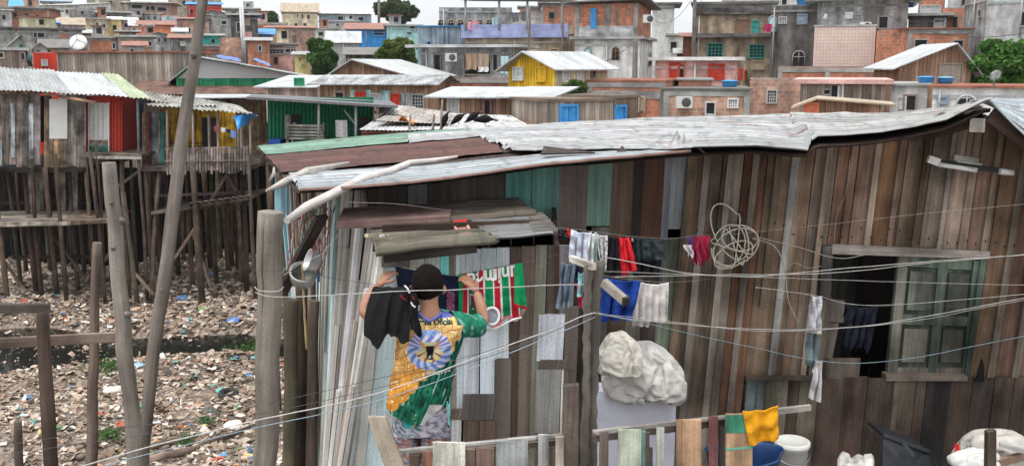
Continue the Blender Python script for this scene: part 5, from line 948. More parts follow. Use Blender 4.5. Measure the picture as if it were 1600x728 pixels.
# upper patch boards, left of the plain planks
mb = MB()
for a, b, yb, c, k in ((560, 600, 372, (.12, .10, .09), .0), (598, 640, 372, (.10, .085, .075), 0), (638, 668, 372, (.22, .21, .2), 0), (666, 705, 372, (.11, .09, .08), 0), (703, 745, 372, (.12, .1, .085), 0), (743, 792, 372, (.10, .085, .07), 0), (791, 832, 350, (.13, .31, .275), 0.02), (832, 875, 354, (.16, .33, .29), .02), (875, 921, 360, (.23, .185, .16), .04), (920, 958, 353, (.22, .35, .29), .05), (957, 994, 372, (.16, .11, .085), .05), (993, 1010, 372, (.06, .045, .04), .05), (1008, 1040, 372, (.15, .08, .055), .06), (1038, 1051, 372, (.27, .27, .3), .06), (1049, 1077, 358, (.27, .29, .3), .07), (1078, 1092, 600, (.2, .13, .09), .1), (1090, 1122, 640, (.07, .05, .04), .11)):
    wboard(mb, a, b-.8, 'r', yb, jit(c, .08), k)
mb.build('painted_boards', M['pwood'], shack)
mb = MB()
for a, b, y0, yb, c, k in ((868, 893, 372, 760, DB, .03), (893, 925, 372, 760, (.2, .17, .15), .03), (925, 958, 355, 760, (.26, .24, .22), .05), (957, 985, 372, 760, (.13, .09, .07), .05), (984, 1012, 372, 760, (.3, .26, .23), .07), (1012, 1035, 372, 760, (.16, .12, .1), .07), (1040, 1068, 372, 560, (.26, .31, .22), .09), (1066, 1076, 358, 700, (.28, .24, .2), .09), (1034, 1046, 372, 760, (.22, .2, .26), .09), (1040, 1066, 560, 760, (.22, .19, .16), .06)):
    wboard(mb, a, b-.8, y0, yb, jit(c, .08), k)
mb.build('lower_boards', M['wood'], shack)
# skirting boards below the sill
mb = MB(); x = 1168
cs = [tuple(x*.72 for x in q_) for q_ in [(.30, .36, .38), (.34, .30, .22), (.12, .09, .07), (.27, .23, .17), (.21, .16, .125), (.17, .115, .09), (.13, .10, .085), (.27, .21, .165), (.2, .15, .12), (.085, .075, .07), (.16, .115, .09), (.17, .13, .11), (.15, .11, .09), (.16, .12, .095), (.19, .14, .11), (.15, .12, .1), (.2, .15, .12)]]
for i, c in enumerate(cs):
    w_ = (30, 36, 17, 30, 40, 36, 42, 34, 17, 38, 34, 34, 30, 32, 34, 36, 40)[i]; wboard(mb, x, x+w_-1, 589+random.uniform(-1, 3), 790, jit(c, .1), .09+.0001*(x-1200), D=WD-.03, dj=.008); x += w_
mb.build('skirting_boards', M['wood'], shack)
mb = MB(); mb.beam(P(1165, 590, WD-.07), P(1282, 590, WD-.07), .03, .03, (.15, .12, .1)); mb.build('ledge', M['wood'], shack)
# window
win = MB(); D = WD-.055; win.hexa([P(1300, 397, D), P(1546, 405, D), P(1547, 393, D), P(1301, 382, D)], (0, .09, 0), (.42, .37, .33)); wf = win.build('window', M['wood'], shack)
mb = MB(); D = WD-.05
mb.hexa([P(1281, 468, D), P(1298, 468, D), P(1303, 384, D), P(1286, 385, D)], (0, .08, 0), (.13, .12, .115)); mb.build('frame', M['wood'], wf); mb = MB(); mb.hexa([P(1262, 596, D), P(1282, 596, D), P(1300, 465, D), P(1282, 465, D)], (0, .06, 0), (.22, .18, .145)); mb.build('jamb', M['wood'], wf); mb = MB()
mb.hexa([P(1385, 595, D), P(1512, 595, D), P(1512, 588, D), P(1385, 586, D)], (0, .1, 0), (.22, .18, .145)); mb.build('sill', M['wood'], wf)
mb = MB(); mb.hexa([P(1507, 592, WD), P(1516, 592, WD), P(1543, 404, WD), P(1533, 404, WD)], (0, .06, 0), (.16, .21, .17)); mb.build('jamb', M['wood'], wf)
GG = (.17, .215, .17)
def bil(q, u, v): return (q[0]*(1-u)+q[1]*u)*(1-v)+(q[3]*(1-u)+q[2]*u)*v
mb = MB(); q = [P(1386, 588, WD+.02), P(1512, 588, WD+.02), P(1531, 408, WD+.02), P(1405, 400, WD+.02)]
def pan(u0, u1, v0, v1, dy, c, th=.02): mb.hexa([bil(q, u0, v0)+Vector((0, dy, 0)), bil(q, u1, v0)+Vector((0, dy, 0)), bil(q, u1, v1)+Vector((0, dy, 0)), bil(q, u0, v1)+Vector((0, dy, 0))], (0, th, 0), c, 0, True)
pan(0, 1, 0, 1, .03, (.13,.15,.12)); pan(0, .12, 0, 1, .0, (.22, .21, .175), .03); pan(.5, .61, 0, 1, .002, GG, .03); pan(.93, 1, 0, 1, .0, (.18, .26, .20), .03); pan(.12, .93, .92, 1, .004, GG, .03); pan(.12, .93, .44, .52, .004, (.19,.22,.18), .03); pan(.12, .93, 0, .07, .004, (.30, .27, .23), .03)
for u0, u1 in ((.17, .46), (.65, .9)):
    for v0, v1 in ((.12, .4), (.56, .88)): pan(u0, u1, v0, v1, .012, mixc((.19, .205, .17), BR, .25 if v0 < .3 else 0), .015)
mb.build('shutter', M['wood'], wf)
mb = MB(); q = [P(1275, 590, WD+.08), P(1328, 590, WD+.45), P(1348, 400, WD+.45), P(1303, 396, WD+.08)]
for u0, u1, c in ((0, .3, (.05, .05, .04)), (.31, .62, (.035, .03, .028)), (.63, .9, (.02, .026, .022)), (.9, 1, (.02, .018, .015))): pan(u0, u1, 0, 1, 0, c, .02)  # inner leaf coloured near black, the room's shade put into its boards
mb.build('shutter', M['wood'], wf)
mb = MB(); q = [P(1268, 592, WD-.03), P(1342, 592, WD-.03), P(1345, 560, WD-.03), P(1272, 560, WD-.03)]; pan(0, 1, 0, 1, 0, (.15, .12, .10)); q = [P(1281, 500, WD-.03), P(1318, 504, WD-.03), P(1320, 470, WD-.03), P(1283, 466, WD-.03)]; pan(0, 1, 0, 1, 0, (.22, .19, .17)); q = [P(1275, 562, WD-.02), P(1300, 562, WD-.02), P(1312, 500, WD-.02), P(1281, 500, WD-.02)]; pan(0, 1, 0, 1, 0, (.24, .20, .17)); mb.build('patch_board', M['wood'], wf)
mb = MB(); q = [P(1524, 596, WD-.06), P(1538, 596, WD-.06), P(1538, 570, WD-.06), P(1534, 560, WD-.06)]; pan(0, 1, 0, 1, 0, (.004, .004, .004), .01); mb.build('rot_hole', M['dark'], shack)
# enclosing walls, shade put into the rear boards' near-black colour, so that the room behind the window is dark
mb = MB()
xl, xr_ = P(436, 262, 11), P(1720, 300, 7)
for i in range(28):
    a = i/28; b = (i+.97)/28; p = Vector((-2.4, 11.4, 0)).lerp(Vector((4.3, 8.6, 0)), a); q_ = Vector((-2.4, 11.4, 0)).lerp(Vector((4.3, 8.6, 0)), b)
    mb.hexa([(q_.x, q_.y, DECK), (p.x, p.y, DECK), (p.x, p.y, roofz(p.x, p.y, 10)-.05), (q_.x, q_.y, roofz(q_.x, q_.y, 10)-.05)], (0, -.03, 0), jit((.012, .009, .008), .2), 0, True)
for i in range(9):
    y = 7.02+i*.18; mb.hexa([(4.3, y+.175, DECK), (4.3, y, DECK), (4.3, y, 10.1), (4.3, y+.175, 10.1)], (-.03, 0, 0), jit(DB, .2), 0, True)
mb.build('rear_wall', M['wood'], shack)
mb = MB()
for i in range(44):
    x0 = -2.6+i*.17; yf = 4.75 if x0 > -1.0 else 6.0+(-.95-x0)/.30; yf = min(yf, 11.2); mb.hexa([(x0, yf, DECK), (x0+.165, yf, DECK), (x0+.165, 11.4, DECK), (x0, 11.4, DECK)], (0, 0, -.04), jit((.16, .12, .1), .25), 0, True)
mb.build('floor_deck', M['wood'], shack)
for x, y in ((-.8, 5), (.4, 5), (2, 5), (4, 5), (-1.3, 7.5), (.3, 7.5), (2.2, 7.5), (4.1, 7.5), (-2.1, 10.8), (0, 10.4), (2, 9.8), (4, 9)):
    mb = MB(); mb.tube([(x, y, H(x, y)-.3), (x+.05, y, DECK/2), (x, y, DECK-.04)], [.12, .1, .09], jit(SD, .3), 8, lump=.1); mb.build('stilt', M['pole'], shack)

# oblique left wall: narrow boards of many colours
mb = MB(); T0, T1 = P(592, 368, 6.02), P(436, 262, 11.2); B0, B1 = P(520, 800, 5.92), P(476, 700, 10.2)
cols = [tuple(x*1.2 for x in q_) for q_ in [(.5, .49, .45), (.33, .31, .29), (.36, .34, .31), (.6, .62, .6), (.3, .27, .25), (.4, .39, .36), (.55, .63, .62), (.28, .25, .22), (.3, .45, .44), (.24, .21, .19), (.48, .50, .46), (.26, .23, .2), (.02, .12, .30), (.3, .27, .24), (.33, .3, .22), (.15, .12, .1), (.26, .23, .21), (.2, .17, .15), (.34, .31, .28), (.16, .12, .1), (.25, .2, .17), (.12, .09, .08), (.3, .26, .22), (.14, .11, .09), (.22, .18, .15), (.17, .3, .3), (.12, .1, .08), (.25, .22, .2), (.15, .12, .1), (.2, .17, .15), (.13, .1, .09), (.2, .35, .4), (.22, .38, .43), (.24, .38, .42)]]
cols = [jit(mixc((0, 0, 0), q_, 1 if k_2 == 0 else random.choice((.5, .75, 1.0))), .06) for q_ in cols for k_2 in (0, 1)]
nb = len(cols); wdt = np.array([1.3 if i < 20 else 1 for i in range(nb)]); cum = np.concatenate([[0], np.cumsum(wdt)])/wdt.sum()
for i, c in enumerate(cols):
    a, b = cum[i], cum[i+1]-.0018; nrm = (T1-T0).cross(Vector((0, 0, 1))).normalized()
    off = random.uniform(-.03, .03); e = Vector((nrm.x, nrm.y, 0))*off
    def tp(t): p = T0.lerp(T1, t); r0 = roofz(p.x+.05, p.y+.05, p.z)-.03; return Vector((p.x, p.y, (p.z if p.y < 6.8 else r0)))
    
    q = [B0.lerp(B1, b)+e, B0.lerp(B1, a)+e, tp(a)+e, tp(b)+e]
    if i % 4 == 1: q[2] = q[1].lerp(q[2], .8); q[3] = q[0].lerp(q[3], .8)
    mb.hexa(q, (.025, .01, 0), jit(c, .1), 0, True)
    if i % 3 == 0: t = random.uniform(.3, .7); mb.hexa([q[0]+Vector((-.025, 0, 0)), q[1]+Vector((-.025, 0, 0)), q[1].lerp(q[2], t)+Vector((-.025, 0, 0)), q[0].lerp(q[3], t)+Vector((-.025, 0, 0))], (.02, 0, 0), jit(random.choice(cols[:16]), .2), 0, True)

for i in range(26):
    a = i/26; b = (i+1.02)/26; e = Vector((.05, .03, 0)); q = [B0.lerp(B1, b)+e, B0.lerp(B1, a)+e, tp(a)+e, tp(b)+e]; mb.hexa(q, (.02, .01, 0), jit(random.choice(((.2, .17, .15), (.3, .29, .27), (.14, .11, .09), (.36, .38, .36)) if i < 14 else (DB, (.16, .13, .11))), .15), 0, True)
mb.build('side_boards', M['pwood'], shack)
mb = MB()
for a, y0, y1, c in ((430, 262, 333, (.22, .38, .45)), (440, 262, 333, (.25, .42, .5)), (450, 268, 333, (.2, .35, .4))): board(mb, a-1, a+9, y0, y1, 10.2, c)
mb.build('blue_boards', M['wood'], shack)

# ---------------------------------------------------------------- lean-to washroom
ann = thing('lean_to', 'pale patched plank lean-to with its own small corrugated roof, behind the person', 'lean-to', (.1, 6, DECK))
mb = MB(); WB = (.55, .60, .64)
rows = [(588, 596, 386, 520, 800, (.52, .52, .48)), (594, 603, 390, 540, 800, (.40, .40, .37)), (602, 622, 396, 562, 800, (.36, .44, .46)), (622, 640, 396, 594, 800, (.42, .44, .42)), (640, 664, 394, 625, 800, (.42, .44, .40)), (664, 688, 392, 656, 800, (.44, .48, .45)), (688, 702, 392, 690, 800, (.27, .58, .56)), (702, 713, 392, 703, 800, (.3, .27, .24)), (712, 729, 390, 706, 640, (.56, .62, .66)), (729, 752, 389, 724, 616, (.55, .57, .62)), (752, 776, 388, 750, 616, (.57, .63, .67)), (776, 797, 387, 773, 560, (.55, .59, .62)), (797, 815, 386, 792, 800, (.12, .09, .07)), (815, 838, 385, 805, 800, (.2, .155, .13)), (838, 856, 384, 822, 800, (.26, .255, .2)), (856, 874, 384, 845, 800, (.11, .09, .075)), (874, 900, 384, 868, 500, (.2, .19, .2))]
for a, b, y0, xb, y1, c in rows: board(mb, a, b-.8, y0, y1, 6.0, jit(tuple(x*(1.42 if x > .3 else 1) for x in c), .05), xb, xb+(b-a)-.8+(14 if a < 640 else (8 if a < 680 else 1.5)), dj=.012)
for a, b, y0, y1, c in ((706, 724, 640, 654, (.2, .16, .13)), (706, 722, 655, 800, (.42, .44, .42)), (724, 775, 616, 656, (.16, .145, .14)), (724, 750, 657, 800, (.15, .11, .09)), (750, 775, 657, 800, (.18, .13, .1)), (773, 800, 560, 800, (.19, .16, .14)), (842, 884, 492, 564, (.5, .52, .55)), (845, 900, 562, 577, (.12, .1, .085)), (838, 878, 577, 676, (.27, .265, .255)), (878, 886, 577, 690, (.45, .44, .42)), (884, 905, 480, 610, (.13, .105, .09)), (838, 900, 676, 800, (.14, .12, .1))):
    board(mb, a, b-.8, y0, y1, 5.975, jit(tuple(x*(1.42 if x > .3 else 1) for x in c), .05), a-4, b-5, dj=.006)
mb.build('front_boards', M['pwood'], ann)
mb = MB(); board(mb, 596, 640, 402, 418, 5.93, (.2, .19, .17), dj=0); board(mb, 628, 660, 396, 403, 5.9, (.45, .38, .3), dj=0); mb.build('header_board', M['wood'], ann)
mb = MB(); mb.hexa([P(874, 800, 6.0), P(874, 384, 6.0), P(874, 384, 6.0)+Vector((.02, .95, .1)), P(874, 800, 6.0)+Vector((.02, .95, 0))], (-.03, 0, 0), DB); mb.build('side_wall', M['wood'], ann)
def fsheet(q, pitch, amp, c, mat, name='roof_sheet', sag=.012, seed=0, up=0):
    mb = MB(); q = [P(*p)+Vector((0, 0, up)) for p in q]; w0 = (q[1]-q[0]).length; h0 = (q[3]-q[0]).length
    def fn(u, v):
        e = .05*mn.noise((v*h0*6, seed, 0))*(1-2*u); p = bil(q, u+e*.5, v+.04*mn.noise((u*w0*5, seed, 3))*(1-2*v)); return p+Vector((0, 0, amp*math.sin(v*h0/pitch*6.28)+sag*mn.noise(p*3+Vector((seed, 0, 0)))))
    mb.grid(fn, 40, max(8, int(h0/pitch*8)), c, True); mb.uv = [(b_*h0, a_*w0) for a_, b_ in mb.uv]
    # a second skin gives the sheet its thickness
    mb.grid(lambda u, v: fn(u, v)-Vector((0, 0, .008)), 40, max(8, int(h0/pitch*8)), c, True)
    k = len(mb.uv)//2; mb.uv[k:] = mb.uv[:k]; return mb.build(name, M[mat], ann)
FC = (.23, .21, .16)
fsheet([(586, 396, 5.62), (780, 376, 5.68), (768, 346, 6.35), (580, 363, 6.3)], .14, .032, FC, 'fibre', seed=1)
fsheet([(692, 352, 6.25), (838, 342, 6.3), (806, 318, 6.95), (684, 328, 6.95)], .14, .03, (.26, .22, .17), 'fibre', seed=2, up=.03)
fsheet([(776, 382, 5.66), (866, 375, 5.75), (838, 343, 6.35), (732, 350, 6.3)], .6, .004, (.24, .245, .25), 'sheet', seed=3, up=.035)
fsheet([(832, 378, 5.8), (872, 374, 5.82), (846, 343, 6.4), (822, 345, 6.4)], .085, .016, (.22, .2, .18), 'fibre', seed=4, up=.05)
mb = MB(); mb.beam(P(600, 403, 5.75), P(745, 387, 5.78), .06, .05, (.05, .04, .035)); mb.beam(P(572, 368, 5.65), P(590, 368, 5.8), .02, .02, (.5, .42, .3)); mb.build('roof_batten', M['wood'], ann)
mb = MB(); mb.beam(P(598, 358, 6.1), P(860, 349, 6.1), .05, .05, DB); mb.build('rafter', M['wood'], ann)
# loose things on the lean-to roof
mb = MB(); mb.hexa([P(526, 358, 6.25), P(703, 351, 6.25), P(703, 338, 6.25), P(526, 347, 6.25)], (0, .28, .05), (.20, .13, .12)); ctag('timber', mb, M['wood'], 'thick purplish timber lying across the lean-to roof', 'timber')
mb = MB(); mb.hexa([P(588, 338, 6.5), P(688, 333, 6.5), P(688, 324, 6.6), P(590, 329, 6.6)], (0, .15, -.01), (.38, .38, .38)); ctag('board', mb, M['wood'], 'pale grey board lying behind the purplish timber', 'board')
t = thing('plastic_rack', 'small red and pink plastic rack on the corrugated lean-to roof', 'rack', tuple(P(722, 360, 6.2)))
mb = MB(); mb.hexa([P(708, 352, 6.15), P(728, 350, 6.15), P(730, 345, 6.25), P(708, 347, 6.25)], (0, 0, .012), (.65, .05, .04)); mb.build('tray', M['plastic'], t)
for k in range(4): mb = MB(); mb.beam(P(710+k*2.3, 354+k*4, 6.1-.05*k), P(730+k*1.2, 352+k*4, 6.1-.05*k), .012, .012, (.6, .3, .26)); mb.build('bar', M['plastic'], t)
mb = MB(); mb.beam(P(709, 352, 6.12), P(717, 368, 5.95), .012, .02, (.6, .3, .26)); mb.beam(P(729, 350, 6.12), P(736, 366, 5.95), .012, .02, (.6, .3, .26)); mb.build('side_bar', M['plastic'], t)
# ---------------------------------------------------------------- poles and posts on the left
def lonepole(label, pts, r, c, name='pole', mat='pole', n=10, knots=(), lump=.07, top=True):
    """pts from the photo, top first; the last one runs on down into the ground"""
    a = P(*pts[-1]); b = P(*pts[-2]); d = (a-b).normalized(); g = H(a.x, a.y)-.3
    e = a+d*((g-a.z)/d.z); t = thing(name, label, name, tuple(e)) if knots else None
    mb = MB(); W_ = [P(*p) for p in pts]+[e]; out = []; rr = []; R_ = [x*p[2]/F for x, p in zip(r, pts)]+[r[-1]*pts[-1][2]/F*1.15]
    for i in range(len(W_)-1):
        m_ = max(4, int((W_[i+1]-W_[i]).length/.16))
        for k in range(m_):
            t_ = k/m_; p = W_[i].lerp(W_[i+1], t_); rad = R_[i]*(1-t_)+R_[i+1]*t_; w_ = rad*.35 if (i or k) else 0
            out.append(p+Vector((w_*mn.noise((p.z*1.3, i, 5)), w_*mn.noise((p.z*1.3, i, 9)), 0))); rr.append(rad*(1+lump*mn.noise((p.z*2.5, 3, i))*2))
    out.append(e); rr.append(R_[-1]); mb.tube(out, rr, c, n, lump=lump*.5)
    for (px, py, D, s) in knots:
        p = P(px, py, D); q = p+Vector((random.choice((-1, 1))*s*.008, s*.012, s*.012)); mb.tube([p+Vector((0, .05, -.01)), p+Vector((0, .03, 0)), q], [.022*s, .02*s, .012*s], tuple(x*.8 for x in c), 7)
    if t: mb.build('shaft', M[mat], t); return t
    return ctag(name, mb, M[mat], label, name)
lonepole('very tall grey pole leaning right, reaching above the skyline', [(322, -40, 8.6), (305, 90, 8.55), (283, 230, 8.5), (262, 400, 8.4), (238, 560, 8.3), (222, 728, 8.2)], [7.5, 9, 10.5, 11, 11, 10], (.19, .165, .145), knots=((300, 86, 8.45, 1.2), (252, 455, 8.3, 1.0)))
lonepole('bare grey trunk pole with knots and a flat sawn top, left of the leaning pole', [(170, 254, 7.6), (178, 340, 7.6), (184, 430, 7.6), (193, 540, 7.6), (205, 640, 7.6), (212, 728, 7.6)], [11, 11.5, 12, 13, 13, 14], (.22, .195, .17), knots=((186, 345, 7.55, 1.4), (172, 318, 7.52, .8), (174, 388, 7.5, 1.0), (197, 492, 7.52, 1.2)))
t = lonepole('thick squared grey post wrapped with rope beside the shack', [(423, 331, 5.2), (420, 450, 5.2), (416, 600, 5.2), (412, 728, 5.2)], [21, 20, 19.5, 20], (.22, .195, .165), 'post', n=6, lump=.02)
lonepole('slim squared brown post with a square top, left of the bare trunk pole', [(152, 379, 8.4), (149, 470, 8.4), (146, 600, 8.4), (143, 728, 8.4)], [7.5, 7.5, 8.5, 10], (.19, .145, .12), 'post', n=5, lump=.02)
lonepole('dark square post under the crossing rails at the left', [(67, 488, 7.2), (72, 600, 7.2), (80, 728, 7.2)], [10.5, 12, 12.5], (.10, .072, .058), 'post', n=6, lump=.04)
lonepole('short dark stump post at the lower left corner', [(28, 658, 6.4), (30, 728, 6.4)], [6.5, 7], (.10, .078, .065), 'post', n=8)
mb = MB(); mb.beam(P(-40, 538, 7.15), P(182, 526, 7.75), .05, .075, (.24, .18, .15)); ctag('rail', mb, M['wood'], 'reddish horizontal rail crossing the posts at the left', 'rail')
mb = MB(); mb.beam(P(-40, 482, 7.0), P(77, 481, 7.1), .06, .065, (.15, .125, .105)); ctag('beam', mb, M['wood'], 'short dark beam resting on the dark square post', 'beam')
lonepole('mossy dark post left one of the bundle under the shack corner', [(455, 468, 7.4), (455, 600, 7.4), (452, 728, 7.4)], [12, 12, 12], (.10, .085, .06), 'post', n=7)
lonepole('dark split post in the middle of the bundle under the shack corner', [(472, 450, 7.6), (471, 600, 7.6), (467, 728, 7.6)], [9, 10, 11], (.09, .07, .055), 'post', n=7)
lonepole('brown post nearest the side boards under the shack corner', [(490, 470, 7.5), (488, 600, 7.5), (486, 728, 7.5)], [9, 9, 10], (.14, .11, .085), 'post', n=7)
mb = MB(); pole(mb, [(473, 412, 6.6), (475, 470, 6.6), (479, 545, 6.6)], [2, 2, 2], (.42, .33, .18), 6); ctag('cane', mb, M['pole'], 'thin yellow cane hanging beside the dark posts', 'cane')
mb = MB(); mb.beam(P(503, 338, 6.5), P(438, 462, 6.9), .09, .03, (.1, .08, .07)); ctag('plank', mb, M['wood'], 'dark plank leaning diagonally at the shack corner', 'plank')
# scrap wires and pots in the corner under the roof
t = thing('wire_bundle', 'tangle of thin red and green wires hanging under the roof corner', 'wires', tuple(P(470, 400, 7)))
for nm, c in (('red_strand', (.4, .05, .05)), ('green_strand', (.06, .25, .15)), ('grey_strand', (.35, .33, .3))):
    mb = MB()
    for i in range(13):
        x = 450+random.uniform(0, 60); pts = [P(x+14, 322+random.uniform(-10, 10), 7)]
        for k in range(1, 7): pts.append(P(x+14-k*3.5+random.uniform(-5, 5), 322+k*18+random.uniform(-5, 5), 6.9+random.uniform(-.1, .1)))
        mb.tube(pts, .0035, jit(c, .3), 4)
    mb.build(nm, M['plastic'], t)
mb = MB(); pp = P(488, 408, 6.5); mb.lathe(pp, [(.0, -.05), (.05, -.045), (.066, -.02), (.072, .03), (.078, .035), (.07, .03), (.062, -.015), (0, -.035)], (.5, .5, .5), 20, (-.75, -.35, .35)); ctag('pot', mb, M['metal'], 'shiny aluminium pot hanging at the shack corner', 'pot')
mb = MB(); pp = P(473, 440, 6.6); mb.lathe(pp, [(0, 0), (.08, .01), (.09, .06), (.1, .1), (.08, .09)], (.3, .3, .28), 16, (.2, -.5, .8)); ctag('basin', mb, M['metal'], 'dull metal basin below the shiny pot', 'basin')
# branch and board lying on the roof
def onroof(px, py, dz): p = Rf(*st(px, py)); return p+Vector((0, 0, dz))
mb = MB(); pts = [P(448, 345, 5.75), P(480, 322, 5.95), P(520, 303, 6.15), onroof(565, 291, .05), onroof(605, 280, .05), onroof(640, 266, .05), onroof(680, 261, .05), onroof(716, 255, .05)]; mb.tube(pts, [.022, .028, .030, .030, .027, .024, .02, .009], (.56, .52, .49), 9, lump=.09); ctag('branch', mb, M['pole'], 'long crooked bleached branch lying across the roof corner', 'branch')
mb = MB(); a, b = P(416, 298, 6.9), onroof(546, 264, .05); m_ = a.lerp(b, .45)+Vector((0, 0, .03)); mb.tube([a, a.lerp(m_, .5), m_, b], [.008, .035, .045, .01], (.58, .55, .5), 6, lump=.1); ctag('driftwood', mb, M['pole'], 'pointed pale driftwood piece lying on the brown roof edge', 'driftwood')
mb = MB(); mb.tube([P(421, 283, 7.4), P(428, 272, 7.4), P(428, 262, 7.5)], [.01, .014, .008], (.5, .47, .43), 6); ctag('stick', mb, M['pole'], 'small curved stick at the far roof corner above the blue boards', 'stick')

# ---------------------------------------------------------------- twin post, railing, things by the wall
t = thing('twin_post', 'two grey weathered posts tied side by side in front of the shack', 'posts', tuple(P(918, 800, 5.3)))
for nm, pts, r in (('post', [(920, 412, 5.3), (917, 500, 5.3), (916, 620, 5.3), (912, 728, 5.3), (910, 885, 5.3)], [7, 6.5, 6.5, 8, 8]), ('post', [(935, 408, 5.36), (931, 500, 5.36), (927, 620, 5.36), (925, 728, 5.36), (923, 885, 5.36)], [8, 7, 7, 8, 8])):
    mb = MB(); pole(mb, pts, r, (.17, .15, .13), 9, .09, 9); mb.build(nm, M['pole'], t)
mb = MB(); mb.beam(P(893, 404, 5.5), P(928, 417, 5.25), .03, .035, (.52, .49, .43)); mb.build('cross_piece', M['wood'], t)
mb = MB(); mb.beam(P(943, 441, 5.22), P(978, 471, 5.12), .035, .045, (.5, .46, .4)); mb.beam(P(976, 469, 5.125), P(979, 472, 5.11), .036, .046, (.05, .04, .035)); mb.build('batten_stub', M['wood'], t)
fence = thing('picket_fence', 'low fence of mismatched painted boards under a pale rail', 'fence', tuple(P(900, 880, 5)))
def fD(px): return 4.9+(px-620)/640*.45
for (a, ya, b, yb, c) in ((622, 704, 880, 679, (.40, .38, .36)), (926, 674, 1266, 636, (.33, .31, .28))):
    mb = MB(); n_ = 6
    for i in range(n_):
        x0 = a+(b-a)*i/n_; x1 = a+(b-a)*(i+1)/n_; y0 = ya+(yb-ya)*i/n_; y1 = ya+(yb-ya)*(i+1)/n_
        mb.beam(P(x0, y0+random.uniform(-.6, .6), fD(x0)), P(x1, y1, fD(x1)), .028, .014 if x0 < 1170 else .03, c)
    mb.build('rail', M['wood'], fence)
mb = MB(); mb.beam(P(640, 712, 4.96), P(880, 690, 5.12), .02, .03, (.15, .12, .1)); mb.beam(P(926, 685, 5.14), P(1165, 655, 5.31), .02, .035, (.16, .13, .11)); mb.beam(P(640, 880, 4.96), P(1165, 830, 5.31), .02, .05, (.16, .13, .11)); mb.build('under_rail', M['wood'], fence)
for a, b, y, c in ((676, 727, 691, (.62, .60, .53)), (729, 742, 702, (.16, .12, .1)), (744, 772, 700, (.15, .10, .08)), (775, 825, 689, (.26, .27, .275)), (841, 857, 679, (.58, .58, .56)), (868, 881, 683, (.45, .4, .33)), (660, 675, 706, (.22, .11, .08)), (640, 655, 712, (.14, .1, .08)),
                (937, 951, 676, (.13, .105, .09)), (966, 1002, 672, (.52, .56, .46)), (1002, 1009, 674, (.30, .50, .45)), (1009, 1015, 676, (.12, .09, .08)), (1026, 1038, 668, (.5, .5, .45)), (1057, 1096, 656, (.60, .38, .24)), (1108, 1122, 652, (.24, .10, .10)), (1134, 1176, 647, (.58, .38, .24)), (1012, 1020, 700, (.12, .09, .08)), (1124, 1132, 668, (.12, .1, .09))):
    mb = MB(); D = fD(a)-.03; mb.hexa([P(a-1, 850, D), P(b-1, 850, D), P(b, y+random.uniform(-1, 1), D), P(a, y, D)], (0, .018, 0), c, 0, True)
    if a == 1134: mb.hexa([P(a+.2, 676, D-.002), P(b-.2, 676, D-.002), P(b, y+1, D-.002), P(a, y+1, D-.002)], (0, .002, 0), (.12, .50, .32), 0, True); mb.hexa([P(a+.2, 703, D-.002), P(b-.2, 700, D-.002), P(b-.2, 697, D-.002), P(a, 700, D-.002)], (0, .002, 0), (.15, .50, .35), 0, False)
    mb.build('picket', M['wood'], fence)
mb = MB(); D = 5.08; mb.hexa([P(876, 860, D), P(902, 860, D), P(905, 602, D), P(880, 604, D)], (0, .05, 0), (.15, .12, .10), 0, True); ctag('post', mb, M['wood'], 'short dark squared post just left of the tied twin posts', 'post')
mb = MB(); mb.hexa([P(612, 760, 4.75), P(640, 752, 4.75), P(602, 652, 4.85), P(574, 652, 4.85)], (0, .03, 0), (.33, .28, .22), 0, True); ctag('plank', mb, M['wood'], 'short slanting plank with a split end at the left end of the fence', 'plank')
# appliance
t = thing('washing_machine', 'pale lilac white washing machine behind the fence, under the big sack', 'appliance', tuple(P(990, 860, 5.9)))
mb = MB(); x0, x1 = P(924, 700, 5.75).x, P(1056, 700, 5.75).x; zt = P(990, 620, 5.75).z; DK2 = EYE-2.72; rr_ = .05
def rbox(mb, x0, x1, y0, y1, z0, z1, r, c):
    pr = []
    for cx, cy, a0 in ((x1-r, y1-r, 0), (x0+r, y1-r, 90), (x0+r, y0+r, 180), (x1-r, y0+r, 270)):
        for k in range(5): a = math.radians(a0+k*22.5); pr.append((cx+r*math.cos(a), cy+r*math.sin(a)))
    n_ = len(pr); mb.grid(lambda u, v: (pr[int(round(u*n_)) % n_][0], pr[int(round(u*n_)) % n_][1], z0+(z1-z0)*v), n_, 6, c); mb.face([(p[0], p[1], z1) for p in pr], None, c)
rbox(mb, x0, x1, 5.75, 6.3-.35+.0, DECK, zt, .04, (.62, .63, .72)); mb.build('body', M['cleanwhite'] if 'cleanwhite' in M else M['plastic'], t)
mb = MB(); rbox(mb, x0+.01, x1-.01, 5.76, 5.94, zt+.003, zt+.03, .03, (.6, .62, .72)); mb.build('lid', M['plastic'], t)
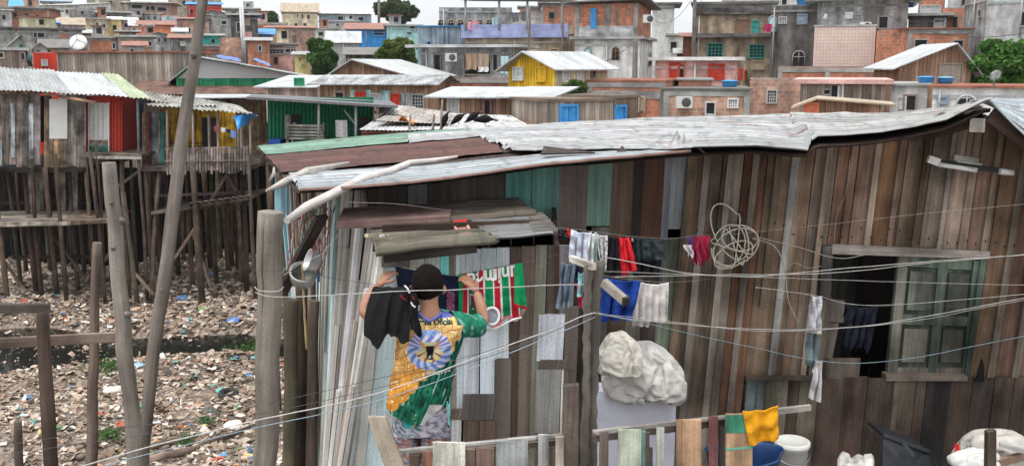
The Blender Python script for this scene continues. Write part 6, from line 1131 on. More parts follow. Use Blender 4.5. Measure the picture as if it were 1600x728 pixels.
# sack
def lump(mb, c, r, seed, col_, res=64, fold=.16, squash=(1, 1, 1), knot=None):
    """slack cloth bundle: broad bulges with folds running out from the gathered knot"""
    c = Vector(c); K = Vector(knot or (.3, -.2, 1)).normalized(); k1 = K.orthogonal().normalized(); k2 = K.cross(k1)
    def fn(u, v):
        a = 2*math.pi*u; b = math.pi*v; d = Vector((math.sin(b)*math.cos(a), math.sin(b)*math.sin(a), math.cos(b)))
        th = math.acos(max(-1, min(1, d.dot(K)))); ph = math.atan2(d.dot(k2), d.dot(k1)); wv = mn.noise(d*2.2+Vector((seed, 0, 0)))
        g_ = abs(math.sin(ph*4.5+seed+3.2*wv+.8*math.sin(th*3)))**.6; g2 = abs(math.sin(ph*9+seed*2-3.5*wv+th))**.7
        cp, sp_ = math.cos(ph+.5*wv), math.sin(ph+.5*wv); f1 = mn.noise((cp*1.9+seed, sp_*1.9, th*.8)); f2 = mn.noise((cp*4.2, sp_*4.2+seed, th*1.3)); f3 = mn.noise((cp*9, sp_*9, th*2.5+seed)); m_ = math.sin(min(th, 1.57))**.5
        s_ = 1+fold*.5*mn.noise(d*1.2+Vector((0, seed, 0)))+m_*fold*(.55*f1*abs(f1)*2+.42*(.35-abs(f2))*math.exp(-.35*th)+.16*f3*math.exp(-.8*th))
        s_ *= 1-.22*math.exp(-(th/.28)**2)
        p = d*s_*r; p = Vector((p.x*squash[0], p.y*squash[1], p.z*squash[2]))
        if d.z < 0: p.z *= .86
        return c+p
    mb.grid(fn, res*2, res, col_)
def crumple(c, rad, seed, frames=22, shrink=-.25, press=4, grav=.1, floor=None, nu=100, nv=68):
    """a slack cloth bag: cloth with more fabric than its volume needs settles onto the surface below it"""
    noise = mn
    vs=[];fs=[]
    for j in range(1,nv):
        b=math.pi*j/nv
        for i in range(nu):
            a=2*math.pi*i/nu; d=Vector((math.sin(b)*math.cos(a),math.sin(b)*math.sin(a),math.cos(b)))
            k=1+.12*noise.noise(d*1.3+Vector((seed,0,0)))+.03*noise.noise(d*5+Vector((0,seed,0)))
            vs.append((d.x*rad[0]*k,d.y*rad[1]*k,d.z*rad[2]*k))
    for j in range(nv-2):
        for i in range(nu): fs.append((j*nu+i,(j+1)*nu+i,(j+1)*nu+(i+1)%nu,j*nu+(i+1)%nu))
    t=len(vs); vs.append((0,0,rad[2])); vs.append((0,0,-rad[2]))
    for i in range(nu): fs.append((t,i,(i+1)%nu)); fs.append((t+1,(nv-2)*nu+(i+1)%nu,(nv-2)*nu+i))
    me=bpy.data.meshes.new('c'); me.from_pydata(vs,[],fs); ob=bpy.data.objects.new('c',me); bpy.context.scene.collection.objects.link(ob)
    m=ob.modifiers.new('cloth','CLOTH'); s=m.settings; s.quality=5; s.mass=.3; s.tension_stiffness=12; s.compression_stiffness=12; s.shear_stiffness=5; s.bending_stiffness=.08
    s.use_pressure=True; s.effector_weights.gravity=grav; s.uniform_pressure_force=0; s.use_pressure_volume=True; s.target_volume=4.19*rad[0]*rad[1]*rad[2]*1.02; s.pressure_factor=press; s.shrink_min=shrink; s.shrink_max=shrink; m.collision_settings.use_collision=True; m.collision_settings.use_self_collision=False
    fl=bpy.data.meshes.new('f'); z=floor if floor is not None else -rad[2]; fl.from_pydata([(-3,-3,z),(3,-3,z),(3,3,z),(-3,3,z)],[],[(0,1,2,3)]); fo=bpy.data.objects.new('f',fl); bpy.context.scene.collection.objects.link(fo); fo.modifiers.new('col','COLLISION')
    sc=bpy.context.scene; m.point_cache.frame_end=frames
    for f in range(1,frames+1): sc.frame_set(f)
    dg=bpy.context.evaluated_depsgraph_get(); r=bpy.data.meshes.new_from_object(ob.evaluated_get(dg)); V=[Vector(c)+v.co for v in r.vertices]; F=[tuple(p.vertices) for p in r.polygons]
    bpy.data.objects.remove(ob); bpy.data.objects.remove(fo); sc.frame_set(1); return V,F

def bag(mb, c, rad, seed, col_, **k):
    c = Vector(c)
    try:
        V, Fs = crumple(c, rad, seed, **k); ok = len(V) > 100 and all(v.length < 1e3 and (v-c).length < 2.2*max(rad) for v in V)
    except Exception: ok = False
    if not ok: return lump(mb, c, max(rad), seed, col_ if not callable(col_) else (.5, .48, .45))
    b = len(mb.v); mb.v += [tuple(v) for v in V]
    for f in Fs:
        mb.f.append(tuple(b+i for i in f)); mb.uv += [(0, 0)]*len(f); mb.c += [(col_(V[i]) if callable(col_) else col_) for i in f]; mb.sm.append(True); mb.mi.append(0)
t = thing('cloth_sack', 'big bulging dirty white cloth bundle sitting on the washing machine', 'bundle', tuple(P(1000, 645, 5.7)))
mb = MB(); bag(mb, P(1006, 592, 5.74), (.225, .17, .19), 3, (.56, .54, .505), press=6, floor=-.19); mb.build('main_lobe', M['cloth'], t)
mb = MB(); bag(mb, P(967, 578, 5.58), (.115, .09, .135), 9, (.56, .53, .47), shrink=-.3, press=2.5, floor=-.13); mb.build('upper_lobe', M['cloth'], t)
# bucket, tub and rubbish along the wall
t = thing('bucket', 'white plastic bucket with a lid, right of the yellow cloth', 'bucket', tuple(P(1238, 790, 6.3)))
pp = P(1238, 690, 6.3); mb = MB(); mb.lathe(pp-Vector((0, 0, .34)), [(0, 0), (.09, 0), (.1, .1), (.105, .30), (.112, .305), (.112, .325), (.107, .33)], (.45, .44, .42), 28); mb.build('body', M['plastic'], t)
mb = MB(); mb.lathe(pp-Vector((0, 0, .008)), [(.117, -.008), (.117, .014), (.107, .02), (.1, .012), (0, .012)], (.66, .66, .62), 28); mb.build('lid', M['plastic'], t)
mb = MB(); mb.tube([pp+Vector((.115*math.cos(a), .115*math.sin(a), -.07-.05*math.sin(-a))) for a in np.linspace(-3.1, -.05, 16)], .004, (.3, .3, .3), 5); mb.build('handle', M['metal'], t)
mb = MB(); a_ = P(1165, 712, 5.75)
def tubfn(u, v):
    a = 6.283*u; pr = [(0, -.3), (.2, -.3), (.235, -.15), (.255, 0), (.27, .02), (.262, .03), (.24, -.01), (.21, -.2), (0, -.22)]; k = v*8; i = min(7, int(k)); f_ = k-i
    r0 = pr[i][0]*(1-f_)+pr[i+1][0]*f_; h0 = pr[i][1]*(1-f_)+pr[i+1][1]*f_; w_ = 1+.08*math.sin(a*3)+.04*math.sin(a*7+h0*9); return a_+Vector((math.cos(a)*r0*w_*.85, math.sin(a)*r0*w_*.7, h0+.03*math.sin(a*2+1)*(h0+.3)))
mb.grid(tubfn, 48, 24, (.015, .05, .15)); ctag('tub', mb, M['plastic'], 'dark blue plastic tub behind the peach boards of the fence', 'tub')
mb = MB(); a_ = P(1336, 740, 6.3)
def stump(u, v):
    a = 6.283*u; rim = .02*math.sin(a*3+.5)+.015*math.sin(a*7); pr = [(.115, -.3), (.115, -.1), (.118, .0), (.125, .075), (.11, .1), (.06, .1), (.045, .07), (0, .06)]; k = v*7; i = min(6, int(k)); f_ = k-i
    r0 = pr[i][0]*(1-f_)+pr[i+1][0]*f_; h0 = pr[i][1]*(1-f_)+pr[i+1][1]*f_; return a_+Vector((math.cos(a)*r0*(1+.08*math.sin(a*4)), math.sin(a)*r0, h0+rim*(v > .35)))
mb.grid(stump, 40, 28, lambda u, v: (.6, .58, .54) if v > .45 or math.sin(u*19) > .75 else (.22, .17, .15)); ctag('drum', mb, M['plaster'], 'chipped white topped drum standing against the dark skirting boards', 'drum')
t = thing('crate', 'black plastic crate tipped against the wall, lower right', 'crate', tuple(P(1415, 740, 6.3)))
mb = MB(); q = [P(1378, 760, 6.2), P(1470, 770, 6.2), P(1452, 704, 6.35), P(1380, 678, 6.35)]; mb.hexa(q, (0, .02, 0), (.02, .022, .028)); mb.hexa([q[3], q[2], q[2]+Vector((.0, .3, -.02)), q[3]+Vector((0, .3, -.02))], (0, 0, -.02), (.02, .022, .026)); mb.build('body', M['plastic'], t)
mb = MB(); mb.beam(q[3]+Vector((0, -.01, 0)), q[2]+Vector((0, -.01, 0)), .03, .02, (.045, .05, .06)); mb.build('rim', M['plastic'], t)
for a, b in ((1388, 1402), (1412, 1428)): mb = MB(); mb.beam(P(a, 692, 6.28), P(b, 712, 6.25), .01, .02, (.06, .065, .075)); mb.build('rib', M['plastic'], t)
mb = MB(); mb.hexa([P(1470, 780, 6.1), P(1500, 780, 6.1), P(1492, 718, 6.15), P(1474, 702, 6.15)], (0, .25, 0), (.03, .03, .03)); ctag('box', mb, M['plastic'], 'small dark box squeezed between the black crate and the white sack', 'box')
t = thing('woven_sack', 'crumpled white woven sack with red and green print, lower right corner', 'sack', tuple(P(1560, 760, 6.2)))
mb = MB(); bag(mb, P(1558, 722, 6.25), (.27, .2, .19), 21, lambda p: (.28, .32, .45) if (p-P(1520, 690, 6.05)).length < .05 and math.sin(p.x*260) > .2 else (.52, .49, .45), shrink=-.25, press=5); mb.build('body', M['cloth'], t)
mb = MB(); q = [P(1487, 722, 6.02), P(1503, 716, 6.0), P(1501, 690, 6.02), P(1492, 694, 6.04)]; mb.grid(lambda u, v: bil(q, u, v)+Vector((0, .01*math.sin(u*9+v*7), 0)), 8, 8, lambda u, v: (.55, .03, .03) if u < .8 else (.02, .3, .1)); mb.build('printed_patch', M['cloth'], t)
mb = MB(); lump(mb, P(1525, 722, 6.0), .14, 30, (.62, .62, .6), squash=(1.2, .7, .62), fold=.25, res=40); ctag('plastic_jug', mb, M['plastic'], 'crushed white plastic jug in front of the woven sack', 'jug')
mb = MB(); mb.beam(P(1562, 694, 6.0), P(1600, 704, 5.95), .05, .02, (.55, .53, .5)); mb.beam(P(1540, 728, 5.95), P(1620, 706, 6.0), .03, .05, (.4, .27, .2)); ctag('scrap_boards', mb, M['wood'], 'two short scrap boards lying on the woven sack', 'scrap wood')
mb = MB(); mb.hexa([P(1542, 800, 5.7), P(1557, 800, 5.7), P(1557, 672, 5.7), P(1544, 676, 5.7)], (0, .05, 0), (.16, .12, .09), 0, True); ctag('post', mb, M['wood'], 'narrow brown post standing in front of the woven sack', 'post')
# raised boards the person stands on
mb = MB(); [mb.box((-1.15+i*.15, 4.75, DK2), (-1.15+i*.15+.145, 5.97, DK2-.035), jit((.2, .16, .13), .2)) for i in range(12)]; [mb.box((x_, 4.75, DK2-.035), (x_+.06, 5.95, DECK), DB) for x_ in (-1.1, -.3, .5)]; o = mb.build('plank_step', M['wood']); tag(o, 'raised plank step under the person hanging washing', 'step')

# broken lamp
t = thing('lamp_fitting', 'broken white strip lamp fitting hanging crooked high on the plank wall', 'lamp', tuple(P(1515, 262, 6.8)))
A_, B_ = P(1452, 252, 6.78), P(1560, 266, 6.8); mb = MB(); mb.beam(A_, B_, .05, .035, (.03, .03, .03)); mb.beam(P(1450, 248, 6.76), P(1467, 254, 6.75), .05, .05, (.6, .6, .58)); mb.beam(P(1466, 257, 6.74), P(1525, 266, 6.74), .045, .03, (.4, .4, .38)); mb.build('housing', M['plain'], t)
mb = MB(); mb.beam(P(1490, 246, 6.82), P(1528, 252, 6.82), .03, .04, (.45, .43, .38)); mb.beam(P(1494, 254, 6.79), P(1532, 259, 6.79), .03, .03, (.5, .48, .44)); mb.build('bracket', M['wood'], t)
mb = MB(); mb.tube([P(1562, 268, 6.76), P(1583, 270, 6.76)], .021, (.7, .7, .68), 14); mb.build('end_cap', M['plastic'], t)
mb = MB(); mb.tube([P(1466, 258, 6.73), P(1500, 262, 6.72), P(1526, 268, 6.72)], [.012, .016, .006], (.75, .75, .73), 8); mb.build('tube', M['plastic'], t)

# ---------------------------------------------------------------- ropes, wires and the cable coil
def cat(pts, n=8):
    pts = [Vector(p) for p in pts]; e = [pts[0]*2-pts[1]]+pts+[pts[-1]*2-pts[-2]]; out = []
    for i in range(1, len(e)-2):
        for k in range(n):
            t = k/n; a, b, c, d = e[i-1:i+3]; out.append(.5*((2*b)+(c-a)*t+(2*a-5*b+4*c-d)*t*t+(3*b-a-3*c+d)*t**3))
    return out+[pts[-1]]
def rope(label, pts, r, c, cat_='rope', D=None, name='rope'):
    r *= .6; c = tuple(x*.72 for x in c)
    mb = MB(); W_ = cat([P(*p) for p in pts]); W_ = [w+Vector((0, 0, r*1.6*mn.noise(w*3.1)+r*.8*mn.noise(w*11))) for w in W_]; mb.tube(W_, r, c, 6); return ctag(name, mb, M['rope'], label, cat_)
rw = (.62, .60, .56)
rope('white rope from the squared post past the head of the person', [(399, 457, 5.03), (415, 463, 5.0), (440, 465, 5.04), (470, 464, 5.06), (540, 459, 5.05), (620, 455, 5.05), (700, 453, 5.08), (790, 449, 5.12), (850, 446, 5.18), (912, 444, 5.22)], .0042, rw)
rope('loop of white rope round the squared post', [(398, 448, 5.1), (404, 454, 5.03), (420, 456, 5.0), (436, 455, 5.03), (443, 449, 5.1)], .004, rw)
rope('thin dark wire above the white rope on the squared post', [(396, 422, 5.03), (420, 424, 5.0), (470, 424, 5.1), (520, 435, 5.3), (600, 447, 5.5)], .0022, (.12, .11, .1), 'wire', name='wire')
rope('thick white clothes line rising from the lower left to the twin posts', [(100, 735, 4.3), (250, 694, 4.4), (398, 658, 4.5), (520, 632, 4.6), (620, 605, 4.7), (740, 560, 4.85), (850, 520, 5.05), (905, 496, 5.2), (930, 488, 5.24)], .005, (.66, .64, .62))
rope('pale blue line just below the thick white clothes line', [(100, 742, 4.25), (260, 702, 4.35), (398, 669, 4.45), (520, 643, 4.55), (620, 617, 4.65), (740, 574, 4.8), (850, 530, 5.0), (930, 495, 5.22)], .0036, (.36, .47, .55))
rope('upper dark wire sloping up from the left edge to the twin posts', [(-40, 702, 5.4), (160, 672, 5.3), (330, 648, 5.2), (500, 612, 5.1), (650, 577, 5.05), (790, 540, 5.05), (905, 496, 5.2)], .0027, (.13, .12, .12), 'wire', name='wire')
rope('lower dark wire sloping up from the left edge to the twin posts', [(-40, 716, 5.3), (160, 688, 5.2), (330, 660, 5.1), (500, 627, 5.0), (650, 590, 4.98), (790, 548, 5.0), (905, 500, 5.18)], .0027, (.15, .13, .13), 'wire', name='wire')
rope('thick pale rope running right from the twin posts below the window', [(930, 488, 5.28), (985, 499, 5.4), (1060, 506, 5.5), (1150, 513, 5.6), (1250, 515, 5.7), (1340, 510, 5.7), (1440, 495, 5.6), (1530, 479, 5.5), (1700, 448, 5.3)], .0048, (.45, .44, .42))
rope('thin pale twin of the rope below the window', [(930, 490, 5.3), (1000, 497, 5.4), (1080, 506, 5.5), (1180, 517, 5.62), (1300, 514, 5.72), (1440, 499, 5.6), (1540, 480, 5.5), (1700, 452, 5.3)], .0028, (.5, .49, .46))
rope('blue line sagging across the bottom of the window', [(930, 490, 5.26), (1000, 503, 5.4), (1090, 524, 5.6), (1180, 543, 5.8), (1250, 559, 5.9), (1330, 567, 5.9), (1420, 560, 5.9), (1500, 545, 5.8), (1600, 525, 5.6), (1700, 505, 5.5)], .0032, (.28, .38, .42))
rope('white line crossing the top of the window, upper strand', [(946, 402, 5.36), (1010, 414, 5.5), (1080, 427, 5.7), (1180, 432, 5.9), (1290, 422, 6.1), (1400, 413, 6.2), (1500, 405, 6.2), (1600, 398, 6.1), (1700, 390, 6)], .0042, (.6, .58, .55))
rope('white line crossing the top of the window, lower strand', [(960, 433, 5.36), (1040, 431, 5.6), (1130, 429, 5.8), (1230, 429, 6.0), (1330, 424, 6.1), (1430, 413, 6.2), (1530, 404, 6.2), (1700, 388, 6)], .0036, (.58, .56, .53))
rope('thin grey line crossing the middle of the green shutter', [(940, 424, 5.36), (1060, 428, 5.6), (1180, 433, 5.8), (1300, 437, 6.0), (1420, 441, 6.1), (1540, 444, 6.1), (1700, 446, 6)], .0027, (.48, .46, .44))
rope('pale line carrying the black rag at the window', [(1180, 449, 6.0), (1270, 461, 6.2), (1320, 474, 6.3), (1375, 477, 6.3), (1480, 470, 6.3), (1600, 460, 6.2), (1700, 452, 6.1)], .0032, (.55, .53, .5))
rope('thin dark wire over the black rag', [(1180, 466, 6.1), (1300, 474, 6.2), (1400, 479, 6.3), (1560, 476, 6.2), (1700, 470, 6.1)], .0018, (.1, .1, .1), 'wire', name='wire')
rope('faint thin line high on the plank wall', [(1120, 368, 6.6), (1300, 350, 6.4), (1450, 333, 6.2), (1600, 319, 6.1), (1700, 308, 6)], .0016, (.45, .43, .4))
rope('pale cord hanging from the roof edge to the window corner', [(1328, 250, 6.6), (1322, 300, 6.75), (1308, 335, 6.85), (1303, 380, 6.88)], .0035, (.5, .48, .42), 'cord', name='cord')
rope('thin cord sagging from the eave over the lean-to roof', [(545, 316, 6.0), (620, 319, 6.2), (720, 330, 6.4), (800, 325, 6.6), (850, 342, 6.7), (880, 352, 6.75)], .0022, (.5, .48, .45), 'cord', name='cord')
rope('white cable running from the coil down to the sill', [(1175, 372, 6.85), (1210, 385, 6.85), (1226, 420, 6.85), (1232, 470, 6.8), (1248, 505, 6.8)], .006, (.56, .54, .48), 'cable', name='cable')
rope('white cable looping from the coil to the window lintel', [(1180, 370, 6.85), (1240, 384, 6.82), (1290, 400, 6.82), (1320, 404, 6.82), (1352, 398, 6.82)], .005, (.52, .5, .44), 'cable', name='cable')
rope('short white cable loop left of the window jamb', [(1224, 470, 6.82), (1226, 430, 6.82), (1240, 411, 6.82), (1262, 418, 6.82), (1283, 416, 6.82)], .004, (.5, .48, .43), 'cable', name='cable')
rope('thin wire from the cane to the pot', [(443, 430, 6.4), (470, 412, 6.4), (500, 398, 6.3), (530, 365, 6.2)], .003, (.6, .58, .55), 'wire', name='wire')
mb = MB(); pts = []
lo = [(1140, 362, 24, 47, -.45, 0), (1150, 386, 38, 26, -.5, 2), (1156, 372, 28, 20, .1, 4), (1146, 398, 33, 17, -.5, 1), (1138, 384, 25, 34, .35, 3)]
for cx, cy, ra, rb, rot, ph in lo:
    for k in range(28):
        a = ph+6.283*k/28; x_ = ra*math.cos(a); y_ = rb*math.sin(a); pts.append(P(cx+x_*math.cos(rot)-y_*math.sin(rot), cy+x_*math.sin(rot)+y_*math.cos(rot), 6.86-.02*math.sin(a*2+ph)))
mb.tube(cat(pts, 2), .0048, (.58, .55, .47), 6); ctag('cable_coil', mb, M['rope'], 'tangled coil of cream cable hanging on the plank wall', 'cable')
# ---------------------------------------------------------------- washing on the lines
def drape(name, label, cat_, q, D, cf, folds=3, amp=.02, back=.35, rag=0, seed=0, nu=48, nv=56, grp='washing hung out by the shack', dB=None, tw=0):
    """cloth over a line; q = photo corners top-left, top-right, bottom-right, bottom-left"""
    TL, TR, BR_, BL = [P(p[0], p[1], D if dB is None else D+dB*(1 if i in (1, 2) else 0)) for i, p in enumerate(q)]; mb = MB(); vb = back/(1+back)
    def fn(u, v):
        if v < vb: k = (vb-v)/vb*back; side = 1
        else: k = (v-vb)/(1-vb); side = -1
        sag = .012*math.sin(u*math.pi)
        e = rag*(abs(mn.noise((u*9+seed, 1, 0)))*1.6+abs(mn.noise((u*27+seed, 4, 0)))*.8)*k if rag else 0
        kk = k-e; a = TL*(1-u)+TR*u; b = BL*(1-u)+BR_*u; p = a*(1-kk)+b*kk
        ph = 2*math.pi*folds*u+seed+1.5*mn.noise((u*3, k*1.5, seed)); f_ = min(1, .25+k*1.2)
        p += Vector((amp*.35*math.cos(ph)*f_, amp*math.sin(ph)*f_+amp*1.3*mn.noise((u*4, k*3, seed+3))+side*(.006+.02*min(k*4, 1)*(side > 0)), -sag*(1-k)))
        return p
    mb.grid(fn, nu, nv, (lambda u, v: cf(u, abs(v-vb)/(1-vb) if v >= vb else -1)) if callable(cf) else cf)
    return ctag(name, mb, M['cloth'], label, cat_, grp)
def spots(base, cols, f, th):
    def cf(u, v):
        n_ = mn.noise((u*f, v*f*1.3, 2)); k = int((mn.noise((u*f*.7+9, v*f*.7, 5))+1)*len(cols)*.999/2) % len(cols); return cols[k] if n_ > th else base
    return cf
drape('undershirt', 'dark scrap of cloth at the left end of the upper line', 'cloth', [(868, 356), (892, 358), (896, 374), (872, 372)], 6.1, (.03, .03, .04), seed=1)
drape('cloth', 'small bright red cloth peeping out left of the white shirt', 'cloth', [(885, 356), (896, 357), (895, 372), (888, 370)], 6.0, (.5, .03, .04), seed=2, nu=16)
drape('shirt', 'pale blue white shirt hanging at the left of the upper line', 'shirt', [(893, 358), (925, 362), (922, 412), (890, 402)], 5.9, spots((.62, .66, .76), [(.62, .55, .62), (.55, .6, .72)], 3, .12), 3, .02, seed=3)
drape('cloth', 'narrow white cloth with green edge beside the pale blue shirt', 'cloth', [(921, 362), (932, 362), (934, 414), (915, 410)], 5.85, lambda u, v: (.2, .45, .3) if u > .85 else (.7, .72, .74), 2, .015, seed=4, nu=20)
drape('floral_cloth', 'white cloth printed with small dark and pink flowers', 'cloth', [(930, 362), (949, 367), (947, 424), (938, 418)], 5.8, spots((.66, .64, .64), [(.3, .05, .15), (.05, .05, .12), (.1, .2, .12), (.5, .2, .3)], 16, .12), 2, .015, seed=5, nu=60, nv=90)
drape('shirt', 'black cloth hanging between the flowered and the red one', 'cloth', [(949, 367), (970, 369), (968, 430), (944, 428)], 5.95, (.022, .02, .025), 2, .02, seed=6)
drape('cloth', 'bright red cloth flaring out on the upper line', 'cloth', [(966, 368), (982, 370), (993, 418), (970, 432)], 5.85, (.58, .02, .03), 3, .03, seed=7)
drape('shorts', 'black shorts with a white emblem at the waist, right of the red cloth', 'shorts', [(982, 370), (1042, 373), (1030, 428), (990, 430)], 5.98, lambda u, v: (.7, .7, .7) if (u-.1)**2*3+(v-.05)**2 < .002 else ((.03, .045, .05) if u > .2 and v < .6 else (.016, .016, .02)), 3, .02, seed=8)
drape('towel', 'dark grey towel over the right half of the black shorts', 'towel', [(1004, 371), (1041, 374), (1040, 406), (1006, 402)], 5.9, (.035, .045, .05), 2, .012, seed=9)
t = thing('underwear_bunch', 'bunch of dark red and purple underwear pegged beside the cable coil', 'underwear', tuple(P(1092, 425, 6.5)), 'washing hung out by the shack')
for i, (x, y, h, c) in enumerate(((1078, 370, 36, (.12, .06, .2)), (1086, 370, 46, (.25, .02, .05)), (1095, 368, 50, (.38, .03, .08)), (1103, 368, 44, (.3, .02, .05)), (1076, 382, 22, (.5, .48, .5)))):
    mb = MB(); a = P(x-6, y, 6.5-.02*i); b = P(x+8, y+1, 6.5-.02*i); hh = h*6.5/F; mb.grid(lambda u, v: a*(1-u)+b*u+Vector((.012*math.sin(v*5+i)-.02*v*(u-.5), .02*math.sin(u*9+i)*v, -hh*v*(1-.25*math.sin(u*3.1*2+i)**2))), 20, 20, lambda u, v: jit(c, .1)); mb.build('garment', M['cloth'], t)
drape('trousers', 'grey blue jeans hanging left of the twin posts', 'trousers', [(877, 408), (900, 410), (890, 482), (869, 480)], 5.45, lambda u, v: (.12, .15, .2) if v < .9 else (.2, .24, .3), 2, .03, rag=.1, seed=11)
drape('cloth', 'dark blue denim end hanging behind the twin posts', 'cloth', [(895, 412), (906, 414), (905, 452), (897, 450)], 5.5, (.03, .04, .09), 2, .02, seed=12, nu=20)
drape('rag', 'turquoise rag hanging just left of the twin posts', 'rag', [(904, 424), (912, 425), (911, 463), (900, 463)], 5.38, (.25, .5, .52), 1.5, .012, seed=13, nu=20)
drape('rag', 'crimson rag below the turquoise rag', 'rag', [(897, 440), (913, 442), (911, 482), (905, 478)], 5.44, (.42, .02, .05), 2, .015, seed=14, nu=20)
drape('cloth', 'large royal blue cloth to the right of the twin posts', 'cloth', [(940, 431), (1001, 438), (983, 500), (936, 502)], 5.6, (.015, .05, .26), 2.5, .03, rag=.06, seed=15)
drape('towel', 'white towel hanging beside the royal blue cloth', 'towel', [(998, 440), (1045, 441), (1044, 503), (988, 502)], 5.65, (.60, .57, .55), 5, .012, rag=.03, seed=16)
drape('towel', 'short pinkish corner hanging under the left of the white towel', 'towel', [(990, 486), (1020, 492), (1012, 510), (988, 508)], 5.68, (.55, .48, .47), 2, .012, seed=17, nu=20)
drape('rag', 'ragged black cloth hanging in front of the open window', 'rag', [(1322, 476), (1372, 478), (1352, 552), (1308, 540)], 6.3, (.012, .014, .022), 4, .03, rag=.22, seed=18)
drape('rag', 'twisted white rag hanging at the left side of the window', 'rag', [(1268, 460), (1284, 462), (1280, 520), (1262, 518)], 6.5, (.5, .5, .53), 2, .03, seed=19, nu=24)
drape('rag', 'grey green rag below the twisted white rag', 'rag', [(1264, 512), (1281, 514), (1276, 584), (1258, 568)], 6.55, lambda u, v: (.5, .5, .12) if v < .1 and u > .5 else (.17, .22, .24), 2, .03, rag=.1, seed=20, nu=24)
drape('rag', 'narrow pointed white cloth hanging over the skirting boards', 'rag', [(1276, 562), (1284, 562), (1280, 628), (1264, 622)], 6.4, (.52, .5, .5), 1.5, .02, rag=.05, seed=21, nu=24)
drape('cloth', 'bright yellow orange cloth thrown over the end of the rail', 'cloth', [(1160, 641), (1216, 633), (1215, 686), (1172, 696)], 5.22, (.66, .30, .015), 1.6, .014, rag=.07, seed=22, back=.5)
drape('cloth', 'navy cloth spread on the line behind the head of the person', 'cloth', [(618, 416), (720, 431), (718, 488), (625, 470)], 5.78, lambda u, v: (.35, .12, .22) if .78 < u < .93 and v > .45 and mn.noise((u*60, v*30, 1)) > -.1 else (.014, .02, .045), 2, .015, seed=23, nv=70, nu=90)

# striped football jersey hung upside down
def jersey(u, v):
    g_, r_, w_ = (.01, .25, .09), (.42, .015, .03), (.7, .7, .68)
    if v < 0: return g_
    if v > .93 and u > .45: return w_ if int(v*60) % 2 else r_
    if u > .93: return g_ if v < .9 else w_
    st_ = [(.0, .07, g_), (.07, .14, r_), (.14, .155, w_), (.155, .29, g_), (.29, .31, w_), (.31, .38, r_), (.38, .41, w_), (.41, .53, g_), (.53, .55, w_), (.55, .64, r_), (.64, .665, w_), (.665, .775, g_), (.775, .80, w_), (.80, .90, r_), (.90, .92, w_)]
    for a, b, c in st_:
        if a <= u < b:
            if c == g_ and .155 < u < .29:
                x, y = (u-.222)/.05, (v-.52)/.15
                if abs(x) < 1 and -1 < y < 1-abs(x)*.6:
                    return (.5, .5, .5) if abs(x) > .75 or abs(y) > .78 else ((.25, .02, .08) if (x*y > 0) else (.02, .12, .06))
                return (.03, .12, .07)
            return c
    return g_
def drape2(name, label, cat_, q, D, cf, top, bot, nu, nv, folds, amp, seed):
    TL, TR, BR_, BL = [P(*p, D) for p in q]; mb = MB()
    def fn(u, v):
        a = TL*(1-u)+TR*u; b = BL*(1-u)+BR_*u; k = max(0, v-.12)/.88 if v >= .12 else (.12-v)*2.0
        p = a*(1-k)+b*k; p.z += bot(u)*k; ph = 6.283*folds*u+seed; p += Vector((0, amp*math.sin(ph)*min(1, .2+k)+amp*mn.noise((u*4, k*4, seed))+(.02 if v < .12 else 0), 0)); return p
    mb.grid(fn, nu, nv, lambda u, v: cf(u, (v-.12)/.88 if v >= .12 else -1)); o = mb.build(name, M['cloth']); tag(o, label, cat_, 'washing hung out by the shack'); return o, fn
t, jfn = drape2('football_jersey', 'green, red and white striped football jersey hung upside down on the line', 'jersey', [(717, 429), (816, 411), (822, 486), (716, 508)], 5.74, jersey, None, lambda u: -.05*math.sin(max(0, (u-.1))*3.3)*1.0+.02*math.sin(u*20), 170, 110, 2.5, .015, 2)
def textmesh(s, size, extr=.0006, bold=0):
    cu = bpy.data.curves.new('t', 'FONT'); cu.body = s; cu.size = size; cu.align_x = 'CENTER'; cu.align_y = 'CENTER'; cu.offset = bold; ob = bpy.data.objects.new('t', cu); col.objects.link(ob)
    bpy.context.view_layer.update(); dg = bpy.context.evaluated_depsgraph_get(); me = bpy.data.meshes.new_from_object(ob.evaluated_get(dg)); bpy.data.objects.remove(ob); bpy.data.curves.remove(cu)
    bm = bmesh.new(); bm.from_mesh(me); bmesh.ops.triangulate(bm, faces=bm.faces[:]); bmesh.ops.subdivide_edges(bm, edges=[e for e in bm.edges if e.calc_length() > size*.2], cuts=1); v = [w.co.copy() for w in bm.verts]; f = [tuple(w.index for w in q.verts) for q in bm.faces]; bm.free(); bpy.data.meshes.remove(me); return v, f
def letter(name, parent, s, size, place, c, bold=0):
    v, f = textmesh(s, size, bold=bold); mb = MB(); b = 0
    V = [place(w.x, w.y) for w in v]
    for q in f: mb.face([V[i] for i in q], None, c)
    return mb.build(name, M['cloth'], parent)
# shirt-wide lettering along the hanging hem, upside down
def jplace(x, y): return jfn(.53-x/.42, .12+.88*(.13+(y)/.30))+Vector((0, -.006, 0))
letter('printed_word', t, 'unimed', .115, jplace, (.75, .75, .73), .003)
mb = MB(); cc_ = P(768, 494, 5.6); mb.tube([cc_+Vector((.044*math.cos(a), .008*math.sin(a*2), .05*math.sin(a))) for a in np.linspace(0, 6.283, 26)], .009, (.68, .68, .68), 8, cap=False); mb.build('collar', M['cloth'], t)
mb = MB(); mb.grid(lambda u, v: cc_+Vector((.042*(2*u-1), .012, .048*(2*v-1)*math.sqrt(max(0, 1-(2*u-1)**2)))), 16, 16, lambda u, v: (.4, .35, .48) if int(u*9) % 2 else (.3, .45, .42)); mb.build('lining', M['cloth'], t)
mb = MB(); mb.tube(cat([P(690, 500, 5.62), P(730, 513, 5.62), P(768, 515, 5.62), P(800, 500, 5.64), P(815, 496, 5.66)]), .006, (.68, .68, .66), 6); mb.build('hem', M['cloth'], t)
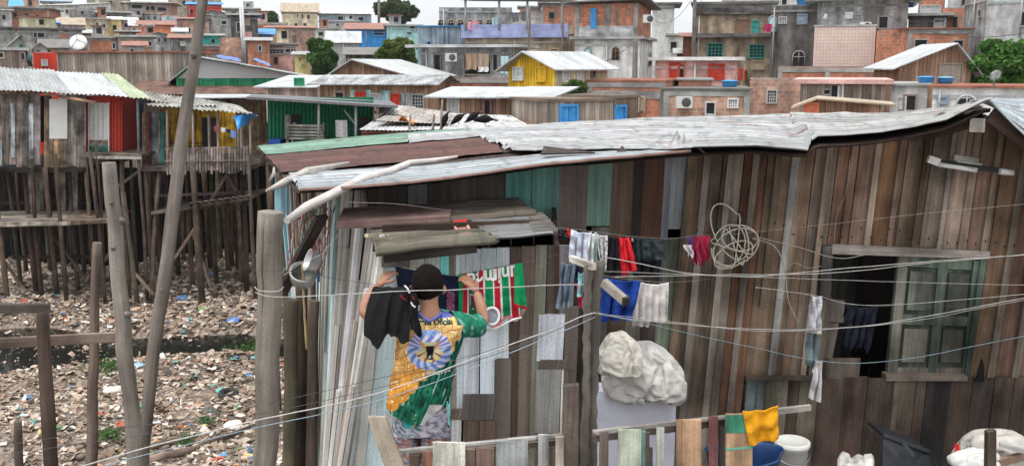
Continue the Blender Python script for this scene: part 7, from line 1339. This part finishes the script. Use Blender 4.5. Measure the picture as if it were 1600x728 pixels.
mb = MB(); a_ = [P(804, 413, 5.72), P(816, 411, 5.72), P(824, 480, 5.7), P(803, 476, 5.7)]
mb.grid(lambda u, v: bil([a_[0], a_[1], a_[2], a_[3]], u, v)+Vector((0, -.02*math.sin(u*5)*v, -.02*u*v)), 16, 40, lambda u, v: (.01, .26, .09) if v < .93 else (.42, .02, .03)); mb.build('sleeve', M['cloth'], t)
rope('thin line carrying the striped jersey and the navy cloth', [(600, 414, 5.77), (660, 420, 5.77), (720, 430, 5.76), (770, 419, 5.76), (818, 410, 5.76), (870, 398, 5.9), (920, 385, 6.0)], .002, (.3, .28, .26))
rope('upper line carrying the shirts beside the twin posts', [(866, 355, 6.1), (930, 362, 5.9), (985, 369, 5.95), (1045, 373, 6.1), (1080, 369, 6.4), (1112, 366, 6.8)], .002, (.4, .38, .35))
rope('short line carrying the blue cloth and the white towel', [(936, 430, 5.6), (1000, 438, 5.63), (1050, 441, 5.8), (1110, 436, 6.8)], .002, (.4, .38, .35))

# ---------------------------------------------------------------- the person, seen from behind, reaching up to the line
def skin_mesh(verts, edges, radii, sub=2, root=0):
    me = bpy.data.meshes.new('s'); me.from_pydata([tuple(v) for v in verts], edges, []); ob = bpy.data.objects.new('s', me); col.objects.link(ob)
    m_ = ob.modifiers.new('s', 'SKIN'); m_.use_smooth_shade = True
    for i, r in enumerate(radii): d = me.skin_vertices[0].data[i]; d.radius = (r, r) if not isinstance(r, tuple) else r; d.use_root = (i == root)
    s_ = ob.modifiers.new('b', 'SUBSURF'); s_.levels = sub; bpy.context.view_layer.update(); dg = bpy.context.evaluated_depsgraph_get()
    r_ = bpy.data.meshes.new_from_object(ob.evaluated_get(dg)); V = [v.co.copy() for v in r_.vertices]; Fs = [tuple(p.vertices) for p in r_.polygons]; bpy.data.objects.remove(ob); bpy.data.meshes.remove(me); bpy.data.meshes.remove(r_); return V, Fs
def addmesh(mb, V, Fs, c):
    b = len(mb.v); mb.v += [tuple(v) for v in V]
    for f in Fs: mb.f.append(tuple(b+i for i in f)); mb.uv += [(0, 0)]*len(f); mb.c += [c]*len(f); mb.sm.append(True); mb.mi.append(0)
SK = (.36, .185, .12)
foot = EYE-2.72
person = thing('person', 'person in a yellow and green printed shirt with both arms raised, hanging up washing', 'person', (-.47, 5.38, foot))
J = {}
def J_(n_, p, r): J[n_] = (p if isinstance(p, Vector) else P(*p), r)
J_('pelvis', (657, 648, 5.40), .10); J_('sp1', (661, 600, 5.40), .10); J_('chest', (668, 548, 5.39), .11); J_('upch', (672, 514, 5.38), .085); J_('nb', (672, 492, 5.37), .055); J_('nk', (671, 477, 5.37), .05); J_('hd0', (669, 464, 5.39), .062); J_('hd1', (668, 447, 5.40), .082); J_('hd2', (667, 430, 5.40), .066)
J_('shR', (716, 507, 5.39), .052); J_('upR', (738, 507, 5.48), .043); J_('elR', (757, 504, 5.57), .036); J_('foR', (752, 478, 5.61), .036); J_('wrR', (744, 455, 5.66), .025)
J_('shL', (628, 509, 5.39), .052); J_('upL', (600, 500, 5.47), .043); J_('elL', (567, 490, 5.50), .037); J_('foL', (575, 466, 5.55), .036); J_('wrL', (592, 446, 5.65), .025)
pz = J['pelvis'][0]
for s, n_ in ((-1, 'L'), (1, 'R')):
    J_('hip'+n_, pz+Vector((s*.085, 0, -.06)), .085); J_('kn'+n_, Vector((pz.x+s*.10, 5.40, foot+.42)), .052); J_('cf'+n_, Vector((pz.x+s*.10, 5.42, foot+.30)), .05); J_('an'+n_, Vector((pz.x+s*.10, 5.43, foot+.08)), .034); J_('ft'+n_, Vector((pz.x+s*.11, 5.52, foot+.035)), .035); J_('to'+n_, Vector((pz.x+s*.12, 5.60, foot+.025)), .025)
names = list(J); E = [('pelvis', 'sp1'), ('sp1', 'chest'), ('chest', 'upch'), ('upch', 'nb'), ('nb', 'nk'), ('nk', 'hd0'), ('hd0', 'hd1'), ('hd1', 'hd2')]
for s in 'LR': E += [('upch', 'sh'+s), ('sh'+s, 'up'+s), ('up'+s, 'el'+s), ('el'+s, 'fo'+s), ('fo'+s, 'wr'+s), ('pelvis', 'hip'+s), ('hip'+s, 'kn'+s), ('kn'+s, 'cf'+s), ('cf'+s, 'an'+s), ('an'+s, 'ft'+s), ('ft'+s, 'to'+s)]
V, Fs = skin_mesh([J[n_][0] for n_ in names], [(names.index(a), names.index(b)) for a, b in E], [J[n_][1] for n_ in names])
body = MB(); addmesh(body, V, Fs, SK)
def hand(mb, wr, dirv, side, palmn):
    """palm, four unequal bent fingers pinching the cloth, and a thumb from the side of the palm"""
    d = dirv.normalized(); n_ = palmn.normalized(); s_ = d.cross(n_).normalized()*side; pl = .075
    base = wr+d*.01; V = [base, base+d*.03, base+d*pl]; 
    v, f = skin_mesh([base-d*.02, base+d*.02, base+d*.05, base+d*pl], [(0, 1), (1, 2), (2, 3)], [(.024, .02), (.034, .018), (.038, .017), (.034, .015)], 2); addmesh(mb, v, f, SK)
    for k, (off, L_) in enumerate(((.028, .062), (.010, .07), (-.009, .066), (-.027, .052))):
        a = base+d*(pl-.008)+s_*off; b = a+d*L_*.42+n_*.008; c = b+d*L_*.22+n_*L_*.28; e = c+n_*L_*.3-d*L_*.05
        v, f = skin_mesh([a-d*.02, a, b, c, e], [(0, 1), (1, 2), (2, 3), (3, 4)], [.009, .0095, .0088, .008, .007], 1); addmesh(mb, v, f, SK)
    a = base+d*.022+s_*.030; b = a+s_*.024+d*.022+n_*.012; c = b+d*.024-s_*.004+n_*.016
    v, f = skin_mesh([a-s_*.012, a, b, c], [(0, 1), (1, 2), (2, 3)], [.012, .0125, .0105, .0085], 1); addmesh(mb, v, f, SK)
hand(body, J['wrR'][0], P(730, 437, 5.69)-J['wrR'][0], -1, Vector((-.5, .6, -.5)))
hand(body, J['wrL'][0], P(607, 427, 5.70)-J['wrL'][0], -1, Vector((.5, .6, -.5)))
hc = J['hd1'][0]
# ears, nose, brow and lips (the face looks towards the wall, a little down)
for s in (-1, 1):
    e = hc+Vector((s*.082, .012, -.022)); v, f = skin_mesh([e+Vector((0, 0, .026)), e+Vector((s*.012, -.008, .01)), e+Vector((s*.01, -.004, -.012)), e+Vector((0, .004, -.026))], [(0, 1), (1, 2), (2, 3)], [.008, .013, .011, .006], 1); addmesh(body, v, f, SK)
v, f = skin_mesh([hc+Vector((0, .078, .01)), hc+Vector((0, .1, -.02)), hc+Vector((0, .092, -.035))], [(0, 1), (1, 2)], [.009, .014, .012], 1); addmesh(body, v, f, SK)
body.build('body', M['skin'], person)
fa = MB()
for s in (-1, 1): fa.lathe(hc+Vector((s*.03, .076, .0)), [(0, 0), (.011, .002), (.009, .008), (0, .011)], (.6, .58, .55), 10, (0, 1, 0)); fa.lathe(hc+Vector((s*.03, .086, .0)), [(0, 0), (.005, .001), (0, .003)], (.02, .01, .01), 8, (0, 1, 0))
fa.tube([hc+Vector((-.024, .078, -.058)), hc+Vector((0, .086, -.06)), hc+Vector((.024, .078, -.058))], [.003, .007, .003], (.25, .08, .07), 6); fa.build('face', M['skin'], person)
# hair
hb = MB()
def hairf(u, v):
    a = 6.283*u; b = math.pi*v*(.70+.07*max(0, -math.sin(a))+.02*math.sin(a*11)); d = Vector((math.sin(b)*math.cos(a), math.sin(b)*math.sin(a), math.cos(b)))
    low = 1 if d.y < 0 else max(.35, 1-d.y*.9)
    if d.y > .2 and b > 1.1: b = 1.1+(b-1.1)*.15; d = Vector((math.sin(b)*math.cos(a), math.sin(b)*math.sin(a), math.cos(b)))
    r_ = 1+.03*mn.noise(d*7)+.03*mn.noise(d*26)+.015*mn.noise(d*60); p = Vector((d.x*.091, d.y*.101, d.z*.112)); p.x *= 1-(.34*max(0, -d.z)); p.y *= 1-(.25*max(0, -d.z-.2)); return hc+Vector((0, -.002, .012))+p*r_
hb.grid(hairf, 80, 50, (.010, .007, .006)); hb.build('hair', M['cloth'], person)

# shirt
rings = [(487, 672, 20, .052), (491, 673, 34, .075), (497, 674, 50, .095), (506, 674, 55, .11), (520, 673, 56, .122), (540, 669, 52, .125), (565, 664, 49, .125), (590, 659, 50, .125), (612, 655, 50, .13), (630, 653, 50, .135), (646, 653, 49, .135)]
RY = [r[0] for r in rings]
def shirtfn(u, v, grow=0):
    y = 487+(646-487)*v; cx = np.interp(y, RY, [r[1] for r in rings]); hw = np.interp(y, RY, [r[2] for r in rings])*5.38/F+grow; dp = np.interp(y, RY, [r[3] for r in rings])+grow
    a = 6.283*u+math.pi/2; c = P(cx, y, 5.40); sx = abs(math.cos(a))**.85*math.copysign(1, math.cos(a)); sy = abs(math.sin(a))**.85*math.copysign(1, math.sin(a))
    k = max(0, (y-540)/100); w_ = .011*k*math.sin(a*7+y*.05)+.010*mn.noise((math.cos(a)*3, math.sin(a)*3, y*.05))*min(1, max(0, y-495)/20)
    # hem: shorter at the left, longer in the middle
    p = c+Vector((-sx*(hw+w_), sy*(dp+w_), 0)); 
    if v > .6:
        q_ = (px_ := 800+F*p.x/5.55); dz = float(np.interp(px_, [600, 622, 640, 662, 690, 712], [634, 640, 652, 650, 626, 616])); back_ = 1 if p.y < 5.42 else .6
        p.z += (v-.6)/.4*(646-dz)*back_*5.38/F+.006*math.sin(px_*.5)*(v-.6)
    return p
OY = [(735, 505), (725, 515), (712, 538), (704, 556), (698, 566), (684, 576), (668, 586), (656, 600), (645, 614), (622, 638), (600, 646)]
def shirtcol(px, py):
    green = False
    xs_ = float(np.interp(py, [p[1] for p in OY], [p[0] for p in OY])); green = px > xs_+11*mn.noise((px*.1, py*.1, 0))
    n1 = mn.noise((px*.06, py*.06, 4)); n2 = mn.noise((px*.22, py*.13, 9))
    if not green:
        c = mixc((.70, .50, .20), (.66, .30, .05), min(1, max(0, (py-515)/90+.5*n1)))
        # plank-like cracked print
        qx, qy = px*.06+.35*mn.noise((px*.05, py*.05, 1)), py*.085+px*.03+.4*mn.noise((px*.05, py*.04, 7))
        row = math.floor(qy); fx = (qx+row*.37) % 1; fy = qy % 1
        if fy < .12+.14*n2 or fx < .08+.1*n1: c = mixc(c, (.40, .11, .02), .8)
        elif mn.noise((px*.3, py*.22, 15)) < -.3: c = mixc(c, (.5, .16, .03), .6)
        elif n2 > .35: c = (.85, .68, .40)
        if py < 505 and n1 > .1: c = mixc(c, (.85, .78, .62), .5)
    else:
        s_ = mn.noise((px*.35+py*.12, py*.05, 3)); c = mixc((.008, .06, .04), (.02, .20, .11), min(1, max(0, .45+1.2*s_+.4*n1)))
        if n2 < -.32: c = (.012, .03, .035)
        if s_ > .42: c = (.35, .5, .42)
        if 668 < px+(py-640)*.5 < 688 and py > 632: c = (.5, .5, .48)
    # round emblem: blue ring, two feathered fans, horned bull head
    x, y = (px-671)/35, (py-547)/31; r = math.hypot(x, y); an = math.atan2(y, x)
    if r < 1.0+.05*math.sin(an*16):
        if y > -.15 and r > .55: c = (.12, .2, .5) if math.sin(an*14+r*10) > 0 else (.45, .5, .68)
        elif abs(x) > .42: c = (.16, .18, .5) if math.sin(an*26) > .1 else (.55, .55, .72)
        elif y < -.4: c = (.14, .18, .5) if math.sin(x*14+y*9) > 0 else (.6, .62, .7)
        else: c = (.55, .45, .2) if math.sin(x*12)*math.sin(y*10) > 0 else (.42, .5, .35)
        if .22 < r < .62 and y > .05: c = (.6, .5, .15) if math.sin(an*9) > 0 else ((.3, .08, .05) if math.sin(an*9) < -.5 else (.5, .55, .6))
        hx, hy = abs(x-.02), y+.02
        if hx < .19-.22*max(0, hy) and -.2 < hy < .5: c = (.012, .012, .014)
        if .18 < hx < .46 and -.5 < hy < -.02 and abs(hy+.05+(hx-.18)*1.5-(hx-.18)**2*.4) < .11: c = (.5, .24, .12)
        if hx < .05 and .28 < hy < .42: c = (.4, .4, .4)
    return c
mb = MB()
def scol(u, v):
    p = shirtfn(u, v); px, py = proj(p)
    if v < .035: return (.12, .14, .42)
    if p.y > 5.40: px = 660+(px-660)*.7
    return shirtcol(px, py)
mb.grid(shirtfn, 300, 170, scol); sh = mb.build('shirt', M['cloth'], person)
SB_ = BVHTree.FromPolygons([tuple(v) for v in mb.v], mb.f)
def sleeve(pts, rad, cf, nm='sleeve'):
    mb = MB(); W_ = cat([P(*p) for p in pts], 5); rr = np.interp(np.linspace(0, 1, len(W_)), np.linspace(0, 1, len(rad)), rad); b0 = len(mb.v); mb.tube(W_, list(rr), (0, 0, 0), 22, cap=False)
    mb.v = [tuple(Vector(p)+Vector((mn.noise(Vector(p)*22), mn.noise(Vector(p)*22+Vector((5, 0, 0))), mn.noise(Vector(p)*22+Vector((0, 5, 0)))))*.008) for p in mb.v]
    i = 0; mb.c = []
    for f in mb.f:
        for k in f: mb.c.append(cf(*proj(mb.v[k])))
    mb.build(nm, M['cloth'], sh)
def gcol(px, py): n_ = mn.noise((px*.25, py*.25, 2)); return (.35, .48, .42) if n_ > .38 else ((.02, .16, .10) if n_ < 0 else (.03, .26, .16))
sleeve([(703, 507, 5.39), (718, 508, 5.42), (735, 509, 5.48), (748, 508, 5.525)], [.075, .072, .064, .068], gcol)
sleeve([(640, 508, 5.39), (622, 507, 5.42), (604, 502, 5.47), (592, 497, 5.50)], [.075, .072, .064, .066], lambda px, py: (.7, .4, .08) if mn.noise((px*.2, py*.2, 1)) > -.2 else (.4, .1, .02))
mb = MB(); mb.tube(cat([P(655, 489, 5.34), P(662, 496, 5.30), P(671, 501, 5.285), P(681, 496, 5.30), P(690, 489, 5.34)]), .0085, (.12, .14, .40), 7); mb.build('collar', M['cloth'], sh)
def splace(cx, cy):
    def f(x, y):
        p = P(cx, cy, 5.2)+Vector((x, 0, y)); h = SB_.ray_cast(Vector((p.x, 4.6, p.z)), Vector((0, 1, 0))); q = h[0] if h[0] else p; return Vector((q.x, q.y-.003, q.z))
    return f
letter('printed_word', sh, 'rena Oficial', .040, splace(678, 511), (.01, .06, .05), .0014)
letter('printed_word', sh, 'PAB', .048, splace(671, 527), (.25, .42, .75), .0022)
letter('printed_word', sh, 'Gouvea', .042, splace(683, 588), (.5, .56, .52), .001)
# shorts
def shc(px, py):
    x, y = (px-637), (py-662); r = math.hypot(x, y)
    if r < 7: return (.03, .36, .38)
    if r < 24: return (.10, .17, .2) if math.sin(r*1.1)+math.sin(math.atan2(y, x)*14)*.7 > 0 else (.42, .42, .46)
    n_ = mn.noise((px*.12, py*.12, 1)); n2 = mn.noise((px*.5, py*.5, 5))
    if py > 683 and n_ > 0: return (.4, .16, .1) if n2 > 0 else (.12, .12, .15)
    return (.52, .49, .57) if n_+.3*n2 > -.05 else ((.16, .15, .2) if n2 > 0 else (.3, .28, .34))
mb = MB()
def sfn(u, v):
    a = 6.283*u; c = P(657, 634, 5.40).lerp(P(657, 672, 5.40), v); return c+Vector((math.cos(a)*(.148+.012*v), math.sin(a)*.12, 0))
mb.grid(sfn, 60, 16, lambda u, v: shc(*proj(sfn(u, v))))
for s in (-1, 1):
    def lf(u, v, s=s):
        a = 6.283*u; p = Vector((P(657, 672, 5.4).x+s*(.078+.012*v), 5.40, P(657, 668, 5.4).z-v*.33)); r_ = .084+.012*v+.006*math.sin(a*5+v*3); return p+Vector((math.cos(a)*r_, math.sin(a)*(r_+.02), 0))
    mb.grid(lf, 50, 50, lambda u, v, lf=lf: shc(*proj(lf(u, v))))
mb.build('shorts', M['cloth'], person)
# black shirts slung over the raised left arm
t = thing('black_shirt', 'black shirt with white and red trim slung over the raised left arm of the person', 'shirt', tuple(P(600, 540, 5.3)))
mb = MB(); TL, TR, B2, B1 = P(583, 449, 5.46), P(646, 450, 5.30), P(640, 532, 5.24), P(574, 520, 5.34)
def bf(u, v):
    side = -1 if v > .2 else 1; k = (v-.2)/.8 if v > .2 else (.2-v)*1.2
    e = .16*abs(mn.noise((u*5+2, 3, 0)))*k+.05*k*abs(math.sin(u*9)); bul = .07*math.sin(min(1, k*1.3)*1.57)*(1 if u < .5 else .3)
    p = bil([TL, TR, B2, B1], u, k+ (0.28*math.exp(-((u-.28)/.16)**2)+.12*math.exp(-((u-.85)/.1)**2))*k-e); return p+Vector((-.022*math.sin(k*2.6)*(1-u), side*.02-bul*.5*(side < 0)+.012*math.sin(u*22+k*3), 0))
mb.grid(bf, 80, 60, (.013, .013, .014)); mb.build('body', M['cloth'], t)
mb = MB(); q = [P(634, 452, 5.24), P(650, 458, 5.24), P(658, 524, 5.21), P(640, 518, 5.21)]
mb.grid(lambda u, v: bil(q, u, v)+Vector((.006*math.sin(v*9), .02*math.sin(u*7+v*2), .02*math.sin(u*6)*v)), 24, 40, (.013, .013, .015)); mb.build('sleeve', M['cloth'], t)
mb = MB(); mb.tube(cat([P(632, 446, 5.19), P(637, 451, 5.18), P(640, 458, 5.18)]), .0045, (.75, .75, .75), 6); mb.tube(cat([P(642, 472, 5.17), P(645, 477, 5.17), P(649, 480, 5.17)]), .0045, (.7, .7, .72), 6); mb.build('white_trim', M['cloth'], t)
mb = MB(); mb.tube(cat([P(625, 461, 5.18), P(630, 466, 5.18), P(634, 469, 5.18)]), [.004]*17, (.3, .01, .03), 6); mb.tube(cat([P(643, 462, 5.17), P(646, 465, 5.17), P(647, 468, 5.17)]), .003, (.3, .02, .04), 6); mb.build('red_trim', M['cloth'], t)

# ---------------------------------------------------------------- things on the rubbish bank
def bank(px, py): p = G(px, py, .15); p = G(px, py, H(p.x, p.y)); return p
t = thing('tyre', 'old black tyre half sunk in the rubbish near the squared post', 'tyre', tuple(bank(357, 620))); p = bank(357, 620)+Vector((0, 0, .1)); ax = Vector((.1, -.25, 1)).normalized(); o = ax.orthogonal().normalized(); s_ = ax.cross(o)
mb = MB(); mb.grid(lambda u, v: p+(o*math.cos(6.283*u)+s_*math.sin(6.283*u))*(.25+.08*math.cos(6.283*v))+ax*.09*math.sin(6.283*v), 36, 12, (.03, .03, .032)); mb.build('tread', M['plain'], t)
mb = MB(); mb.grid(lambda u, v: p+(o*math.cos(6.283*u)+s_*math.sin(6.283*u))*(.17+.02*math.cos(6.283*v))+ax*(.02+.085*math.sin(6.283*v)), 36, 8, (.05, .05, .05)); mb.build('bead', M['plain'], t)
for a, b, r, lb in (((640/2.8, 728), (845/2.8, 708), .13, 'pale log lying lowest on the rubbish bank'), ((845/2.8, 706), (1090/2.8, 672), .09, 'long thin dark log rising to the right on the bank'), ((650/2.8, 704), (820/2.8, 690), .1, 'short log half hidden behind the pale log'), ((600/2.8, 522), (655/2.8, 515), .09, 'dark log at the edge of the creek'), ((280/2.8, 726), (380/2.8, 715), .08, 'brown log at the bottom left of the bank')):
    mb = MB(); A_ = bank(*a)+Vector((0, 0, r*.9)); B_ = bank(*b)+Vector((0, 0, r*1.1)); mb.tube([A_, A_.lerp(B_, .35)+Vector((0, .1, .03)), A_.lerp(B_, .7)+Vector((0, -.06, 0)), B_], [r, r*.9, r*.85, r*.6], jit((.2, .15, .12), .3), 8, lump=.12); ctag('log', mb, M['pole'], lb, 'log', 'logs washed up on the bank')
for (px, py, w_, lb) in ((168, 577, .8, 'tuft of fresh green weeds by the creek behind the grey poles'), (172, 684, .5, 'small weed patch low down between the poles'), (385, 550, .8, 'low green weeds on the creek edge left of the squared post'), (322, 664, .28, 'tiny weed sprout near the tyre'), (295, 695, .25, 'tiny weed sprout beside the logs')):
    p = bank(px, py); t = thing('weed', lb, 'weed', tuple(p)); r_ = np.random.default_rng(int(px)); n_ = int(450*w_); pts = np.array(p)+r_.normal(0, 1, (n_, 3))*np.array([w_*.4, w_*.5, .09])+np.array([0, 0, .14]); cf = np.array([(.06, .14, .03)])*(.6+.8*r_.random(n_))[:, None]
    leaf_mesh(pts, r_.normal(0, 1, (n_, 3)), .06, cf, 'leaves', t); mb = MB()
    for k in range(8): x_, y_ = r_.normal(0, .3*w_, 2); mb.tube([(p.x+x_, p.y+y_, p.z-.05), (p.x+x_*1.2, p.y+y_*1.2, p.z+.22)], [.008, .003], (.07, .13, .04), 4)
    mb.build('stems', M['leaf'], t)
for (px, py, s, c, lb) in ((365, 504, .3, (.1, .22, .55), 'crumpled blue plastic bag on the far bank'), (353, 525, .2, (.15, .4, .55), 'small teal plastic bag below the blue one'), (285, 470, .35, (.1, .2, .4), 'blue bag lying under the veranda house'), (217, 466, .3, (.75, .75, .75), 'white round plastic lump under the veranda house'), (314, 456, .3, (.7, .7, .68), 'white bag on the bank right of the leaning pole'), (215, 574, .25, (.35, .5, .65), 'pale blue bag between the two grey poles'), (178, 615, .35, (.65, .62, .55), 'whitish sheet of plastic behind the trunk pole'), (365, 668, .3, (.75, .7, .66), 'white plastic by the logs')):
    mb = MB(); lump(mb, bank(px, py)+Vector((0, 0, s*.3)), s, px, c, squash=(1, .8, .45), fold=.3, res=16); ctag('plastic_bag', mb, M['plastic'], lb, 'bag')

rb = random.Random(5)
for i in range(46):
    px, py = rb.uniform(20, 470), rb.uniform(590, 725) if i % 3 else rb.uniform(460, 530); p = bank(px, py)
    if not (-25 < p.x < -3.5): continue
    a = rb.uniform(0, 6.28); d = Vector((math.cos(a), math.sin(a), rb.uniform(-.1, .25))).normalized(); L_ = rb.uniform(.22, .34); r = L_*.17; c = rb.choice(((.55, .6, .62), (.12, .3, .14), (.65, .65, .62), (.08, .2, .42), (.5, .1, .06), (.6, .5, .2)))
    t = thing('plastic_bottle', 'empty plastic bottle lying among the rubbish on the bank', 'bottle', tuple(p), 'bottles strewn over the rubbish bank'); q = p+Vector((0, 0, r+.03)); mb = MB(); mb.tube([q+d*k*L_ for k in (0, .02, .1, .35, .4, .7, .82, .9, 1)], [r*.5, r*.95, r, r*.9, r*.92, r, r*.6, r*.32, r*.3], c, 8); mb.build('bottle_body', M['plastic'], t); mb = MB(); mb.tube([q+d*L_*.98, q+d*L_*1.06], r*.36, (.5, .05, .05), 6); mb.build('cap', M['plastic'], t)
